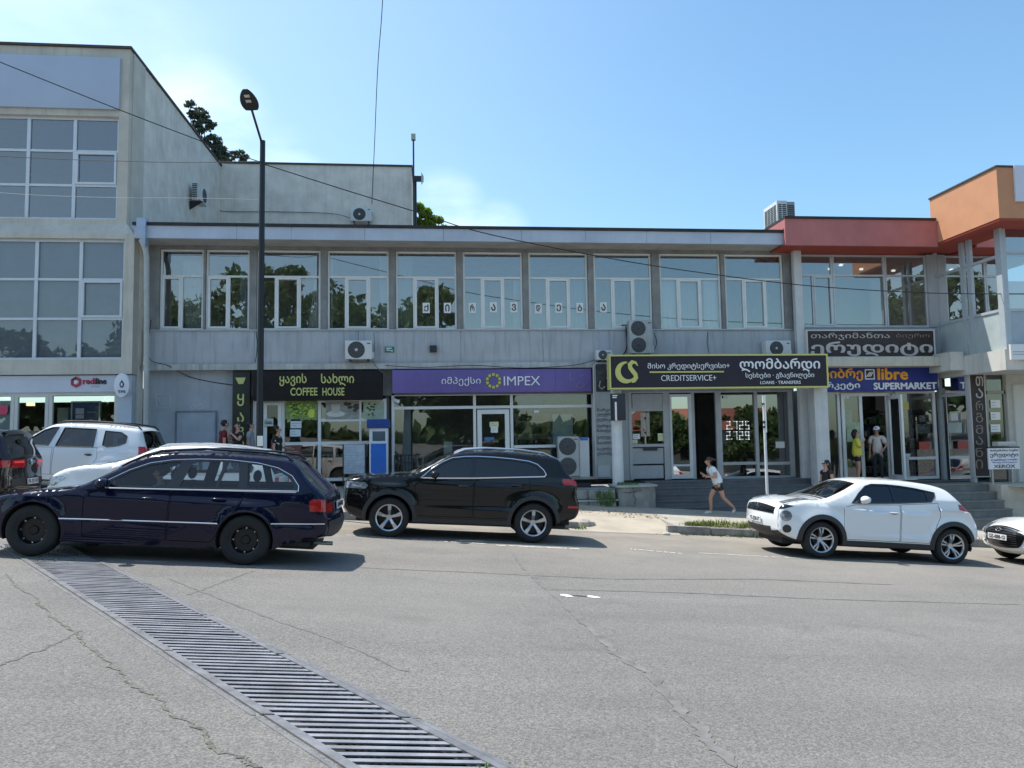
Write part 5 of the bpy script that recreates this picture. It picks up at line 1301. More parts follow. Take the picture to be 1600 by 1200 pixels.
def car(name, label, loc, rot, P, group='cars on the street', cat='car'):
    root = thing(name, label, cat, loc, group, rot)
    Z0_ = Vector()
    paint = P['paint']; Wm, Wr = P['Wm'], P['Wr']; zm = P.get('zm', .6)
    (bx0, bz0), (bx1, bz1) = P['belt']; zr = max(p[1] for p in P['sil'])
    sub = 5; S = catmull(P['sil'], sub); n = len(S)
    tan = [S[min(i+1, n-1)][:2]-S[max(i-1, 0)][:2] for i in range(n)]
    nor = [np.array((-t[1], t[0]))/max(1e-9, np.hypot(*t)) for t in tan]     # silhouette runs front -> over the top -> rear : left normal points outwards
    E = [S[i][:2]-nor[i]*S[i][2] for i in range(n)]
    xf, xr, Rt, Ra, zs = P['xf'], P['xr'], P['Rt'], P['Ra'], P['zs']
    xmin, xmax = min(p[0] for p in P['sil']), max(p[0] for p in P['sil'])
    rr = P.get('round', .075); flare = P.get('flare', .02); tf, tr_ = P.get('taper', (.14, .10))
    zax = Rt
    def W(pts):
        pts = np.atleast_2d(np.array(pts, float)); x, z = pts[:, 0], pts[:, 1]
        zb = bz0+(bz1-bz0)*np.clip((x-bx0)/(bx1-bx0), -.3, 1.3)
        lowf = np.clip((zm-z)/zm, 0, 1); upf = np.clip((z-zm)/np.maximum(.05, zb-zm), 0, 1)
        w = Wm*(1-.11*lowf**2-.045*upf**2)
        ab = np.clip((z-zb)/np.maximum(.05, zr-zb), 0, 1.2)
        wb = Wm*.955
        w = np.where(z > zb, wb-(wb-Wr)*ab**1.12, w)
        # character line
        for (cx0, cz0, cx1, cz1, dep) in P.get('crease', ()):
            zc = cz0+(cz1-cz0)*(x-cx0)/(cx1-cx0)
            inx = np.clip((x-cx0)/.15, 0, 1)*np.clip((cx1-x)/.15, 0, 1)
            w = w+dep*inx*np.exp(-np.maximum(0, zc-z)/.10)*(z <= zc)-dep*inx*.0+dep*inx*np.exp(-np.maximum(0, z-zc)/.015)*(z > zc)
        for ax in (xf, xr):
            r = np.hypot(x-ax, z-zax); w = w+flare*np.exp(-((np.maximum(r, Ra)-Ra)/P.get('flw', .09))**2)*(z < zb)
        lf = .75; w = w*(1-tf*np.clip((xmin+lf-x)/lf, 0, 1)**2.0); lr = .6; w = w*(1-tr_*np.clip((x-(xmax-lr))/lr, 0, 1)**2.0)
        d = dist_poly(pts, E); q = np.clip(rr-d, 0, rr)
        return w-(rr-np.sqrt(np.maximum(0, rr*rr-q*q)))
    def W1(x, z): return float(W([(x, z)])[0])
    # ---------------- side skin
    def arc(ax, R, ang0=None):
        zz = zs; h = (zz-zax); a0 = math.asin(max(-1, min(1, h/R))) if abs(h) < R else 0
        return [(ax+R*math.cos(a0+(math.pi-2*a0)*k/22), zax+R*math.sin(a0+(math.pi-2*a0)*k/22)) for k in range(23)]
    outer = [tuple(e) for e in E]
    ob = [(xr+Ra+.0, zs)] if False else []
    outer = outer+ob+arc(xr, Ra)+arc(xf, Ra)
    regions = []                                                   # (polygon, part name, material, inset, label)
    for nm, poly, mt in P.get('regions', ()): regions.append((poly, nm, mt, -.004, None))
    wins = [smooth_poly(p, 4) if P.get('smoothwin', False) else p for p in P['wins']]
    for p in wins: regions.append((p, 'window', P['glass'], .014, None))
    if P.get('dlo'): regions.append((P['dlo'], 'pillar', gloss_black, .004, None))
    if P.get('clad'):
        for ax in (xf, xr): regions.append(([(a, b_) for a, b_ in arc(ax, Ra+P['clad'])]+[(a, b_) for a, b_ in arc(ax, Ra-.03)][::-1], 'arch_cladding', trim_black, -.012, None))
        regions.append(([(xf+Ra-.05, zs-.05), (xr-Ra+.05, zs-.05), (xr-Ra+.05, zs+P['clad']*1.1), (xf+Ra-.05, zs+P['clad']*1.1)], 'sill_cladding', trim_black, -.008, None))
    gaps = []
    for nm, poly in P.get('doors', ()):
        regions.append((offset_poly(poly, -.004), nm, paint, 0, None)); gaps.append(offset_poly(poly, .004))
    loops = [subdiv(outer, .05)]+[subdiv(r[0], .05) for r in regions]+[subdiv(g, .06) for g in gaps]
    pts = []; edges = []
    for l in loops:
        k = len(pts); pts += [Vector(p) for p in l]; edges += [(k+i, k+(i+1) % len(l)) for i in range(len(l))]
    gx = np.arange(xmin, xmax, .065); gzz = np.arange(.15, zr, .055)
    gp = np.array([(a, b_) for a in gx for b_ in gzz]); gp = gp[pip(gp, outer)]
    for off in (.006, .018, .036, .058):
        gp = np.vstack([gp, np.array([E[i]-nor[i]*off for i in range(n)])])
    gp = gp[pip(gp, outer)]
    allseg = [list(l)+[l[0]] for l in loops]
    keep = np.ones(len(gp), bool)
    for l in allseg: keep &= dist_poly(gp, l) > .004
    pts += [Vector(p) for p in gp[keep]]
    V, _, F, *_ = delaunay_2d_cdt(pts, edges, [], 0, 1e-5)
    VA = np.array([(v.x, v.y) for v in V]); FA = [tuple(f) for f in F]
    C = np.array([VA[list(f)].mean(0) for f in FA])
    lab = np.full(len(FA), -2); lab[pip(C, outer)] = -1
    done = lab == -2
    order = list(range(len(regions)))
    nwin = [i for i in order]
    for i in nwin:
        r = pip(C, regions[i][0]) & ~done
        lab[r] = i; done |= r
    for g in gaps:
        r = pip(C, g) & ~done; lab[r] = -3; done |= r
    WV = W(VA); h = .004
    Wx = (W(VA+[h, 0])-W(VA-[h, 0]))/(2*h); Wz = (W(VA+[0, h])-W(VA-[0, h]))/(2*h)
    def skin(mask, nm, mt, inset, parent, side):
        idx = [FA[k] for k in np.nonzero(mask)[0]]
        if not idx: return None
        used = sorted({i for f in idx for i in f}); re = {u: k for k, u in enumerate(used)}
        vs = [(VA[u][0], side*(WV[u]-inset), VA[u][1]) for u in used]
        fs = []
        for f in idx:
            a, b_, c = (VA[i] for i in f[:3]); ccw = (b_[0]-a[0])*(c[1]-a[1])-(b_[1]-a[1])*(c[0]-a[0]) > 0
            g = [re[i] for i in f]
            if ccw != (side < 0): g = g[::-1]
            fs.append(g)
        o = MB().add(vs, fs).build(nm, mt, parent, org=Z0_)
        me = o.data; me.polygons.foreach_set('use_smooth', [True]*len(me.polygons))
        nn = [Vector((-Wx[u], side, -Wz[u])).normalized() for u in used]
        me.normals_split_custom_set_from_vertices(nn)
        return o
    bodies = []
    parts = {}
    for side in (-1, 1):
        o = skin(lab == -1, 'body_side', paint, 0, root, side)
        for i, r in enumerate(regions):
            if r[1] == 'window' : continue
            q = skin(lab == i, r[1], r[2], r[3], root, side)
            if q: parts.setdefault((r[1], side), []).append(q)
        m = np.zeros(len(FA), bool)
        for i, r in enumerate(regions):
            if r[1] == 'window': skin(lab == i, 'window', r[2], r[3], root, side)
        # black lining behind the door gaps
        if gaps:
            mask = (lab == -3) | (lab == -1) | np.isin(lab, [i for i, r in enumerate(regions) if r[1] not in ('window', 'pillar')])
            skin(mask, 'inner_lining', cabin_m, .035, root, side)
        # rubber seal or chrome round the glass
        ring = P.get('dlo') or None
        tm = chrome if P.get('chrome') else trim_black
        for poly in ([ring] if ring else wins):
            pl = subdiv(poly, .05); w_ = W(pl)
            MB().tube([(p[0], side*(a+.003), p[1]) for p, a in zip(pl, w_)], P.get('trimr', .009), 6, closed=True).build('window_trim', tm, root, smooth=True, org=Z0_)
        # wheel-arch returns
        for ax in (xf, xr):
            b = MB(); a = arc(ax, Ra); w_ = W(a)
            rows = [[(p[0], side*w, p[1]) for p, w in zip(a, w_)], [(p[0], side*(w-.03), p[1]) for p, w in zip(a, w_)], [(p[0], side*.55, p[1]) for p in a]]
            b.grid(rows).build('wheel_well', M('wheel_well_black', (.008, .008, .008), .9), root, org=Z0_)
        for pl, r, mt, nm in P.get('lines', ()):
            pl = [np.array(p) for p in pl]; q = []
            for a, c in zip(pl[:-1], pl[1:]):
                for k in range(8): q.append(a+(c-a)*k/8)
            q.append(pl[-1]); w_ = W(q); MB().tube([(p[0], side*(w+.002), p[1]) for p, w in zip(q, w_)], r, 6).build(nm, mt, root, smooth=True, org=Z0_)
        for hx, hz in P.get('handles', ()):
            w = W1(hx, hz); hb = MB().ball((hx, side*(w+.014), hz), (.095, .018, .018), 12, 8)
            par = None
            for nm_, poly in P.get('doors', ()):
                if pip(np.array([(hx, hz)]), poly)[0]: par = parts.get((nm_, side), [None])[0]
            hb.build('handle', P.get('handlem', paint), par or root, smooth=True, org=Z0_)
            MB().ball((hx+.01, side*(w+.001), hz-.004), (.075, .008, .026), 12, 6).build('handle_recess', M('handle_recess_black', (.01, .01, .01), .6), par or root, smooth=True, org=Z0_)
        if P.get('mirror'):
            mx, mz = P['mirror']; w = W1(mx, mz-.04)
            b = MB(); b.ball((mx, side*(w+.125), mz+.02), (.085, .105, .072), 14, 10); b.tube([(mx+.02, side*(w-.02), mz-.05), (mx+.01, side*(w+.06), mz-.02)], .028, 8)
            mo = b.build('mirror', P.get('mirrorm', paint), root, smooth=True, org=Z0_)
            b = MB(); b.add([(mx+.066+.02*math.cos(t)*0, side*(w+.125+.085*math.cos(t)), mz+.02+.055*math.sin(t)) for t in [2*math.pi*k/16 for k in range(16)]], [tuple(range(16))]); b.build('mirror_glass', M('mirror_silver', (.5, .52, .55), .03, metal=1), mo, org=Z0_)
    # ---------------- top skin
    us = np.array([-1, -.97, -.92, -.86, -.74, -.55, -.3, 0, .3, .55, .74, .86, .92, .97, 1.0])
    EW = W(E)
    def row(i): return [(E[i][0]+nor[i][0]*S[i][2]*(1-u*u), u*EW[i], E[i][1]+nor[i][1]*S[i][2]*(1-u*u)) for u in us]
    rows = [row(i) for i in range(n)]; RA = np.array(rows)
    def TS(k, u):
        s = min(max(k*sub, 0), n-1.001); i = int(s); t = s-i
        e = E[i]*(1-t)+E[i+1]*t; nn = nor[i]*(1-t)+nor[i+1]*t; nn = nn/np.hypot(*nn); bb = S[i][2]*(1-t)+S[i+1][2]*t; ww = EW[i]*(1-t)+EW[i+1]*t
        return np.array((e[0]+nn[0]*bb*(1-u*u), u*ww, e[1]+nn[1]*bb*(1-u*u)))
    def TN(k, u):
        a = TS(k+.1, u)-TS(k-.1, u); c = TS(k, min(1, u+.03))-TS(k, max(-1, u-.03)); v = np.cross(c, a); v /= np.linalg.norm(v)
        ex = nor[int(min(n-1, k*sub))]
        if v[0]*ex[0]+v[2]*ex[1] < 0: v = -v
        return v
    def patch(k0, k1, u0, u1, off, nm, mt, par=None, nk=6, nu=8, shape=None):
        rws = []
        for i in range(nk+1):
            r_ = []
            for j in range(nu+1):
                s, t = i/nk, j/nu
                uu0, uu1 = (u0, u1) if not shape else shape(s, u0, u1)
                k, u = k0+(k1-k0)*s, uu0+(uu1-uu0)*t
                r_.append(tuple(TS(k, u)+TN(k, u)*off))
            rws.append(r_)
        b = MB().grid(rws); b.f = [f[::-1] for f in b.f]; b2 = MB(); 
        # give it an edge: skirt back to the skin
        rim_ = [rws[0][j] for j in range(nu+1)]+[rws[i][nu] for i in range(1, nk+1)]+[rws[nk][j] for j in range(nu-1, -1, -1)]+[rws[i][0] for i in range(nk-1, 0, -1)]
        cen = np.mean(np.array(rim_), 0); ndir = TN((k0+k1)/2, (u0+u1)/2)
        low_ = [tuple(np.array(p)-ndir*(off+.012)) for p in rim_]; m = len(rim_)
        b.add(rim_+low_, [(i, (i+1) % m, (i+1) % m+m, i+m) for i in range(m)])
        return b.build(nm, mt, par or root, smooth=True, angle=50, org=Z0_)
    kb = P['keys']                                                  # names of the zones between key points
    for (k0, k1, nm, kind) in kb:
        i0, i1 = k0*sub, min(n-1, k1*sub)
        body = MB(); gl = MB()
        for i in range(i0, i1):
            for j in range(len(us)-1):
                q = [rows[i][j], rows[i][j+1], rows[i+1][j+1], rows[i+1][j]][::-1]
                glassy = kind == 'glass' and abs((us[j]+us[j+1])/2) < .92 and i0 < i < i1-1
                (gl if glassy else body).add(q, [(0, 1, 2, 3)])
        def weld(b):
            m = {}; vs = []; re = []
            for v in b.v:
                k = tuple(round(c, 5) for c in v)
                if k not in m: m[k] = len(vs); vs.append(v)
                re.append(m[k])
            b.v = vs; b.f = [[re[i] for i in f] for f in b.f]; return b
        mt = {'paint': paint, 'glass': P.get('pillarm', paint), 'black': trim_black}[kind if kind in ('paint', 'glass', 'black') else 'paint']
        o = weld(body).build(nm if kind != 'glass' else nm+'_frame', mt, root, smooth=True, angle=60, org=Z0_)
        if gl.v: 
            weld(gl); gl.build(nm, P.get('wglass', P['glass']), root, smooth=True, angle=60, org=Z0_)
    # ---------------- inside and underneath
    kw = [k for k in kb if k[2] == 'windscreen'][0]; kg = [k for k in kb if k[2] == 'rear_window'][0]
    xwb = E[kw[0]*sub][0]; xrg = E[min(n-1, kg[1]*sub)][0]
    b = MB(); b.box(xwb-.1, xrg-.15, -Wm*.84, Wm*.84, .26, .32); b.box(xmin+.35, xwb+.25, -Wm*.62, Wm*.62, .3, bz0-.16); b.box(xwb-.05, xwb+.42, -Wm*.78, Wm*.78, bz0-.28, bz0-.06); b.box(xr-.1, xmax-.25, -Wm*.7, Wm*.7, .32, min(bz0-.12, .8))
    b.box(xmin+.3, xmax-.3, -Wm*.60, Wm*.60, P.get('clear', .2), .3)
    b.build('cabin', cabin_m, root, org=Z0_)
    lr = [[(p[0]*1.0, p[1]*.93, p[2]-.05) for p in rows[i]] for i in range(kw[1]*sub, kg[0]*sub+1)]
    MB().grid(lr).build('headlining', M('headlining_grey', (.20, .20, .19), .9), root, smooth=True, org=Z0_)
    for sx, n_ in ((P.get('seat', .02), 1), (P.get('seat', .02)+.92, 2)):
        for sy in (-.36, .36):
            b = MB(); top = bz0+.10
            b.add([(sx-.42, sy-.23, .42), (sx+.06, sy-.23, .38), (sx+.06, sy+.23, .38), (sx-.42, sy+.23, .42), (sx-.42, sy-.22, .56), (sx+.02, sy-.22, .52), (sx+.02, sy+.22, .52), (sx-.42, sy+.22, .56)], [(0, 3, 2, 1), (4, 5, 6, 7), (0, 1, 5, 4), (1, 2, 6, 5), (2, 3, 7, 6), (3, 0, 4, 7)])
            b.add([(sx-.02, sy-.22, .45), (sx+.10, sy-.22, .45), (sx+.10, sy+.22, .45), (sx-.02, sy+.22, .45), (sx+.14, sy-.19, top), (sx+.23, sy-.19, top), (sx+.23, sy+.19, top), (sx+.14, sy+.19, top)], [(0, 3, 2, 1), (4, 5, 6, 7), (0, 1, 5, 4), (1, 2, 6, 5), (2, 3, 7, 6), (3, 0, 4, 7)])
            b.ball((sx+.21, sy, top+.11), (.055, .13, .09), 12, 8)
            b.build('seat', seat_m, root, bevel=.02, org=Z0_)
    sw = MB(); sc = Vector((P.get('seat', .02)-.48, -.36, bz0-.02)); nrm = Vector((.9, 0, .42)).normalized(); a_ = Vector((0, 1, 0)); b_ = nrm.cross(a_)
    sw.tube([sc+a_*(.18*math.cos(t))+b_*(.18*math.sin(t)) for t in [2*math.pi*k/22 for k in range(22)]], .014, 6, closed=True); sw.tube([sc-a_*.17, sc+a_*.17], .016, 6); sw.build('steering_wheel', cabin_m, root, smooth=True, org=Z0_)
    # ---------------- wheels
    tm = None
    for ax, sd in ((xf, -1), (xr, -1), (xf, 1), (xr, 1)):
        wx = make_wheel(root, ax, Rt, sd*(Wm-P.get('wheel_in', .115)), Rt, P.get('tw', .215), P['rim'], P['style'], P['rimm'], tm)
        if tm is None: tm = (wx, [c for c in wx.children])
    for (k0, k1, nm, kind) in kb:
        if nm in ('bonnet', 'tailgate'):
            ka, kz = k0+.12, k1-.12
            loop = [TS(ka+(kz-ka)*i/10, -.86) for i in range(11)]+[TS(kz, -.86+1.72*i/10) for i in range(1, 11)]+[TS(kz-(kz-ka)*i/10, .86) for i in range(1, 11)]+[TS(ka, .86-1.72*i/10) for i in range(1, 10)]
            MB().tube([tuple(p) for p in loop], .0045, 4, closed=True).build('shut_line', void, root, org=Z0_)
    P.get('extra', lambda *a: None)(root, TS, TN, patch, W1, dict(E=E, S=S, nor=nor, sub=sub, n=n, rows=rows))
    return root, TS, TN, patch, W1

def plate(root, TS, TN, k, u, txt, wd=.50, ht=.105, off=.02):
    p = Vector(TS(k, u)); nn = Vector(TN(k, u)); nn.y *= .3; nn.normalize()
    side = Vector((0, 0, 1)).cross(nn).normalized(); up = nn.cross(side)
    c = p+nn*off; q = lambda x, z, d: tuple(c+side*x+up*z+nn*d)
    b = MB(); vs = [q(x, z, d) for d in (-.012, 0) for x, z in ((-wd/2, -ht/2), (wd/2, -ht/2), (wd/2, ht/2), (-wd/2, ht/2))]
    b.add(vs, [(0, 3, 2, 1), (4, 5, 6, 7), (0, 1, 5, 4), (1, 2, 6, 5), (2, 3, 7, 6), (3, 0, 4, 7)])
    o = b.build('number_plate', plate_m, root, org=Vector())
    text(txt, -wd*.44, wd*.44, -ht*.33, ht*.33, 0, plate_t, o, 'plate_lettering', bold=.02, ext=.002, place=lambda x, z, d: q(x, z, d+.0005))
    return o
def car_paint(name, col, rough=.28, metal=0.0, coat=1.0, **k): return M(name, col, rough, metal, coat=coat, spec=.15, **k)
tint = glass('dark_car_glass', (.06, .065, .07), .035, 1.1)
clear_car = glass('clear_car_glass', (.88, .91, .90), .015, .9)
semi_car = glass('semi_tinted_car_glass', (.28, .31, .32), .04, 1.1)

def car_at(Y, O, slope, half, rz=0): return (O[0], Y+half, O[2]), (0, slope, rz)

# ------------------------------------------------------------------ dark blue estate
bmw_glass_frame = [(-.60, .905), (-.52, .985), (-.26, 1.145), (-.02, 1.25), (.25, 1.305), (.6, 1.335), (1.0, 1.345), (1.35, 1.325), (1.62, 1.275), (1.82, 1.18), (1.92, 1.06), (1.925, .99), (1.4, .97), (.6, .94), (.0, .92)]
def est_extra(root, TS, TN, patch, W1, D):
    for sd in (-1, 1):                                             # roof rails
        pts = [tuple(TS(k, sd*.90)+np.array((0, 0, dz))) for k, dz in ((10.3, .004), (10.7, .04), (12, .045), (13.6, .045), (14.6, .04), (14.95, .0))]
        MB().tube(pts, .016, 8).build('roof_rail', gloss_black, root, smooth=True, org=Vector())
    patch(18.3, 19.05, -.97, -.60, .006, 'tail_lamp', red_lens); patch(18.3, 19.05, .60, .97, .006, 'tail_lamp', red_lens)
    plate(root, TS, TN, 18.7, 0, 'IQ-163-DI')
    b = MB(); b.tube([tuple(TS(17.25, .1)+np.array((.02, 0, .01))), tuple(TS(16.7, .5)+np.array((.02, 0, .015)))], .012, 6); b.build('rear_wiper', black_plastic, root, org=Vector())
    patch(20.3, 22.0, -.95, .95, .008, 'rear_bumper_strip', trim_black)
    b = MB(); b.cyl((2.1, -.45, .285), (2.38, -.45, .285), .026, .028, 12); b.build('exhaust', steel, root, smooth=True, org=Vector())
    patch(3.2, 4.3, -.92, -.45, .006, 'headlamp', clear_lens); patch(3.2, 4.3, .45, .92, .006, 'headlamp', clear_lens); patch(3.2, 4.3, -.28, .28, .006, 'grille', trim_black)
    patch(5.15, 5.2, -.8, .8, .02, 'wiper', trim_black)
    patch(8.02, 8.2, -.88, .88, .002, 'cowl', trim_black)
navy = car_paint('navy_blue_paint', (.0016, .0024, .021), .2, metal=.0, coat=.6)
bmw = dict(paint=navy, Wm=.865, Wr=.60, zm=.58, belt=((-.6, .885), (1.95, .965)), glass=clear_car, wglass=glass('tinted_screen', (.30, .33, .34), .05, 1.1), pillarm=navy,
  sil=[(-1.76, .19, .03), (-2.0, .22, .06), (-2.13, .32, .10), (-2.15, .48, .13), (-2.12, .62, .13), (-2.02, .70, .06), (-1.75, .775, .03), (-1.3, .85, .02), (-.90, .915, .03), (-.52, 1.15, .05), (-.18, 1.325, .03), (.15, 1.405, .022), (.6, 1.44, .02), (1.1, 1.443, .02), (1.5, 1.425, .02), (1.80, 1.38, .025), (2.06, 1.17, .06), (2.28, .985, .06), (2.34, .90, .06), (2.37, .74, .07), (2.42, .66, .10), (2.43, .50, .10), (2.34, .36, .07), (1.80, .26, .03)],
  keys=[(0, 4, 'front_bumper', 'paint'), (4, 8, 'bonnet', 'paint'), (8, 10, 'windscreen', 'glass'), (10, 15, 'roof', 'paint'), (15, 17, 'rear_window', 'glass'), (17, 20, 'tailgate', 'paint'), (20, 23, 'rear_bumper', 'paint')],
  xf=-1.33, xr=1.30, Rt=.325, Ra=.365, zs=.20, dlo=bmw_glass_frame, chrome=True, trimr=.007,
  wins=[[(-.50, .945), (-.46, .985), (-.24, 1.125), (0, 1.225), (.22, 1.27), (.36, 1.285), (.25, .965)], [(.41, .97), (.52, 1.295), (.92, 1.315), (.85, .985)], [(.90, .985), (.975, 1.315), (1.10, 1.315), (1.16, .995)], [(1.27, 1.0), (1.22, 1.305), (1.4, 1.295), (1.6, 1.25), (1.77, 1.165), (1.86, 1.06), (1.87, 1.02)]],
  doors=[('front_door', [(-.72, .28), (.30, .28), (.31, .915), (-.58, .885), (-.74, .8)]), ('rear_door', [(.32, .28), (.86, .28), (.98, .42), (1.08, .62), (1.20, .74), (1.25, .945), (.33, .917)])],
  handles=[(.05, .80), (.93, .835)], handlem=navy, mirror=(-.50, .945), mirrorm=navy, rim=.185, style='steel', rimm=dark_rim, tw=.22, flare=.025, round=.045, seat=.0,
  regions=[('tail_lamp', [(2.10, .735), (2.5, .735), (2.5, .895), (2.12, .895), (2.08, .86)], red_lens), ('headlamp', [(-2.2, .60), (-1.92, .62), (-1.85, .70), (-1.95, .74), (-2.2, .74)], clear_lens)],
  lines=[([(-1.0, .495), (.95, .525)], .009, chrome, 'side_trim'), ([(1.62, .555), (2.3, .58)], .008, chrome, 'side_trim'), ([(-.55, .90), (1.9, .972)], .005, chrome, 'belt_trim')],
  crease=[(-1.9, .76, 2.2, .82, .020), (-1.2, .47, 2.2, .53, .012)], extra=est_extra)
l_, r_ = car_at(10.39, (-3.79, 10.39, -1.45), .0755, .865)
car('estate_car', 'dark navy blue estate car with chrome window trim and black wheels in the left foreground', l_, r_, bmw)

# ------------------------------------------------------------------ black off-roader
def jeep_extra(root, TS, TN, patch, W1, D):
    for sd in (-1, 1):
        pts = [tuple(TS(k, sd*.92)+np.array((0, 0, dz))) for k, dz in ((10.3, -.01), (11.0, .045), (12, .06), (13.3, .06), (14.3, .05), (15.2, .0))]
        MB().tube(pts, .02, 8).build('roof_rail', M('satin_rail', (.62, .63, .65), .25, metal=.9), root, smooth=True, org=Vector())
        patch(3.9, 5.1, *sorted((sd*.60, sd*.97)), .008, 'headlamp', clear_lens)
        patch(17.4, 18.5, *sorted((sd*.55, sd*.97)), .008, 'tail_lamp', red_lens)
        patch(1.8, 2.6, *sorted((sd*.55, sd*.9)), .006, 'fog_lamp', clear_lens)
    patch(3.9, 5.0, -.55, .55, .008, 'grille', gloss_black); patch(1.2, 2.4, -.5, .5, .006, 'lower_grille', gloss_black)
    patch(.9, 1.15, -.9, .9, .012, 'chrome_lip', chrome)
    plate(root, TS, TN, 3.0, 0, 'RR-204-JJ'); plate(root, TS, TN, 19.2, 0, 'RR-204-JJ')
    patch(8.02, 8.2, -.88, .88, .002, 'cowl', trim_black)
    b = MB(); b.tube([tuple(TS(8.3, .2)+np.array((0, 0, .02))), tuple(TS(8.6, -.6)+np.array((0, 0, .03)))], .012, 6); b.build('wiper', black_plastic, root, org=Vector())
blackp = car_paint('black_car_paint', (.005, .0055, .0065), .2, coat=.75)
jeep = dict(paint=blackp, Wm=.925, Wr=.665, zm=.66, belt=((-.8, 1.09), (1.55, 1.20)), glass=tint, wglass=glass('off_road_screen', (.35, .40, .40), .05, 1.1),
  sil=[(-1.76, .26, .03), (-2.08, .33, .07), (-2.22, .42, .11), (-2.26, .55, .10), (-2.26, .76, .10), (-2.23, .96, .09), (-2.11, 1.055, .04), (-1.6, 1.135, .025), (-1.0, 1.19, .03), (-.62, 1.41, .05), (-.30, 1.57, .03), (0, 1.63, .022), (.4, 1.658, .02), (.9, 1.662, .02), (1.35, 1.635, .02), (1.76, 1.59, .03), (1.94, 1.36, .05), (2.11, 1.20, .05), (2.18, 1.10, .06), (2.20, .90, .08), (2.27, .74, .11), (2.28, .56, .11), (2.14, .40, .08), (1.76, .33, .03)],
  keys=[(0, 4, 'front_bumper', 'paint'), (4, 6, 'grille_panel', 'paint'), (6, 8, 'bonnet', 'paint'), (8, 10, 'windscreen', 'glass'), (10, 15, 'roof', 'paint'), (15, 17, 'rear_window', 'glass'), (17, 20, 'tailgate', 'paint'), (20, 23, 'rear_bumper', 'paint')],
  xf=-1.335, xr=1.315, Rt=.365, Ra=.425, zs=.30, clad=.075, chrome=True, trimr=.013,
  dlo=[(-.80, 1.105), (-.62, 1.27), (-.42, 1.41), (-.24, 1.495), (.0, 1.53), (.232, 1.542), (.559, 1.54), (.888, 1.525), (1.2, 1.495), (1.36, 1.445), (1.48, 1.34), (1.525, 1.265), (1.49, 1.222), (.904, 1.185), (.188, 1.138), (-.522, 1.108)],
  wins=[[(-.68, 1.14), (-.58, 1.25), (-.40, 1.375), (-.22, 1.46), (0, 1.495), (.13, 1.505), (.115, 1.165), (-.5, 1.14)], [(.20, 1.165), (.215, 1.51), (.559, 1.505), (.888, 1.49), (1.18, 1.46), (1.33, 1.41), (1.43, 1.31), (1.46, 1.255), (1.2, 1.235), (.9, 1.215)]],
  doors=[('front_door', [(-.86, .42), (.17, .42), (.175, 1.115), (-.78, 1.085), (-.9, .98)]), ('rear_door', [(.195, .42), (.85, .42), (.95, .55), (1.02, .74), (1.22, .86), (1.22, 1.185), (.20, 1.118)])],
  handles=[(.0, .99), (.97, 1.04)], handlem=gloss_black, mirror=(-.55, 1.16), mirrorm=blackp, rim=.235, style='five', rimm=silver_rim, tw=.235, flare=.035, flw=.12, round=.055, seat=.1, clear=.26,
  regions=[('headlamp', [(-2.4, .87), (-1.80, .865), (-1.74, .93), (-1.82, .985), (-2.4, .99)], clear_lens), ('tail_lamp', [(1.86, 1.08), (2.3, 1.08), (2.3, 1.20), (1.84, 1.20), (1.82, 1.15)], red_lens), ('side_marker', [(1.95, .66), (2.3, .66), (2.3, .70), (1.95, .70)], red_lens)],
  crease=[(-1.7, .96, 2.1, 1.06, .028), (-.8, .55, 1.0, .58, .022)], taper=(.12, .09), extra=jeep_extra)
l_, r_ = car_at(14.26, (.47, 14.26, -1.79), .0635, .925)
car('off_road_car', 'black off-road car with silver roof rails and five-spoke wheels parked at the kerb', l_, r_, jeep)

# ------------------------------------------------------------------ white crossover
whitep = car_paint('white_car_paint', (.74, .76, .77), .25)
def juke_extra(root, TS, TN, patch, W1, D):
    for sd in (-1, 1):
        patch(6.1, 7.3, *sorted((sd*.74, sd*.95)), .02, 'upper_lamp', clear_lens)
        patch(17.1, 18.4, *sorted((sd*.62, sd*.98)), .012, 'tail_lamp', red_lens)
    patch(4.35, 5.3, -.84, .84, .008, 'grille', gloss_black); patch(4.75, 4.85, -.2, .2, .022, 'grille_bar', chrome)
    b = MB(); c = Vector(TS(4.95, 0)); b.lathe([(.045, 0), (.06, 0), (.06, .015), (.045, .015)], (c.x-.035, c.y, c.z), 'X', 20, False); b.box(c.x-.037, c.x-.02, -.075, .075, c.z-.012, c.z+.012); b.build('emblem', chrome, root, org=Vector())
    patch(1.2, 2.7, -.72, .72, .008, 'lower_grille', trim_black); patch(.05, 1.1, -.98, .98, .008, 'skid_lip', trim_black)
    plate(root, TS, TN, 3.45, 0, 'TI-250-IT')
    plate(root, TS, TN, 18.9, 0, 'TI-250-IT')
    patch(8.02, 8.16, -.88, .88, .002, 'cowl', trim_black)
    patch(15.0, 15.12, -.6, .6, .02, 'spoiler_strip', gloss_black)
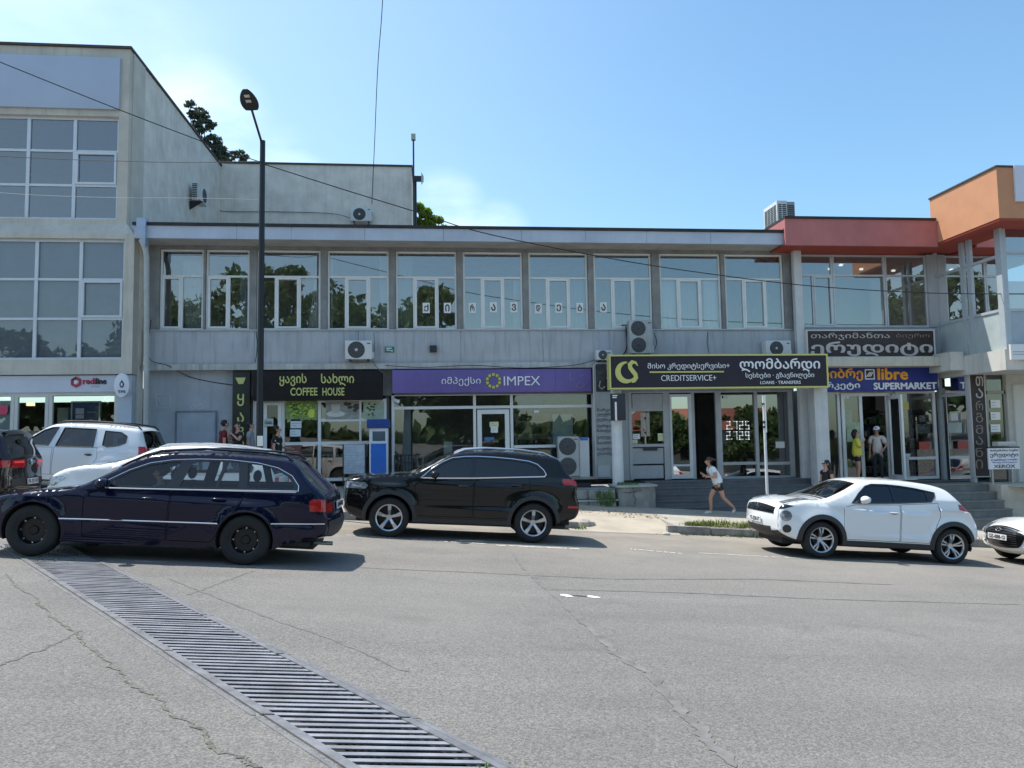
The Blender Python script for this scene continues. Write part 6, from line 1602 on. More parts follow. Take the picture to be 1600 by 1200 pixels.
juke = dict(paint=whitep, Wm=.885, Wr=.58, zm=.66, belt=((-.7, 1.02), (1.0, 1.16)), glass=tint, wglass=glass('crossover_screen', (.40, .46, .46), .06, 1.15),
  sil=[(-1.66, .24, .04), (-1.95, .30, .08), (-2.12, .40, .09), (-2.17, .54, .11), (-2.18, .70, .115), (-2.14, .87, .10), (-2.0, .975, .05), (-1.62, 1.06, .03), (-1.22, 1.095, .035), (-.82, 1.28, .06), (-.42, 1.46, .04), (-.1, 1.51, .03), (.3, 1.525, .03), (.72, 1.505, .03), (1.05, 1.47, .03), (1.30, 1.41, .05), (1.47, 1.24, .06), (1.66, 1.06, .06), (1.76, .99, .07), (1.90, .84, .10), (1.98, .68, .12), (1.98, .50, .11), (1.86, .40, .08), (1.66, .34, .04)],
  keys=[(0, 2, 'lower_bumper', 'black'), (2, 5, 'front_bumper', 'paint'), (5, 8, 'bonnet', 'paint'), (8, 10, 'windscreen', 'glass'), (10, 15, 'roof', 'paint'), (15, 17, 'rear_window', 'glass'), (17, 20, 'tailgate', 'paint'), (20, 23, 'rear_bumper', 'black')],
  xf=-1.285, xr=1.285, Rt=.335, Ra=.385, zs=.255, clad=.085, trimr=.008,
  dlo=[(-.70, 1.035), (-.53, 1.22), (-.36, 1.36), (-.22, 1.405), (.08, 1.412), (.35, 1.40), (.62, 1.375), (.99, 1.315), (.97, 1.24), (.87, 1.135), (.231, 1.08), (-.392, 1.043)],
  wins=[[(-.62, 1.06), (-.50, 1.20), (-.34, 1.335), (-.21, 1.375), (.08, 1.385), (.125, 1.383), (.13, 1.10), (-.38, 1.065)], [(.16, 1.10), (.155, 1.38), (.35, 1.372), (.62, 1.347), (.80, 1.318), (.80, 1.15)]],
  doors=[('front_door', [(-.88, .37), (.235, .37), (.24, 1.05), (-.62, 1.01), (-.86, .95)]), ('rear_door', [(.255, .37), (.80, .37), (.88, .50), (.94, .70), (1.02, .86), (1.0, 1.12), (.26, 1.055)])],
  handles=[(.10, .90)], handlem=whitep, mirror=(-.50, 1.095), mirrorm=whitep, rim=.225, style='double', rimm=silver_rim, tw=.22, flare=.05, flw=.16, round=.065, seat=.05,
  regions=[('tail_lamp', [(1.42, 1.02), (1.9, .93), (1.9, 1.1), (1.4, 1.12)], red_lens), ('headlamp', [(-1.95+.10*math.cos(k*.35), .735+.10*math.sin(k*.35)) for k in range(18)], clear_lens), ('fog_recess', [(-1.93+.075*math.cos(k*.45), .50+.075*math.sin(k*.45)) for k in range(14)], gloss_black), ('grille_end', [(-2.3, .80), (-1.98, .86), (-1.80, .925), (-1.95, .945), (-2.3, .96)], gloss_black)],
  crease=[(-1.2, .93, .9, .9, .028), (.75, 1.0, 1.75, .97, .05), (-.7, .45, .9, .48, .018)], taper=(.17, .16), extra=juke_extra)
l_, r_ = car_at(13.69, (8.34, 13.69, -2.33), .0767, .885)
car('crossover_car', 'white crossover car with round headlamps and black arch cladding parked on the right', l_, r_, juke)

# ------------------------------------------------------------------ white boxy car by the left shop
def dus_extra(root, TS, TN, patch, W1, D):
    for sd in (-1, 1):
        pts = [tuple(TS(k, sd*.90)+np.array((0, 0, dz))) for k, dz in ((10.3, -.01), (10.8, .05), (12, .065), (13.3, .065), (14.5, .055), (15.0, .0))]
        MB().tube(pts, .02, 8).build('roof_rail', trim_black, root, smooth=True, org=Vector())
        patch(16.8, 19.0, *sorted((sd*.80, sd*.98)), .01, 'tail_lamp', red_lens)
        patch(3.3, 4.6, *sorted((sd*.60, sd*.95)), .008, 'headlamp', clear_lens)
    patch(3.4, 4.5, -.5, .5, .008, 'grille', trim_black)
    plate(root, TS, TN, 18.7, 0, 'OV-518-VO')
dust = dict(paint=car_paint('cool_white_paint', (.66, .70, .74), .3), Wm=.91, Wr=.66, zm=.66, belt=((-.8, 1.02), (1.9, 1.10)), glass=semi_car,
  sil=[(-1.76, .26, .03), (-2.02, .32, .06), (-2.13, .42, .10), (-2.16, .6, .12), (-2.14, .8, .12), (-2.05, .94, .08), (-1.8, 1.0, .05), (-1.3, 1.05, .04), (-.92, 1.09, .05), (-.55, 1.37, .06), (-.22, 1.57, .05), (.1, 1.615, .04), (.6, 1.63, .04), (1.1, 1.625, .04), (1.6, 1.60, .04), (1.86, 1.55, .05), (2.0, 1.30, .05), (2.10, 1.08, .05), (2.13, .98, .06), (2.14, .78, .07), (2.16, .66, .09), (2.17, .5, .09), (2.08, .38, .07), (1.78, .32, .03)],
  keys=[(0, 4, 'front_bumper', 'paint'), (4, 8, 'bonnet', 'paint'), (8, 10, 'windscreen', 'glass'), (10, 15, 'roof', 'paint'), (15, 17, 'rear_window', 'glass'), (17, 20, 'tailgate', 'paint'), (20, 23, 'rear_bumper', 'paint')],
  xf=-1.335, xr=1.335, Rt=.35, Ra=.41, zs=.30, trimr=.009,
  wins=[[(-.72, 1.065), (-.56, 1.22), (-.33, 1.40), (-.14, 1.475), (.0, 1.485), (-.14, 1.06)], [(.02, 1.06), (.13, 1.485), (.86, 1.485), (.88, 1.075)], [(1.08, 1.13), (1.07, 1.46), (1.45, 1.44), (1.60, 1.36), (1.60, 1.20), (1.45, 1.13), (1.2, 1.09)]],
  doors=[('front_door', [(-.86, .42), (-.02, .42), (-.04, 1.03), (-.78, 1.0), (-.9, .9)]), ('rear_door', [(.0, .42), (.78, .42), (.88, .62), (1.0, .82), (.98, 1.07), (.0, 1.035)])],
  handles=[(.80, .90)], handlem=trim_black, mirror=(-.60, 1.10), rim=.215, style='seven', rimm=silver_rim, tw=.22, flare=.06, flw=.16, round=.085, seat=.15, clear=.26,
  regions=[('tail_lamp', [(1.96, .80), (2.3, .80), (2.3, 1.14), (1.90, 1.14)], red_lens)], crease=[(.9, 1.0, 2.1, 1.02, .02)], taper=(.14, .08), extra=dus_extra)
bx_, *_r = car('boxy_car', 'cool white boxy off-road car with black roof rails parked before the left shop', (-8.52, 19.0, pz(-8.52, 19.0)), (0, .0695, 0), dust)
bx_.scale = (.94, 1.0, .985)

# ------------------------------------------------------------------ white compact behind the estate
def mpv_extra(root, TS, TN, patch, W1, D):
    for sd in (-1, 1):
        pts = [tuple(TS(k, sd*.88)+np.array((0, 0, dz))) for k, dz in ((10.2, .0), (10.7, .03), (12, .035), (13.3, .035), (14.5, .03), (14.9, .0))]
        MB().tube(pts, .014, 8).build('roof_rail', M('satin_rail_b', (.5, .51, .52), .3, metal=.8), root, smooth=True, org=Vector())
        patch(3.8, 5.2, *sorted((sd*.58, sd*.96)), .008, 'headlamp', clear_lens)
        patch(17.4, 19.2, *sorted((sd*.70, sd*.97)), .01, 'tail_lamp', red_lens)
    patch(2.4, 3.6, -.6, .6, .008, 'grille', trim_black)
    patch(8.02, 8.4, -.85, .85, .002, 'cowl', trim_black)
mpv = dict(paint=car_paint('bright_white_paint', (.78, .79, .79), .25), Wm=.84, Wr=.60, zm=.6, belt=((-.8, .99), (1.8, 1.06)), glass=clear_car,
  sil=[(-1.66, .22, .03), (-1.92, .27, .06), (-2.03, .37, .10), (-2.06, .52, .13), (-2.03, .66, .13), (-1.93, .86, .09), (-1.65, .985, .04), (-1.3, 1.065, .03), (-1.0, 1.11, .04), (-.58, 1.25, .06), (-.2, 1.43, .05), (.1, 1.49, .04), (.5, 1.515, .04), (.95, 1.51, .04), (1.45, 1.475, .04), (1.80, 1.42, .05), (1.92, 1.2, .05), (2.02, 1.02, .05), (2.05, .94, .06), (2.06, .76, .07), (2.09, .62, .09), (2.09, .46, .09), (1.98, .34, .07), (1.68, .27, .03)],
  keys=[(0, 4, 'front_bumper', 'paint'), (4, 8, 'bonnet', 'paint'), (8, 10, 'windscreen', 'glass'), (10, 15, 'roof', 'paint'), (15, 17, 'rear_window', 'glass'), (17, 20, 'tailgate', 'paint'), (20, 23, 'rear_bumper', 'paint')],
  xf=-1.28, xr=1.28, Rt=.31, Ra=.355, zs=.22, trimr=.009,
  wins=[[(-.78, .965), (-.55, 1.13), (-.28, 1.28), (-.05, 1.36), (.2, 1.385), (.22, .99)], [(.28, .99), (.27, 1.39), (.95, 1.385), (1.0, 1.02)], [(1.1, 1.03), (1.06, 1.37), (1.45, 1.32), (1.62, 1.15), (1.6, 1.06)]],
  doors=[('front_door', [(-.80, .30), (.24, .30), (.245, .95), (-.76, .91), (-.84, .8)]), ('rear_door', [(.26, .30), (.80, .30), (.90, .45), (1.0, .65), (1.05, .98), (.265, .955)])],
  handles=[(.05, .86), (.88, .89)], mirror=(-.66, 1.0), rim=.20, style='seven', rimm=silver_rim, tw=.2, flare=.025, round=.08, seat=.05, taper=(.2, .1),
  regions=[('headlamp', [(-2.2, .62), (-1.75, .66), (-1.55, .80), (-1.62, .84), (-2.2, .78)], clear_lens)], extra=mpv_extra)
car('compact_car', 'bright white compact car half hidden behind the navy blue estate', (-4.95, 15.08, gz(-4.95, 15.08)), (0, .0695, 0), mpv)

# ------------------------------------------------------------------ dark brown crossover cut by the left edge
def suv_extra(root, TS, TN, patch, W1, D):
    for sd in (-1, 1):
        patch(17.6, 18.6, *sorted((sd*.38, sd*.97)), .012, 'tail_lamp', red_lens)
        patch(17.9, 18.15, *sorted((sd*.45, sd*.9)), .02, 'lamp_strip', M('bright_red_strip', (.75, .05, .06), .2, emit=.25))
    b = MB(); c = Vector(TS(18.1, 0)); b.lathe([(.035, 0), (.052, 0), (.052, .012), (.035, .012)], (c.x+.008, c.y, c.z), 'X', 18, False); b.box(c.x+.008, c.x+.02, -.01, .01, c.z-.035, c.z+.035); b.build('emblem', chrome, root, org=Vector())
    patch(19.7, 20.6, -.93, .93, .012, 'bumper_strip', trim_black); patch(21.0, 22.3, -.9, .9, .01, 'lower_valance', trim_black)
    plate(root, TS, TN, 20.15, 0, 'FF-717-FI', off=.03)
    patch(14.9, 15.25, -.95, .95, .05, 'roof_spoiler', gloss_black)
    for sd in (-1, 1):
        b = MB(); c = Vector(TS(21.2, sd*.75)); b.lathe([(.03, 0), (.045, 0), (.045, .02), (.03, .02)], (c.x+.005, c.y, c.z), 'X', 14, False); b.build('exhaust', chrome, root, org=Vector())
suvp = car_paint('dark_brown_paint', (.018, .013, .012), .25)
suv = dict(mpv); suv.update(paint=suvp, Wm=.92, Wr=.64, zm=.64, belt=((-.8, 1.02), (1.8, 1.10)), glass=tint, wglass=glass('suv_glass', (.10, .11, .11), .05, 1.1),
  sil=[(x*1.06, z*1.06+.03, b_) for x, z, b_ in mpv['sil']], wins=[[(x*1.06, z*1.06+.02) for x, z in p] for p in mpv['wins']], doors=[(nm, [(x*1.06, z*1.06+.03) for x, z in p]) for nm, p in mpv['doors']],
  handles=[(.05, .93), (.93, .96)], xf=-1.36, xr=1.36, Rt=.35, Ra=.40, zs=.27, clad=.06, regions=[('tail_lamp', [(1.86, .92), (2.4, .92), (2.4, 1.05), (1.80, 1.05)], red_lens)], mirror=(-.70, 1.08), extra=suv_extra, round=.09, clear=.24)
car('hatchback_car', 'dark brown crossover car seen from behind at the left edge', (-9.72, 14.95, gz(-9.72, 14.95)), (0, .0695, math.radians(7)), suv)

# ------------------------------------------------------------------ white coupe nosing in at the right edge
def vel_extra(root, TS, TN, patch, W1, D):
    patch(2.1, 5.3, -.66, .66, .008, 'grille', gloss_black, nk=10, nu=10, shape=lambda s, a, c: (a*(.72+.42*math.sin(math.pi*min(1, .12+s*.62))), c*(.72+.42*math.sin(math.pi*min(1, .12+s*.62)))))
    for k in np.linspace(2.5, 5.0, 9): patch(k, k+.09, -.55, .55, .016, 'grille_slat', M('grille_slat_grey', (.10, .10, .105), .3, metal=.6), nk=1, nu=8)
    b = MB(); c = Vector(TS(4.75, 0)); b.tube([(c.x-.035, .075*math.cos(t), c.z+.035*math.sin(t)) for t in [2*math.pi*k/20 for k in range(20)]], .007, 6, closed=True); b.tube([(c.x-.035, -.03, c.z-.03), (c.x-.035, -.02, c.z), (c.x-.035, .02, c.z), (c.x-.035, .03, c.z+.03)], .007, 6); b.build('emblem', chrome, root, org=Vector())
    for sd in (-1, 1):
        patch(4.6, 6.2, *sorted((sd*.70, sd*.985)), .008, 'headlamp', clear_lens, shape=lambda s, a, c, sd=sd: (a, c))
        patch(1.6, 2.9, *sorted((sd*.74, sd*.94)), .006, 'fog_recess', gloss_black)
        patch(1.9, 2.5, *sorted((sd*.80, sd*.90)), .014, 'fog_lamp', clear_lens)
    plate(root, TS, TN, 3.7, 0, 'GE-888-GI', off=.035)
    patch(.4, 1.0, -.97, .97, .02, 'front_splitter', M('pale_lip', (.62, .60, .52), .35))
    patch(8.02, 8.4, -.85, .85, .002, 'cowl', trim_black)
vel = dict(mpv); vel.update(paint=whitep, Wm=.90, Wr=.60, zm=.56, belt=((-.8, .90), (1.8, 1.0)), glass=tint,
  sil=[(-1.72, .20, .05), (-2.0, .22, .12), (-2.12, .29, .20), (-2.16, .42, .22), (-2.17, .54, .22), (-2.12, .68, .20), (-1.9, .78, .12), (-1.45, .89, .06), (-1.0, .94, .05), (-.55, 1.18, .06), (-.15, 1.34, .05), (.15, 1.385, .04), (.5, 1.40, .04), (.95, 1.39, .04), (1.4, 1.35, .04), (1.75, 1.28, .05), (1.95, 1.12, .05), (2.06, .98, .05), (2.09, .9, .06), (2.10, .76, .07), (2.13, .62, .09), (2.13, .46, .09), (2.02, .34, .07), (1.72, .25, .03)],
  wins=[[(-.74, .935), (-.52, 1.08), (-.26, 1.21), (-.05, 1.265), (.4, 1.28), (.42, .96)], [(.48, .96), (.46, 1.28), (.95, 1.26), (1.3, 1.18), (1.4, 1.0)]],
  doors=[('front_door', [(-.84, .30), (.42, .30), (.43, .93), (-.74, .89), (-.86, .8)])], handles=[(.2, .85)], xf=-1.32, xr=1.32, Rt=.325, Ra=.365, zs=.20,
  regions=[('headlamp', [(-2.2, .60), (-1.80, .66), (-1.45, .77), (-1.55, .81), (-2.2, .74)], clear_lens)], mirror=(-.62, .97), extra=vel_extra, round=.09, taper=(.26, .1), style='seven')
car('coupe_car', 'white coupe with a hexagonal slatted grille cut by the right edge', (13.22, 14.35, gz(13.22, 14.35)+.0), (0, .0695, 0), vel)
# ================================================================== AIR CONDITIONERS
ac_white = M('ac_white_casing', (.62, .63, .62), .45, var=.06, scale=4, streak=.25); ac_grill = M('ac_dark_grille', (.05, .055, .06), .6); ac_ring = M('ac_grille_wire', (.16, .17, .18), .5)
def ac_unit(X0, X1, Z0, Z1, Y, label, fans=1, depth=.32, group=None, bracket=True, fx=.42, hubm=None, case=None):
    b = MB().box(X0, X1, Y, Y+depth, Z0, Z1)
    o = solo(b, 'air_conditioner', case or ac_white, label, 'air conditioner', group or 'air conditioners on the facade', bevel=.014)
    H = (Z1-Z0)/fans; cx = X0+(X1-X0)*fx
    for k in range(fans):
        cz = Z0+H*(k+.5); r = min(H*.43, (X1-X0)*fx*.92)
        g = MB().lathe([(0, -.004), (r, -.004), (r+.012, -.001)], (cx, Y, cz), 'Y', 28, False); g.f = [f[::-1] for f in g.f]
        fg = g.build('fan_grille', ac_grill, o, smooth=True)
        w_ = MB()
        for q in (.35, .55, .75, .95): w_.tube([(cx+r*q*math.cos(t), Y-.012, cz+r*q*math.sin(t)) for t in [2*math.pi*i/26 for i in range(26)]], .004, 4, closed=True)
        for i in range(12): t = 2*math.pi*i/12; w_.tube([(cx+r*.18*math.cos(t), Y-.012, cz+r*.18*math.sin(t)), (cx+r*math.cos(t), Y-.012, cz+r*math.sin(t))], .003, 4)
        w_.build('guard', ac_ring, fg)
        MB().lathe([(0, -.02), (r*.17, -.016), (r*.19, -.006)], (cx, Y, cz), 'Y', 16, False).build('hub', hubm or ac_white, fg, smooth=True)
    bd = MB().box(X1-.14, X1-.04, Y-.004, Y+.0, Z1-.10, Z1-.07); bd.build('badge', M('dark_badge', (.06, .07, .08), .5), o)
    vl = MB().box(X1-.002, X1+.05, Y+.08, Y+.2, Z0+.05, Z0+.22); vl.build('valve_cover', ac_white, o)
    if bracket:
        for x in (X0+.12, X1-.12):
            MB().box(x-.02, x+.02, Y+.02, Y+depth+.14, Z0-.035, Z0-.002).build('bracket', dark_metal, o)
    return o
def ac_px(p, Y, label, **k): X0, X1, Z0, Z1 = rect(*p, Y); return ac_unit(X0, X1, Z0, Z1, Y, label, **k)
ac_px((539, 532, 581, 561), YF-.48, 'white air conditioner with one dark fan above the black coffee sign')
ac_px((548, 324, 580, 345), YBk-.45, 'small white air conditioner on the wall of the block behind the flat roof')
ac_px((984, 500, 1020, 552), YF-.50, 'tall double-fan air conditioner standing above the yellow framed sign', fans=2, fx=.38, case=M('ac_grey_casing', (.40, .41, .41), .5, var=.12, scale=4, streak=.4), hubm=ac_grill)
ac_px((932, 547, 956, 562), YF-.48, 'air conditioner half hidden behind the left end of the yellow framed sign')
ac_px((1197, 532, 1236, 556), YF-.45, 'air conditioner rising behind the right end of the yellow framed sign')
tall = ac_px((873, 682, 905, 744), 22.2, 'tall double-fan air conditioner standing on the terrace by the purple shop', fans=2, fx=.44, bracket=False, case=MATS['ac_grey_casing'], hubm=ac_grill)
X0, X1, Z0, Z1 = rect(905.5, 684, 921, 745, 22.25); tw = solo(MB().box(X0, X1, 22.25, 22.55, Z0, Z1), 'metal_cabinet', M('pale_metal_cabinet', (.52, .54, .55), .45, var=.05), 'narrow pale metal cabinet beside the tall double-fan unit', 'cabinet', bevel=.01)
x0, x1, z0, z1 = rect(907, 683, 919, 688, 22.2); MB().box(x0, x1, 22.235, 22.249, z0, z1).build('blue_label', M('blue_label', (.03, .16, .45), .5), tw)
b = MB(); b.box(X0-.75, X1, 22.1, 22.6, tz+.02, tz+.13); solo(b, 'dark_plinth', dark_metal, 'low dark plinth under the tall unit and the cabinet', 'plinth')
# unit on the side wall of the left building (faces right) and one on the roof
def ac_side(Xw, Yc, Zc, label):
    b = MB().box(Xw+.12, Xw+.42, Yc-.42, Yc+.42, Zc-.30, Zc+.30); o = solo(b, 'air_conditioner', ac_white, label, 'air conditioner', 'air conditioners on the facade', bevel=.014)
    g = MB().lathe([(0, .004), (.25, .004), (.262, .0)], (Xw+.42, Yc+.08, Zc), 'X', 24, False); g.build('fan_grille', ac_grill, o)
    s = MB()
    for i in range(9): z = Zc-.26+.065*i; s.box(Xw+.13, Xw+.30, Yc-.424, Yc-.4202, z, z+.04)
    s.build('side_louvre', ac_grill, o)
    MB().add([(Xw+.0, Yc-.3, Zc-.31), (Xw+.5, Yc-.3, Zc-.31), (Xw+.02, Yc-.3, Zc-.62), (Xw+.0, Yc-.27, Zc-.31), (Xw+.5, Yc-.27, Zc-.31), (Xw+.02, Yc-.27, Zc-.62)], [(0, 2, 1), (3, 4, 5), (0, 1, 4, 3), (1, 2, 5, 4), (2, 0, 3, 5)]).build('bracket', dark_metal, o)
c = atx(300, 305, XU); ac_side(XU, c.y, c.z, 'white air conditioner on a dark bracket on the pebbled side wall')
X0, X1, Z0, Z1 = rect(1208, 318, 1241, 357, 23.5)
o = solo(MB().box(X0, X0+.34, 23.2, 24.2, Z0, Z1), 'air_conditioner', ac_white, 'white louvred air conditioner standing on the roof edge beside the red fascia', 'air conditioner', 'air conditioners on the facade', bevel=.01)
s = MB(); 
for i in range(11):
    z = Z0+.05+.062*i; s.box(X0+.04, X0+.15, 23.194, 23.1995, z, z+.04); s.box(X0+.18, X0+.31, 23.194, 23.1995, z, z+.04)
s.build('louvre', ac_grill, o)
s = MB()
for i in range(11):
    z = Z0+.05+.062*i
    for k in range(4): s.box(X0-.006, X0-.0005, 23.27+.22*k, 23.27+.22*k+.19, z, z+.042)
s.build('louvre', ac_grill, o)
o2 = MB().box(X0+.345, X0+.62, 23.25, 24.1, Z0, Z1-.02); a = o2.build('coil_side', M('coil_grey', (.30, .31, .31), .5), o)
s = MB()
for i in range(10): z = Z0+.06+.066*i; s.box(X0+.37, X0+.6, 23.244, 23.2495, z, z+.045)
s.build('louvre', ac_grill, o)

# ================================================================== STREET LAMP, SIGN POST, MAST
blackpole = M('dark_navy_pole_paint', (.008, .011, .016), .45)
YLP = 18.4
lp_top = at(410.5, 220, YLP); lx = at(406, 640, YLP).x; lzb = pz(lx, YLP)
lamp = thing('street_lamp', 'tall dark street lamp with a leaning arm and teardrop head before the coffee shop', 'street lamp', (lx, YLP, lzb))
pb = MB(); pb.cyl((lx, YLP, lzb-.05), (lp_top.x, YLP, lp_top.z), .083, .062, 16); pb.build('pole', blackpole, lamp, smooth=True)
MB().cyl((lx, YLP, lzb), (lx, YLP, lzb+.5), .115, .11, 16).build('pole_base', blackpole, lamp, smooth=True)
hd0 = at(393.5, 172, 17.75); hd1 = at(383, 139, 17.25)
MB().tube([(lp_top.x, YLP, lp_top.z-.25), (lp_top.x-.03, YLP-.06, lp_top.z), tuple(hd0)], .028, 8).build('arm', blackpole, lamp, smooth=True)
d = (hd1-hd0); L_ = d.length; d.normalize(); sd_ = Vector((.88, -.15, .1)); sd_ = (sd_-d*sd_.dot(d)).normalized(); up_ = sd_.cross(d)
if up_.z < 0: up_ = -up_
rows = []
for i in range(13):
    s_ = i/12; wd_ = .17*(math.sin(math.pi*min(1, (.10+.90*s_)**.8))**.6 if s_ < 1 else .0)+.03; th_ = .05*(1-abs(s_-.45)*.8)
    if i == 12: wd_, th_ = .05, .01
    rows.append([tuple(hd0+d*(L_*s_)+sd_*(wd_*math.cos(t))+up_*(th_*math.sin(t)*(1 if math.sin(t) > 0 else .5))) for t in [2*math.pi*k/14 for k in range(15)]])
b = MB().grid(rows); b.add(rows[0][:-1], [tuple(range(14))]); b.add(rows[-1][:-1], [tuple(range(13, -1, -1))])
lh = b.build('lamp_head', M('lamp_head_black', (.012, .013, .016), .5), lamp, smooth=True, angle=60)
for s_ in (.48, .72):
    c = hd0+d*(L_*s_)-up_*.032; q = lambda a, e, f: tuple(c+sd_*a+d*e-up_*f)
    MB().add([q(-.06, -.035, .0), q(.06, -.035, 0), q(.06, .035, 0), q(-.06, .035, 0), q(-.06, -.035, .012), q(.06, -.035, .012), q(.06, .035, .012), q(-.06, .035, .012)], [(0, 1, 2, 3), (7, 6, 5, 4), (0, 4, 5, 1), (1, 5, 6, 2), (2, 6, 7, 3), (3, 7, 4, 0)]).build('lens', M('lamp_lens', (.55, .50, .46), .25), lh)
# small plate on the lamp pole
X0, X1, Z0, Z1 = rect(402, 681, 411, 697, YLP-.1); solo(MB().box(X0, X1, YLP-.12, YLP-.105, Z0, Z1), 'pole_notice', paper, 'small white notice tied to the street lamp pole', 'notice')

YSP = 17.75; sx_ = at(1196, 700, YSP).x; szb = pz(sx_, YSP)
sp = thing('road_sign', 'thin white road sign post seen edge-on before the white crossover', 'road sign', (sx_, YSP, szb))
MB().cyl((sx_, YSP, szb-.05), (sx_, YSP, at(1196, 618, YSP).z), .035, .032, 12).build('post', M('white_post_paint', (.62, .64, .65), .5, var=.12, scale=6), sp, smooth=True)
X0, X1, Z0, Z1 = rect(1189.5, 618, 1202.5, 680, YSP-.05)
b = MB()
b.add([(X0, YSP-.30, Z0+.06), (X0+.012, YSP-.31, Z0+.06), (X1, YSP+.22, Z0+.06), (X1-.012, YSP+.23, Z0+.06), (X0, YSP-.30, Z1), (X0+.012, YSP-.31, Z1), (X1, YSP+.22, Z1), (X1-.012, YSP+.23, Z1)], [(3, 2, 1, 0), (4, 5, 6, 7), (0, 1, 5, 4), (1, 2, 6, 5), (2, 3, 7, 6), (3, 0, 4, 7)])
b.build('plate', M('sign_back_grey', (.50, .55, .57), .45, metal=.4, var=.1), sp)
b = MB()
for z in (Z0+.2, Z1-.2): b.lathe([(.036, -.02), (.05, -.02), (.05, .02), (.036, .02)], (sx_, YSP, z), 'Z', 12, False)
b.box(sx_-.05, sx_+.03, YSP-.10, YSP-.035, Z0+.28, Z0+.34).build('clamp', dark_metal, sp)

# mast with dish and a small box at the corner of the back block
mx_ = XBk+.10; mz0, mz1 = ez1, at(643, 218, YBk-.3).z
ms = thing('antenna_mast', 'thin antenna mast with a dish at the corner of the back block', 'antenna', (mx_, YBk-.3, mz0))
MB().cyl((mx_, YBk-.3, mz0), (mx_, YBk-.3, mz1), .035, n=8).build('mast', dark_metal, ms, smooth=True)
MB().box(mx_-.09, mx_+.09, YBk-.4, YBk-.2, mz1-.02, mz1+.22).build('antenna_box', M('pale_green_box', (.36, .44, .38), .5), ms)
c = at(650, 279, YBk-.5); MB().lathe([(.0, .04), (.12, .03), (.26, -.06), (.27, -.06), (.13, .015), (0, .022)], (c.x+.28, c.y, c.z), 'X', 20, False).build('dish', M('grey_dish', (.42, .43, .44), .5), ms, smooth=True)
MB().box(mx_, c.x+.25, c.y-.06, c.y+.06, c.z-.12, c.z+.1).build('dish_mount', dark_metal, ms)
MB().cyl((mx_+.06, YBk-.1, mz0), (mx_+.06, YBk-.1, at(646, 285, YBk).z), .06, n=10).build('black_pipe', black_plastic, ms, smooth=True)

# ================================================================== CABLES
def cable(pxY, r, label, m=cable_m, n=14, sag=0):
    P = [at(*p) for p in pxY]; pts = []
    for i in range(len(P)-1):
        p0, p1, p2, p3 = P[max(i-1, 0)], P[i], P[i+1], P[min(i+2, len(P)-1)]
        for k in range(n):
            t = k/n; q = .5*((2*p1)+(p2-p0)*t+(2*p0-5*p1+4*p2-p3)*t*t+(3*p1-p0-3*p2+p3)*t**3); q.z -= sag*math.sin(math.pi*t); pts.append(q)
    pts.append(P[-1])
    return solo(MB().tube(pts, r, 5), 'cable', m, label, 'cable', 'cables above the street', smooth=True)
cable([(-60, 72, 15.4), (0, 97, 15.7), (185, 171, 16.6), (345, 232, 17.7), (409, 254, 18.35)], .011, 'black cable sloping down from the upper left to the lamp pole')
cable([(411, 256, 18.4), (530, 294, 18.6), (650, 331, 18.8), (760, 365, 19), (960, 405, 19.3), (1110, 428, 19.5), (1270, 447, 19.8), (1460, 458, 20), (1640, 459, 20)], .013, 'black cable sagging across the whole facade from the lamp pole rightwards')
cable([(600, -40, 24), (596, 30, 25), (590, 110, 26.5), (585, 230, 29), (581, 318, 31.4)], .014, 'black cable hanging almost straight down from the sky to the back wall')
cable([(-40, 241, 18.2), (0, 244, 18.2), (100, 249, 18.3), (200, 252, 18.3), (300, 254, 18.35), (407, 252, 18.4)], .008, 'thin dark cable running level from the left edge to the lamp pole')
cable([(-40, 298, 17.6), (60, 305, 17.8), (190, 309, 18), (300, 309.5, 18.2), (406, 312, 18.4)], .006, 'thin pale cable running level across the left building', M('pale_cable', (.45, .45, .44), .6))
cable([(312, 308, 31.3), (330, 322, 31.7), (350, 330, 31.75), (440, 331, 31.75), (520, 334, 31.7), (547, 341, 31.5)], .016, 'grey cable clipped along the wall of the back block', M('grey_cable', (.14, .14, .14), .7))
cable([(236, 500, 22.5), (233, 558, 22.55), (262, 571, 22.6), (300, 590, 22.9), (360, 601, 22.9), (392, 602, 22.9)], .011, 'black cable drooping across the wall left of the tall narrow sign')
cable([(584, 520, 22.6), (585, 545, 22.6), (582, 562, 22.6), (590, 575, 22.5), (603, 586, 22.5)], .011, 'grey hose running from the white air conditioner to the purple sign', MATS['grey_cable'])
cable([(978, 510, 22.6), (979, 545, 22.65), (960, 568, 22.7)], .02, 'dark hose beside the tall double-fan unit on the facade')

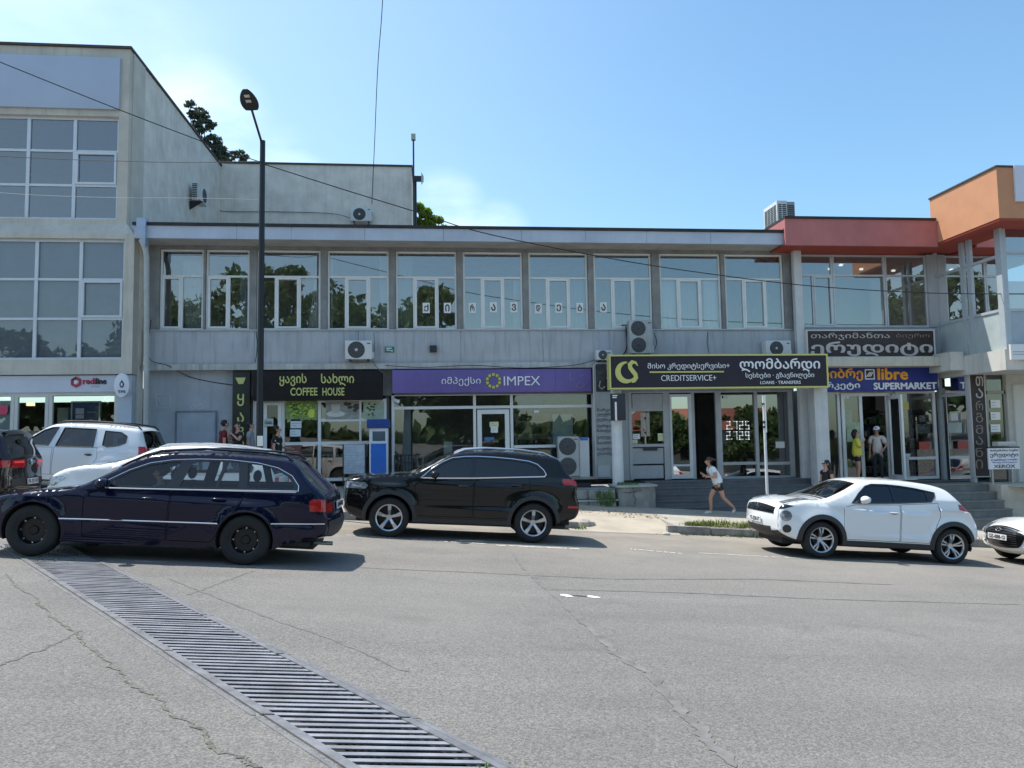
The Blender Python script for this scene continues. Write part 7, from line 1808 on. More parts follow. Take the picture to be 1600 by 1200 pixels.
# ================================================================== SMALL THINGS ON THE FACADE AND PAVEMENT
X0, X1, Z0, Z1 = rect(601, 541.5, 616, 550.5, YF-.09); o = solo(MB().box(X0, X1, YF-.085, YF-.062, Z0, Z1), 'street_plate', M('green_plate', (.02, .20, .13), .45), 'small green street plate with pale marks on the grey wall band', 'plate')
b = MB()
for p, q, l in ((603, 544, 9), (604, 547, 5), (610, 548, 4)): x0, x1, z0, z1 = rect(p, q-.7, p+l, q+.7, YF-.09); b.box(x0, x1, YF-.089, YF-.0845, z0, z1)
b.build('pale_marks', paper, o)
X0, X1, Z0, Z1 = rect(671.5, 539.5, 682.5, 550, YF-.2); b = MB(); b.box(X0, X1, YF-.2, YF-.07, Z0, Z1); solo(b, 'floodlight', black_plastic, 'small square black floodlight on the grey wall band', 'light', bevel=.015)
c = at(619, 625, YG-.3); b = MB(); b.cyl((c.x-.12, YG-.02, c.z+.05), (c.x-.02, YG-.22, c.z), .02, n=8); b.cyl((c.x-.08, YG-.18, c.z+.01), (c.x+.06, YG-.36, c.z-.05), .055, n=12); solo(b, 'security_camera', M('white_camera', (.66, .67, .68), .4), 'small white security camera at the left end of the purple shop', 'camera', smooth=True)
# blue payment kiosk
YKi = 22.25; X0, X1, Z0, Z1 = rect(577, 669, 606, 741, YKi)
kblue = M('kiosk_blue', (.012, .13, .52), .35, var=.08); kwhite = M('kiosk_white', (.62, .66, .72), .35)
zt_b = tz-.05
ki = thing('payment_kiosk', 'blue payment kiosk with a small screen standing by the coffee shop', 'kiosk', ((X0+X1)/2, YKi+.2, zt_b))
MB().box(X0, X1, YKi, YKi+.42, zt_b, Z1).build('body', kwhite, ki, bevel=.015)
x0, x1, z0, z1 = rect(579.5, 693, 603.5, 741, YKi); MB().box(x0, x1, YKi-.012, YKi+.002, zt_b+.03, z1).build('front_panel', kblue, ki)
x0, x1, z0, z1 = rect(582, 674, 602, 689, YKi); MB().box(x0, x1, YKi-.012, YKi+.002, z0, z1).build('screen', M('kiosk_screen', (.05, .09, .14), .08), ki)
x0, x1, z0, z1 = rect(573, 655, 608, 668.5, YKi-.05); MB().box(x0, x1, YKi-.06, YKi+.44, z0, z1).build('header', M('kiosk_navy', (.01, .05, .24), .35), ki, bevel=.02)
# menu board
YMb = 22.35; X0, X1, Z0, Z1 = rect(537, 695, 570, 740, YMb)
o = solo(MB().box(X0, X1, YMb, YMb+.03, Z0, Z1), 'menu_board', M('pale_blue_board_print', (.40, .47, .55), .5, var=.2, scale=8), 'pale blue printed menu board standing before the coffee shop', 'menu board', bevel=.005)
fn_lines(o, X0, X1, Z0, Z1, YMb-.005, None)
MB().box(X0-.03, X0, YMb-.01, YMb+.04, Z0-.3, Z1+.02).box(X1, X1+.03, YMb-.01, YMb+.04, Z0-.3, Z1+.02).build('leg', dark_metal, o)
poster((447, 697, 471, 718), 'window_poster', [M('brick_red_print', (.20, .07, .05), .6, var=.5, scale=6)], fn_lines, 'brick red poster low in the coffee shop window', 'poster')
# rack and dry branches by the purple shop
c = at(636, 725, 22.2); b = MB()
for k in range(7): b.tube([(c.x-.35+.1*k, 22.0, tz), (c.x-.35+.1*k, 22.0, c.z+.25), (c.x-.35+.1*k, 22.4, c.z+.25), (c.x-.35+.1*k, 22.4, tz)], .01, 5)
for z in (.05, .25): b.tube([(c.x-.36, 22.0, c.z+z), (c.x+.36, 22.0, c.z+z)], .012, 5); b.tube([(c.x-.36, 22.4, c.z+z), (c.x+.36, 22.4, c.z+z)], .012, 5)
solo(b, 'wire_rack', dark_metal, 'low dark wire rack standing on the terrace left of the glass door', 'rack')
c = at(658, 735, 22.6); b = MB()
for k in range(11):
    a = random.uniform(-.3, .3); bb = random.uniform(-.15, .15); h_ = random.uniform(.6, 1.0)
    b.tube([(c.x, c.y, tz+.3), (c.x+a*.4, c.y+bb*.4, tz+.3+h_*.5), (c.x+a, c.y+bb, tz+.3+h_)], [.008, .006, .003], 4)
b2 = MB().lathe([(.0, 0), (.12, 0), (.16, .3), (.14, .3), (.13, .26), (0, .26)], (c.x, c.y, tz), 'Z', 16, False)
o = solo(b2, 'branch_pot', M('dark_pot', (.04, .04, .045), .6), 'dark pot of dry pale branches in front of the purple shop', 'pot', smooth=True)
b.build('branches', M('dry_branch', (.34, .31, .26), .8), o)

# ================================================================== WEEDS, RUBBLE
def grass_patch(name, label, spots, m, stuff=True):
    b = MB()
    for (x, y, z, n, h, spr) in spots:
        for _ in range(n):
            px_, py_ = x+random.gauss(0, spr), y+random.gauss(0, spr*.5); hh = h*random.uniform(.4, 1.2); a = random.uniform(0, 6.28); le = random.uniform(.15, .7)*hh; w_ = random.uniform(.004, .009)
            d = Vector((math.cos(a), math.sin(a), 0)); s_ = Vector((-d.y, d.x, 0))*w_
            p0 = Vector((px_, py_, z)); p1 = p0+d*le*.35+Vector((0, 0, hh*.65)); p2 = p0+d*le+Vector((0, 0, hh*.95))
            b.add([p0-s_, p0+s_, p1+s_*.8, p1-s_*.8, p2], [(0, 1, 2, 3), (3, 2, 4)])
    o = b.build(name, m); o['kind'] = 'stuff'; o['label'] = label; o['category'] = 'grass'; return o
weed_m = M('dry_green_grass', (.16, .19, .045), .8, var=.5, scale=3); weed_g = M('fresh_green_grass', (.09, .17, .03), .8, var=.4, scale=3)
sp_ = []
for i in range(120):
    t = random.random(); p = at(1070+120*t, 815, 18.0); y = KY+.2+random.uniform(0, .6)*(.5+t); sp_.append((p.x*y/18.0+random.uniform(-.1, .1), y, pz(p.x, y), 16, random.uniform(.06, .16), .09))
for i in range(30): x = random.uniform(RX1+.3, RX1+9); sp_.append((x, KY+.2, pz(x, KY+.2), 8, .06, .08))
grass_patch('grass', 'dry green grass growing behind the kerb', sp_, weed_m)
sp_ = [(x, KY-.03, gz(x, KY), 9, random.uniform(.03, .08), .07) for x in [random.uniform(RX1, RX1+7) for _ in range(60)]]
sp_ += [(random.uniform(RX0-.4, RX0+.1), KY+random.uniform(-.1, .1), gz(RX0, KY)+.02, 10, .08, .06) for _ in range(14)]
p = at(980, 756, 21.3); sp_ += [(p.x+random.uniform(-.25, .3), 21.3+random.uniform(-.1, .3), zt0, 14, .09, .06) for _ in range(14)]
p = at(952, 770, 21.1); sp_ += [(p.x+random.uniform(-.35, .15), 20.95+random.uniform(-.05, .1), pz(p.x, 21)+random.uniform(.0, .3), 14, .22, .06) for _ in range(16)]
for t, a in ((.04, 0), (.07, .2), (.1, .35), (.12, .1), (.08, .5), (.05, .7), (.15, .3), (.83, .9), (.9, .95), (.09, .8), (.03, .4)):
    q = DL0.lerp(DL1, t).lerp(DR0.lerp(DR1, t), a); sp_.append((q.x, q.y, gz(q.x, q.y)-.02, 26, .05, .10))
grass_patch('weeds', 'green weeds in the drain, at the kerb foot and on the stone base', sp_, weed_g)
b = MB()
for i in range(360):
    t = random.random(); x = RX0-.1+t*(RX1-RX0+.6); y = 20.0+random.gauss(0, .28)-t*1.0 if i < 240 else KY+random.uniform(-.25, .0)
    if i >= 240: x = random.uniform(RX1-.5, RX1+6)
    z = (pz(x, y) if y > 19 else (pz(x, 19)*(y-KY)/(19-KY)+gz(x, KY)*(19-y)/(19-KY) if y > KY+.15 and x < RX1 else (pz(x, y) if y > KY+.16 else gz(x, y))))+.005
    r_ = random.uniform(.015, .055); a = random.uniform(0, 6.28); c_, s_ = math.cos(a)*r_, math.sin(a)*r_; h_ = random.uniform(.0, .03)
    b.add([(x-c_, y-s_, z), (x+s_*.5, y-c_*.5, z+h_), (x+c_, y+s_, z+.004), (x-s_*.5, y+c_*.5, z+h_*.6)], [(0, 1, 2, 3)])
o = b.build('litter', M('dry_leaf_litter', (.33, .27, .19), .9, var=.5, scale=6)); o['kind'] = 'stuff'; o['label'] = 'dry leaves and plaster crumbs scattered on the driveway'; o['category'] = 'litter'
def stone_chunk(px, py, r, label, m, sq=.4):
    p = atg(px, py); b = MB().ball((0, 0, 0), (r, r*.6, r*sq), 10, 6); b.v = [(p.x+v[0]*random.uniform(.8, 1.15), p.y+v[1]*random.uniform(.8, 1.15), p.z+r*sq*.7+v[2]*random.uniform(.75, 1.1)) for v in b.v]
    solo(b, 'stone', m, label, 'stone')
chip = M('pale_broken_stone', (.55, .53, .48), .85, var=.2, scale=8, bump=.2)
stone_chunk(1041, 836, .095, 'small pale broken stone at the corner of the kerb', chip); stone_chunk(1078, 835, .15, 'longer pale broken stone lying against the kerb foot', chip, .28)
ramp_m = M('broken_kerb_concrete', (.36, .33, .28), .9, var=.2, scale=5, bump=.4, bscale=18)
stone_chunk(912, 826, .26, 'rounded broken kerb end behind the black car', ramp_m, .5); stone_chunk(888, 824, .16, 'lump of rubble and weeds behind the rear of the black car', M('earthy_rubble', (.20, .17, .12), .95, var=.4, scale=8), .5)

# ================================================================== TREES
def tree(name, label, x, y, z, H, blobs, m_leaf, m_bark, n_leaf, leaf, trunk_r=.25, group=None, limbs=7):
    t = thing(name, label, 'tree', (x, y, z), group)
    b = MB(); top = max(c[2] for c in blobs)
    b.tube([(x, y, z-.3), (x+.1, y, z+H*.3), (x-.05, y, z+H*.6), (x, y, z+top*.92)], [trunk_r*1.2, trunk_r, trunk_r*.7, trunk_r*.15], 8)
    for c in blobs[:limbs]: b.tube([(x, y, z+max(c[2]*.55, H*.15)), (x+c[0]*.5, y+c[1]*.5, z+c[2]*.8), (x+c[0], y+c[1], z+c[2])], [trunk_r*.4, trunk_r*.25, trunk_r*.08], 6)
    b.build('trunk', m_bark, t, smooth=True)
    vs = []; fs = []; tot = sum(c[3]**2 for c in blobs)
    for c in blobs:
        k = int(n_leaf*c[3]**2/tot); dirs = RNG.normal(size=(k, 3)); dirs /= np.linalg.norm(dirs, axis=1)[:, None]
        rad = c[3]*RNG.uniform(.35, 1.05, k)**.6; cl = RNG.normal(size=(max(3, k//22), 3)); cl /= np.linalg.norm(cl, axis=1)[:, None]
        pick = cl[RNG.integers(0, len(cl), k)]; d2 = pick+dirs*.28; d2 /= np.linalg.norm(d2, axis=1)[:, None]
        P = np.array((x+c[0], y+c[1], z+c[2]))+d2*rad[:, None]*np.array((1, 1, c[4] if len(c) > 4 else .8))
        A = RNG.normal(size=(k, 3)); A /= np.linalg.norm(A, axis=1)[:, None]; B = np.cross(A, RNG.normal(size=(k, 3))); B /= np.linalg.norm(B, axis=1)[:, None]
        s = leaf*RNG.uniform(.6, 1.3, k)[:, None]
        for p, a, bb, q in zip(P, A, B, s):
            n = len(vs); vs += [tuple(p-a*q), tuple(p+bb*q*.45), tuple(p+a*q), tuple(p-bb*q*.45)]; fs.append((n, n+1, n+2, n+3))
    MB().add(vs, fs).build('crown', m_leaf, t)
    return t
bark = M('tree_bark', (.10, .08, .06), .9, var=.3, scale=6); bark_d = M('dark_bark', (.05, .042, .035), .9, var=.3, scale=6)
def leafmat(n, c):
    m = M(n, c, .7, var=.55, scale=.9, spec=.25); t = m.node_tree; N, Lk = t.nodes, t.links; b = N['Principled BSDF']
    tl = N.new('ShaderNodeBsdfTranslucent'); mx = N.new('ShaderNodeMixShader'); mx.inputs[0].default_value = .4
    src = b.inputs['Base Color'].links[0].from_socket; Lk.new(src, tl.inputs[0])
    Lk.new(b.outputs[0], mx.inputs[1]); Lk.new(tl.outputs[0], mx.inputs[2]); Lk.new(mx.outputs[0], N['Material Output'].inputs[0]); return m
pine_l = leafmat('dark_pine_needles', (.085, .115, .085)); green_l = leafmat('fresh_green_leaves', (.24, .36, .05)); dark_l = leafmat('deep_green_leaves', (.10, .15, .05))
def pine_blobs(pxs, Y, x, y, z): 
    r = []
    for px, py, rp in pxs: p = at(px, py, Y); r.append((p.x-x, random.uniform(-.6, .6), p.z-z, rp*Y/1200*1.0, .7))
    return r
Yp = 46; p = at(312, 200, Yp); zb_g = gz(p.x, 46)
tree('pine_tree', 'tall dark pine rising behind the sloping roof edge', p.x, Yp, zb_g, 20, pine_blobs([(297, 163, 9), (308, 170, 10), (300, 178, 9), (317, 182, 12), (302, 190, 8), (322, 198, 13), (310, 206, 11), (332, 196, 8), (330, 216, 14), (318, 222, 10), (340, 230, 12), (348, 240, 9), (335, 240, 12), (345, 250, 12), (318, 250, 20), (325, 290, 30)], Yp, p.x, Yp, zb_g), pine_l, bark_d, 13000, .10)
p = at(374, 240, Yp+4); zb_g = gz(p.x, 50)
tree('pine_tree', 'small dark pine top showing just left of the lamp pole', p.x, Yp+4, zb_g, 16, pine_blobs([(373, 234, 6), (368, 243, 8), (380, 243, 7), (362, 252, 8), (385, 252, 9), (374, 256, 14), (374, 290, 25)], Yp+4, p.x, Yp+4, zb_g), pine_l, bark_d, 6000, .09)
Yg = 37; p = at(665, 345, Yg); zb_g = gz(p.x, 37)
tree('leafy_tree', 'bright green leafy tree top showing above the flat roof', p.x, Yg, zb_g, 9, pine_blobs([(655, 330, 9), (664, 338, 11), (675, 344, 9), (652, 345, 10), (686, 348, 7), (694, 352, 6), (668, 356, 14), (660, 385, 30)], Yg, p.x, Yg, zb_g), green_l, bark, 15000, .10)
# trees across the street: they show as reflections in the upper windows and the dark cars
def big_blobs(R, H, n, seed):
    rr = random.Random(seed); r = []
    for i in range(n):
        a = rr.uniform(0, 6.28); q = R*rr.uniform(.1, .9); zz = H*rr.uniform(.35, .95); q *= (1.15-abs(zz/H-.55)); r.append((q*math.cos(a), q*math.sin(a), zz, rr.uniform(.18, .30)*R+.5, .85))
    return r
for i, (x, y, H, R) in enumerate(((-20, -17, 13.0, 5.6), (-11.5, -19, 14.6, 6.0), (-2.2, -16.5, 13.4, 5.6), (3.6, -20, 7.4, 4.2), (-30, -19, 8, 4.5), (22, -26, 5.0, 4.0), (31, -26, 6, 4.6))):
    tree('street_tree', ('tall broad dark tree reflected in the first upper windows', 'tallest dark tree reflected in the third and fourth upper windows', 'dark tree whose edge is reflected behind the rental letters', 'lower dark tree reflected low in the middle upper windows', 'dark tree at the far left end of the row across the street', 'low round tree across the street from the office', 'low round tree at the right end of the row across the street')[i],
         x, y, gz(x, y), H, big_blobs(R, H, 26, 50+i), dark_l, bark_d, 8000, .36, .35, 'trees across the street')

# a far wood closing the view across the street (seen as a dark band in the shop windows)
vs = []; fs = []
for i in range(2600):
    x = random.uniform(-130, 130); hh = 3+1.2*math.sin(x*.13)+.8*math.sin(x*.37+1); z = gz(x, -48)+hh*random.random()**.6; y = -48+random.gauss(0, 1.2)
    a = Vector((random.gauss(0, 1), random.gauss(0, 1), random.gauss(0, 1))).normalized(); c = a.orthogonal().normalized(); s_ = random.uniform(.7, 1.5); p = Vector((x, y, z)); n = len(vs)
    vs += [p-a*s_, p+c*s_*.7, p+a*s_, p-c*s_*.7]; fs.append((n, n+1, n+2, n+3))
o = MB().add(vs, fs).build('far_wood', dark_l); o['kind'] = 'stuff'; o['label'] = 'far line of dark trees reflected in the shop windows'; o['category'] = 'wood'

# low pale house across the street, seen only as a reflection in the office door and shop windows
hx, hy = 27.0, -30.0; hz_ = gz(hx, hy)
ho = thing('house', 'low pale house with a rust red roof reflected in the office glass', 'house', (hx, hy, hz_))
MB().box(hx-8, hx+8, hy-4, hy+4, hz_-2, hz_+4.0).build('wall', M('pale_house_wall', (.52, .49, .43), .85, var=.1), ho)
MB().add([(hx-8.5, hy+4.6, hz_+3.95), (hx+8.5, hy+4.6, hz_+3.95), (hx+8.5, hy-4.6, hz_+3.95), (hx-8.5, hy-4.6, hz_+3.95), (hx-6.5, hy, hz_+6.2), (hx+6.5, hy, hz_+6.2)], [(0, 1, 5, 4), (2, 3, 4, 5), (1, 2, 5), (3, 0, 4), (3, 2, 1, 0)]).build('roof', M('rust_red_roof', (.24, .08, .05), .8, var=.2, scale=4), ho)
for k in range(5): MB().box(hx-6.6+3*k, hx-5.4+3*k, hy+3.98, hy+4.03, hz_+1.1, hz_+2.7).build('window', M('house_window_dark', (.03, .035, .04), .15), ho)

# ------------------------------------------------------------------ clutter inside the shops
def table(p0, p1, q, Y, zf, label, m, hgt=.76):
    X0, X1 = at(p0, q, Y).x, at(p1, q, Y).x
    t = thing('table', label, 'table', ((X0+X1)/2, Y+.35, zf)); MB().box(X0, X1, Y, Y+.7, zf+hgt-.04, zf+hgt).build('table_top', m, t)
    for x in (X0+.06, X1-.06):
        for y in (Y+.06, Y+.64): MB().box(x-.025, x+.025, y-.025, y+.025, zf, zf+hgt-.04).build('leg', dark_metal, t)
    return X0, X1, zf+hgt
wood_t = M('light_wood_top', (.34, .23, .13), .5, var=.2, scale=5)
zsh = -1.35
a0, a1, tz_ = table(690, 735, 690, 24.6, zsh, 'wooden desk inside the purple shop behind the left window', wood_t)
b = MB().box(a0+.2, a0+.75, 24.78, 24.82, tz_+.12, tz_+.48); b.box(a0+.42, a0+.52, 24.8, 24.86, tz_, tz_+.13); solo(b, 'monitor', black_plastic, 'dark computer monitor on the desk in the purple shop', 'monitor')
a0, a1, tz_ = table(812, 868, 690, 24.8, zsh, 'pale table inside the purple shop behind the right window', M('pale_table_top', (.55, .55, .52), .5))
for k in range(3):
    solo(MB().box(a0+.1+.34*k, a0+.34+.34*k, 25.0, 25.25, tz_, tz_+.18+.1*k), 'cardboard_box', M('cardboard', (.36, .25, .15), .85, var=.15), f'cardboard box on the pale table in the purple shop, the {("lowest", "middle", "tallest")[k]} of three', 'box', 'boxes in the purple shop')
X0, X1 = at(806, 660, 26).x, at(862, 660, 26).x
sh = MB(); sh.box(X0, X1, 26.4, 26.45, zsh, zsh+2.3)
for k in range(5): sh.box(X0, X1, 26.1, 26.4, zsh+.2+.45*k, zsh+.24+.45*k)
so_ = solo(sh, 'wall_shelf', M('white_shelf', (.6, .6, .58), .5), 'white wall shelf at the back of the purple shop', 'shelf')
for j, pm in enumerate(prod):
    gb = MB()
    for k in range(5):
        for _ in range(2): x = random.uniform(X0, X1-.3); gb.box(x, x+random.uniform(.12, .3), 26.15+.01*j, 26.35+.01*j, zsh+.245+.45*k, zsh+.24+.45*k+random.uniform(.12, .34))
    tag(gb.build('goods', pm, so_), kind='stuff')
a0, a1, tz_ = table(505, 560, 690, 24.2, zsh, 'coffee counter inside the coffee shop window', M('dark_counter_top', (.10, .07, .05), .4), .95)
b = MB().box(a0+.9, a0+1.35, 24.4, 24.75, tz_, tz_+.42); b.box(a0+.95, a0+1.3, 24.36, 24.4, tz_+.24, tz_+.36); solo(b, 'coffee_machine', steel, 'steel coffee machine on the counter in the coffee shop', 'coffee machine', bevel=.02)
for k in range(5):
    b = MB().lathe([(.03, 0), (.042, .10), (.038, .10), (.027, .006)], (a0+.12+.14*k, 24.4, tz_), 'Z', 12, False); solo(b, 'paper_cup', paper, f'white paper cup on the coffee counter, {("first", "second", "third", "fourth", "fifth")[k]} from the left', 'cup', 'paper cups on the counter', smooth=True)
for k, (p, q) in enumerate(((660, 634), (706, 640), (836, 633), (530, 640))):
    c = at(p, q, 24.4+.3*k); solo(MB().lathe([(.0, .0), (.09, .0), (.10, .03), (0, .03)], (c.x, c.y, at(700, 617, YG).z+.18), 'Z', 14, False), 'ceiling_lamp', lampm, ('lit round ceiling lamp at the left of the purple shop', 'lit round ceiling lamp near the door of the purple shop', 'lit round ceiling lamp at the right of the purple shop', 'lit round ceiling lamp in the coffee shop')[k], 'lamp')
# stickers and notices on glass
for (p, col, lab) in (((757, 683, 772, 688), (.05, .16, .42), 'blue sticker low on the glass door of the purple shop'), ((834, 641, 842, 645), (.7, .7, .7), 'small white sticker at the upper left of the right purple shop window'), ((1130, 618, 1138, 622), (.6, .6, .6), 'small white sticker in the corner of the office window'), ((1212, 690, 1226, 700), (.62, .63, .6), 'white card standing in the right office window'), ((1405, 628, 1420, 640), (.5, .42, .12), 'ochre sticker on the right supermarket window'), ((1436, 690, 1452, 702), (.45, .08, .07), 'red price card low in the right supermarket window')):
    x0, x1, z0, z1 = rect(*p, YG-.01); solo(MB().box(x0, x1, YG-.012, YG-.006, z0, z1), 'glass_sticker', M('sticker_%d_%d' % (p[0], p[1]), col, .5), lab, 'sticker')
# loose cables and pipes along the ledge
cable([(602, 571, 22.5), (660, 574, 22.55), (740, 571, 22.55), (820, 575, 22.55), (900, 570, 22.5), (935, 560, 22.5)], .010, 'slack cable lying along the ledge above the purple sign')
cable([(400, 518, 22.7), (402, 540, 22.72), (399, 566, 22.6)], .012, 'short dark cable running down the wall band behind the lamp post')
cable([(1106, 519, 22.7), (1105, 536, 22.72), (1108, 552, 22.6)], .008, 'thin cable down the wall band above the yellow framed sign')
cable([(1022, 520, 22.5), (1026, 536, 22.6), (1020, 550, 22.5)], .012, 'dark hose at the right of the tall double-fan unit')
# ================================================================== PEOPLE
def skinmesh(name, nodes, edges, root, m, parent, sub=1):
    """nodes: {key: ((x, y, z), radius)}; grown with the Skin modifier into one continuous surface"""
    keys = list(nodes); ix = {k: i for i, k in enumerate(keys)}
    me = bpy.data.meshes.new(name); me.from_pydata([nodes[k][0] for k in keys], [(ix[a], ix[c]) for a, c in edges], [])
    o = bpy.data.objects.new(name, me); COL.objects.link(o)
    sk = o.modifiers.new('s', 'SKIN'); sk.use_smooth_shade = True; sk.branch_smoothing = .6
    if sub: sb_ = o.modifiers.new('d', 'SUBSURF'); sb_.levels = sub; sb_.render_levels = sub
    dat = me.skin_vertices[0].data
    for k in keys:
        r = nodes[k][1]; dat[ix[k]].radius = r if isinstance(r, tuple) else (r, r); dat[ix[k]].use_root = k == root
    res = bpy.data.meshes.new_from_object(o.evaluated_get(bpy.context.evaluated_depsgraph_get()))
    bpy.data.objects.remove(o); bpy.data.meshes.remove(me)
    res.materials.append(m); res.polygons.foreach_set('use_smooth', [True]*len(res.polygons))
    q = bpy.data.objects.new(name, res); COL.objects.link(q); q.parent = parent
    return q
skin_m = M('warm_skin', (.48, .27, .19), .55, var=.06); skin_d = M('tanned_skin', (.34, .19, .13), .55, var=.06)
hair_dk = M('dark_hair', (.014, .010, .009), .55, var=.4, scale=30); hair_br = M('brown_hair', (.06, .03, .02), .5, var=.4, scale=30)
eye_m = M('dark_eye', (.01, .008, .008), .2); lip_m = M('lip_red', (.36, .11, .10), .5)
def person(name_label, loc, rz, shirt, trousers, hair, skin=None, H=1.7, pose=None, sleeve=.6, legs='long', shoes=None, long_hair=False, cap=None, glasses=False, bun=False, hem=0.0, sub=1, loose=.02, thick=1.0):
    skin = skin or skin_m
    J = dict(pelvis=(0, 0, .93), waist=(0, 0, 1.08), chest=(0, 0, 1.27), neck=(0, .01, 1.42), throat=(0, 0, 1.50), chin=(0, -.022, 1.545), head=(0, -.005, 1.615), crown=(0, .008, 1.68))
    for s, k in ((1, 'L'), (-1, 'R')):
        J.update({'sh'+k: (s*.175, .01, 1.39), 'el'+k: (s*.215, .03, 1.10), 'wr'+k: (s*.225, -.05, .87), 'hip'+k: (s*.085, 0, .88), 'kn'+k: (s*.095, -.02, .49), 'an'+k: (s*.095, .02, .09), 'to'+k: (s*.11, -.15, .035)})
    J.update(pose or {})
    sc = H/1.74
    J = {k: tuple(c*sc for c in v) for k, v in J.items()}
    root = thing('person', name_label, 'person', loc, 'people in the street', (0, 0, rz))
    V = lambda k: Vector(J[k])
    nodes = {}; edges = []
    def add(k, p, r):
        if not isinstance(r, tuple) and r > .03 and k not in ('head', 'chin', 'crown', 'throat', 'pelvis', 'waist', 'chest', 'neck'): r *= thick
        nodes[k] = (tuple(p), r*sc if not isinstance(r, tuple) else tuple(c*sc for c in r))
    add('pelvis', V('pelvis'), .115); add('waist', V('waist'), .105); add('chest', V('chest'), .118); add('neck', V('neck'), .065); add('throat', V('throat'), .046); add('chin', V('chin'), .06); add('head', V('head'), .082); add('crown', V('crown'), .062)
    edges += [('pelvis', 'waist'), ('waist', 'chest'), ('chest', 'neck'), ('neck', 'throat'), ('throat', 'chin'), ('chin', 'head'), ('head', 'crown')]
    fw = Vector((0, -1, 0)); hd = (V('crown')-V('chin')).normalized()
    face = J.get('face'); face = Vector(face).normalized() if face else fw
    add('nose', V('head')+face*.083*sc-hd*.012*sc, .014); add('nose_tip', V('head')+face*.104*sc-hd*.022*sc, .011); edges += [('head', 'nose'), ('nose', 'nose_tip')]
    for s, k in ((1, 'L'), (-1, 'R')):
        add('sh'+k, V('sh'+k), .058); add('el'+k, V('el'+k), .040); add('wr'+k, V('wr'+k), .027)
        d = (V('wr'+k)-V('el'+k)).normalized(); palm = V('wr'+k)+d*.075*sc
        add('pa'+k, palm, (.036, .020)); edges += [('neck', 'sh'+k), ('sh'+k, 'el'+k), ('el'+k, 'wr'+k), ('wr'+k, 'pa'+k)]
        side = d.cross(Vector((0, -1, .2))); side = side.normalized() if side.length > .1 else Vector((1, 0, 0)); curl = side.cross(d).normalized()*-1
        for f, (o_, l) in enumerate(((-.027, .062), (-.009, .074), (.009, .070), (.026, .055))):
            p1 = palm+side*o_*sc+d*l*.5*sc+curl*.006*sc; p2 = palm+side*o_*1.1*sc+d*l*.95*sc+curl*.026*sc
            add(f'f{k}{f}', p1, .0095); add(f'g{k}{f}', p2, .008); edges += [('pa'+k, f'f{k}{f}'), (f'f{k}{f}', f'g{k}{f}')]
        t1 = V('wr'+k)+d*.035*sc-side*.04*sc; t2 = V('wr'+k)+d*.075*sc-side*.055*sc+curl*.015*sc
        add(f't{k}0', t1, .0105); add(f't{k}1', t2, .009); edges += [('wr'+k, f't{k}0'), (f't{k}0', f't{k}1')]
        add('hip'+k, V('hip'+k), .088); add('kn'+k, V('kn'+k), .055); add('an'+k, V('an'+k), .037); add('to'+k, V('to'+k), .030)
        mid = V('kn'+k).lerp(V('an'+k), .3); add('ca'+k, mid, .052); add('th'+k, V('hip'+k).lerp(V('kn'+k), .45), .075)
        edges += [('pelvis', 'hip'+k), ('hip'+k, 'th'+k), ('th'+k, 'kn'+k), ('kn'+k, 'ca'+k), ('ca'+k, 'an'+k), ('an'+k, 'to'+k)]
    skinmesh('body', nodes, edges, 'pelvis', skin, root, sub)
    # face
    sd = hd.cross(face).normalized(); b = MB()
    for s in (-1, 1): b.ball(V('head')+face*.070*sc+sd*s*.031*sc+hd*.012*sc, .012*sc, 8, 6)
    b.build('eyes', eye_m, root, smooth=True, org=Vector())
    b = MB(); b.ball(V('chin')+face*.062*sc+hd*.006*sc, (.022*sc, .010*sc, .008*sc), 8, 6); b.build('mouth', lip_m, root, smooth=True, org=Vector())
    b = MB()
    for s in (-1, 1): b.ball(V('head')+sd*s*.083*sc-face*.005*sc-hd*.01*sc, (.012*sc, .020*sc, .032*sc), 8, 6)
    b.build('ears', skin, root, smooth=True, org=Vector())
    # shirt
    L = loose
    n2 = {}; e2 = []
    def a2(k, p, r): n2[k] = (tuple(p), r*sc)
    hp = V('pelvis')+(V('pelvis')-V('waist')).normalized()*(.02+hem)*sc
    a2('hem', hp, .135+L+hem*.15); a2('waist', V('waist'), .12+L); a2('chest', V('chest'), .130+L*.6); a2('neck', V('neck')-Vector((0, 0, .01)), .075)
    e2 += [('hem', 'waist'), ('waist', 'chest'), ('chest', 'neck')]
    for k in 'LR':
        a2('sh'+k, V('sh'+k), .070+L*.3); q = V('sh'+k).lerp(V('el'+k), min(1, sleeve)); a2('sl'+k, q, .055+L*.6); e2 += [('neck', 'sh'+k), ('sh'+k, 'sl'+k)]
        if sleeve > 1: a2('cu'+k, V('el'+k).lerp(V('wr'+k), sleeve-1), .038+L*.4); e2 += [('sl'+k, 'cu'+k)]
    skinmesh('shirt', n2, e2, 'hem', shirt, root, sub)
    # trousers or shorts
    n3 = {'p': (tuple(V('pelvis')), .128*sc), 'w': (tuple(V('pelvis').lerp(V('waist'), .55)), .118*sc)}; e3 = [('w', 'p')]
    for k in 'LR':
        n3['h'+k] = (tuple(V('hip'+k)), .100*sc); e3.append(('p', 'h'+k))
        if legs == 'long':
            n3['k'+k] = (tuple(V('kn'+k)), .068*sc); n3['a'+k] = (tuple(V('an'+k)+Vector((0, 0, .03))), .056*sc); e3 += [('h'+k, 'k'+k), ('k'+k, 'a'+k)]
        else:
            n3['k'+k] = (tuple(V('hip'+k).lerp(V('kn'+k), .58)), .088*sc); e3.append(('h'+k, 'k'+k))
    skinmesh('trousers' if legs == 'long' else 'shorts', n3, e3, 'p', trousers, root, sub)
    sm_ = shoes or M('dark_shoe', (.02, .02, .022), .6)
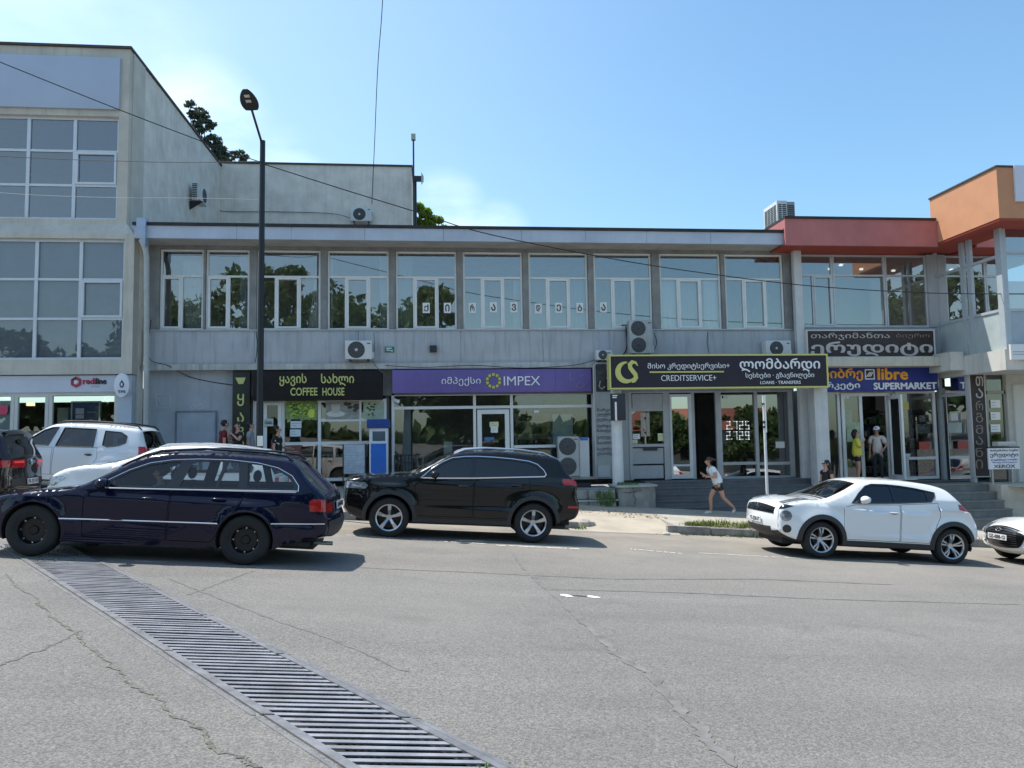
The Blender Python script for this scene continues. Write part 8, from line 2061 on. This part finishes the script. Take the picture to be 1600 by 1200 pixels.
    for k in 'LR':
        t_ = V('to'+k); a_ = V('an'+k); d = (t_-a_)
        n4 = {'heel': (tuple(a_-d*.15-Vector((0, 0, .035*sc))), .042*sc), 'mid': (tuple(a_.lerp(t_, .5)-Vector((0, 0, .012*sc))), .045*sc), 'toe': (tuple(t_+d*.15), .036*sc)}
        skinmesh('shoe', n4, [('heel', 'mid'), ('mid', 'toe')], 'heel', sm_, root, 1)
    # hair
    c = V('head')+hd*.024*sc-face*.024*sc
    M3 = Matrix((sd, -face, hd)).transposed()
    hb = MB().ball((0, 0, 0), (1, 1, 1), 18, 12); vs = []
    rnd = random.Random(len(name_label))
    for v in hb.v:
        q = Vector(v); r = Vector((q.x*.092, q.y*.104, q.z*.100))*sc*(1+rnd.uniform(-.03, .03))
        if q.y < -.25 and q.z < .62: r *= .70                       # the face stays free
        if q.z < -.3: r *= .9
        vs.append(tuple(c+M3 @ r))
    hb.v = vs
    if long_hair:
        for i in range(9):
            t = i/8; a = c-face*(.035+.045*math.sin(t*2))*sc+sd*(.055*math.sin(i*2.3))*sc; hb.tube([a, a-hd*.10*sc-face*.02*sc, a-hd*(.20+.04*math.cos(i))*sc-face*.03*sc], [.05*sc, .045*sc, .018*sc], 8)
    if bun:
        hb.ball(c-face*.10*sc+hd*.03*sc, .045*sc, 10, 8); hb.tube([c-face*.10*sc+hd*.03*sc, c-face*.16*sc+hd*.02*sc, c-face*.22*sc-hd*.02*sc], [.03*sc, .028*sc, .008*sc], 8)
    hb.build('hair', hair, root, smooth=True, angle=80, org=Vector())
    if cap:
        cb_ = MB().ball((0, 0, 0), (1, 1, 1), 18, 12); vs = []
        for v in cb_.v:
            q = Vector(v); q.z = max(q.z, -.05); vs.append(tuple(c+hd*.022*sc+M3 @ Vector((q.x*.100*sc, q.y*.112*sc, q.z*.098*sc))))
        cb_.v = vs
        br = [(c+hd*.02*sc+sd*(.085*math.cos(t))*sc+face*(.06+.115*math.sin(t))*sc-hd*(.02*math.sin(t))*sc) for t in [math.pi*i/12 for i in range(13)]]
        cb_.add([tuple(p) for p in br]+[tuple(p-hd*.010*sc) for p in br], [tuple(range(13)), tuple(range(25, 12, -1))]+[(i, i+1, i+14, i+13) for i in range(12)])
        co_ = cb_.build('cap', cap, root, smooth=True, angle=50, org=Vector())
        b = MB(); pc = c+hd*.055*sc+face*.112*sc; b.add([tuple(pc+sd*x*sc+hd*z*sc) for x, z in ((-.035, -.012), (.035, -.012), (.035, .012), (-.035, .012))], [(0, 1, 2, 3)]); b.build('cap_mark', M('navy_mark', (.03, .04, .12), .6), co_, org=Vector())
    if glasses:
        b = MB()
        for s in (-1, 1): b.ball(V('head')+face*.086*sc+sd*s*.034*sc+hd*.010*sc, (.03*sc, .022*sc, .022*sc), 10, 6); b.tube([V('head')+face*.08*sc+sd*s*.06*sc+hd*.014*sc, V('head')+sd*s*.088*sc+hd*.01*sc], .005*sc, 5)
        b.build('sunglasses', gloss_black, root, smooth=True, org=Vector())
    return root
def cloth(n, c, **k): return M(n, c, .85, bump=.25, bscale=16, **k)
FACE_L, FACE_R = math.radians(-90), math.radians(90)
def foot(px, Y, zf=None):
    x = at(px, 740, Y).x; return (x, Y, (zf if zf is not None else pz(x, Y)))
def leanf(dz0, sx=0, fy=-.3):   # torso lean forward helper is written out per pose
    pass
# running woman: trunk leaning forward, arms bent, long stride
run = dict(pelvis=(0, .08, .88), waist=(0, .03, 1.03), chest=(0, -.05, 1.20), neck=(0, -.13, 1.33), throat=(0, -.17, 1.39), chin=(0, -.21, 1.43), head=(0, -.20, 1.50), crown=(0, -.19, 1.565),
           shL=(.165, -.10, 1.29), elL=(.21, -.04, 1.03), wrL=(.12, -.27, 1.07), shR=(-.165, -.12, 1.29), elR=(-.22, -.10, 1.03), wrR=(-.10, -.32, 1.12),
           hipL=(.085, .08, .84), knL=(.09, .18, .46), anL=(.09, .50, .16), toL=(.10, .44, .035), hipR=(-.085, .07, .84), knR=(-.09, -.13, .46), anR=(-.09, -.12, .09), toR=(-.10, -.29, .035))
p = atg(1113, 802, .30); xr_ = at(1118, 760, 20.35).x
person('woman in a pale blue shirt and dark shorts running left along the pavement', (xr_, 20.35, pz(xr_, 20.35)), FACE_L, cloth('pale_blue_shirt', (.74, .80, .88)), cloth('dark_shorts', (.02, .024, .024)), hair_br, H=1.66, pose=run, legs='short', bun=True, shoes=M('white_sneaker', (.68, .67, .63), .6), sleeve=.55, loose=.045, thick=1.15, hem=.06)
# woman with sunglasses
stand_bent = dict(elL=(.23, .02, 1.13), wrL=(.10, -.20, 1.05), elR=(-.23, .02, 1.13), wrR=(-.06, -.28, 1.02))
xw = at(1291, 740, 20.15).x
person('woman in a black top and sunglasses with bent arms facing left by the steps', (xw, 20.15, at(1291, 717, 20.15).z-1.66), FACE_L+.25, cloth('black_top', (.018, .015, .016)), cloth('dark_jeans', (.03, .035, .05)), hair_dk, H=1.64, pose=stand_bent, glasses=True, bun=False, long_hair=True, sleeve=.4)
# yellow shirt woman, arm raised to the chin
xw = at(1339, 700, 22.35).x; zt2 = at(1339, 670, 22.35).z
person('woman in a loose yellow shirt with dark hair facing right at the supermarket door', (xw, 22.35, zl2), FACE_R-.35, cloth('yellow_shirt', (.66, .60, .08)), cloth('black_shorts', (.015, .015, .017)), hair_dk, H=1.63, pose=dict(elR=(-.24, -.06, 1.12), wrR=(-.08, -.20, 1.34)), long_hair=True, legs='short', hem=.13, loose=.05, sleeve=.9)
xm = at(1371, 700, 22.5).x
person('man in a white cap and beige short sleeved shirt at the supermarket door', (xm, 22.5, zl2), FACE_L+.9, cloth('beige_shirt', (.50, .45, .42)), cloth('navy_trousers', (.016, .018, .026)), hair_dk, skin=skin_d, H=1.70, cap=M('white_cap_cloth', (.72, .74, .78), .8), sleeve=.75, hem=.06, loose=.045, pose=dict(elL=(.26, .02, 1.12), wrL=(.18, -.16, 1.02)))
# group by the tall narrow sign
yA = 21.3; xA = at(349, 680, yA).x; zA = pz(xA, yA)
person('man in a dark red shirt bowing his head left of the tall narrow sign', (xA, yA, at(349, 657, yA).z-1.70), FACE_R+.5, cloth('dark_red_shirt', (.16, .012, .022)), cloth('dark_jeans', (.03, .035, .05)), hair_dk, H=1.74, pose=dict(chin=(0, -.05, 1.53), head=(0, -.05, 1.60), crown=(0, -.045, 1.665), elL=(.22, -.05, 1.12), wrL=(.06, -.26, 1.12)))
xB = at(372, 680, yA-.1).x
person('person in a black shirt raising a hand to the face beside a red shirt', (xB, yA-.1, at(372, 660, yA-.1).z-1.66), FACE_L+.7, cloth('black_top', (.018, .015, .016)), cloth('dark_jeans', (.03, .035, .05)), hair_dk, H=1.70, pose=dict(elR=(-.25, -.14, 1.22), wrR=(-.07, -.19, 1.45), elL=(.25, -.10, 1.2), wrL=(.05, -.22, 1.40)))
xC = at(392, 680, 21.9).x
person('dark haired person in a grey shirt half hidden by the street lamp pole', (xC, 21.9, at(392, 660, 21.9).z-1.66), FACE_R, cloth('grey_shirt', (.30, .32, .36)), cloth('dark_jeans', (.03, .035, .05)), hair_dk, H=1.70)
def pattern_cloth():
    m = M('black_white_print_shirt', (.014, .014, .016), .8); t = m.node_tree; N, Lk = t.nodes, t.links
    tcn = N.new('ShaderNodeTexCoord'); v = N.new('ShaderNodeTexVoronoi'); v.inputs['Scale'].default_value = 9; Lk.new(tcn.outputs['Object'], v.inputs['Vector'])
    r = N.new('ShaderNodeValToRGB'); e = r.color_ramp.elements; e[0].position, e[1].position = .22, .27; e[0].color, e[1].color = (.55, .57, .58, 1), (.014, .014, .016, 1)
    Lk.new(v.outputs['Distance'], r.inputs[0]); Lk.new(r.outputs[0], N['Principled BSDF'].inputs['Base Color']); return m
xD = at(434, 690, 21.5).x
person('man in a black and white print shirt facing right before the coffee shop door', (xD, 21.5, at(436, 667, 21.5).z-1.64), FACE_R-.2, pattern_cloth(), cloth('dark_jeans', (.03, .035, .05)), hair_dk, H=1.68, pose=dict(elL=(.22, -.02, 1.12), wrL=(.16, -.25, 1.10)))
# driver of the estate car
sit = dict(pelvis=(0, 0, .93), waist=(0, .03, 1.08), chest=(0, .06, 1.27), neck=(0, .06, 1.42), throat=(0, .05, 1.49), chin=(0, .03, 1.535), head=(0, .045, 1.605), crown=(0, .06, 1.67), shL=(.18, .06, 1.38), elL=(.25, -.20, 1.20), wrL=(.14, -.45, 1.20), shR=(-.18, .06, 1.38), elR=(-.22, -.14, 1.15), wrR=(-.12, -.42, 1.22),
           hipL=(.09, -.03, .92), knL=(.12, -.44, 1.00), anL=(.12, -.72, .68), toL=(.12, -.86, .66), hipR=(-.09, -.03, .92), knR=(-.12, -.44, 1.00), anR=(-.12, -.72, .68), toR=(-.12, -.86, .66))
dx, dy = -3.79+.02, 10.39+.865-.36
drv = person('driver in a grey shirt with both arms on the wheel of the navy estate', (dx+.02, dy, -1.45-.02*.0755-.42), FACE_L, cloth('grey_shirt_b', (.24, .25, .25)), cloth('dark_jeans', (.03, .035, .05)), hair_dk, H=1.66, pose=sit, sleeve=.6)
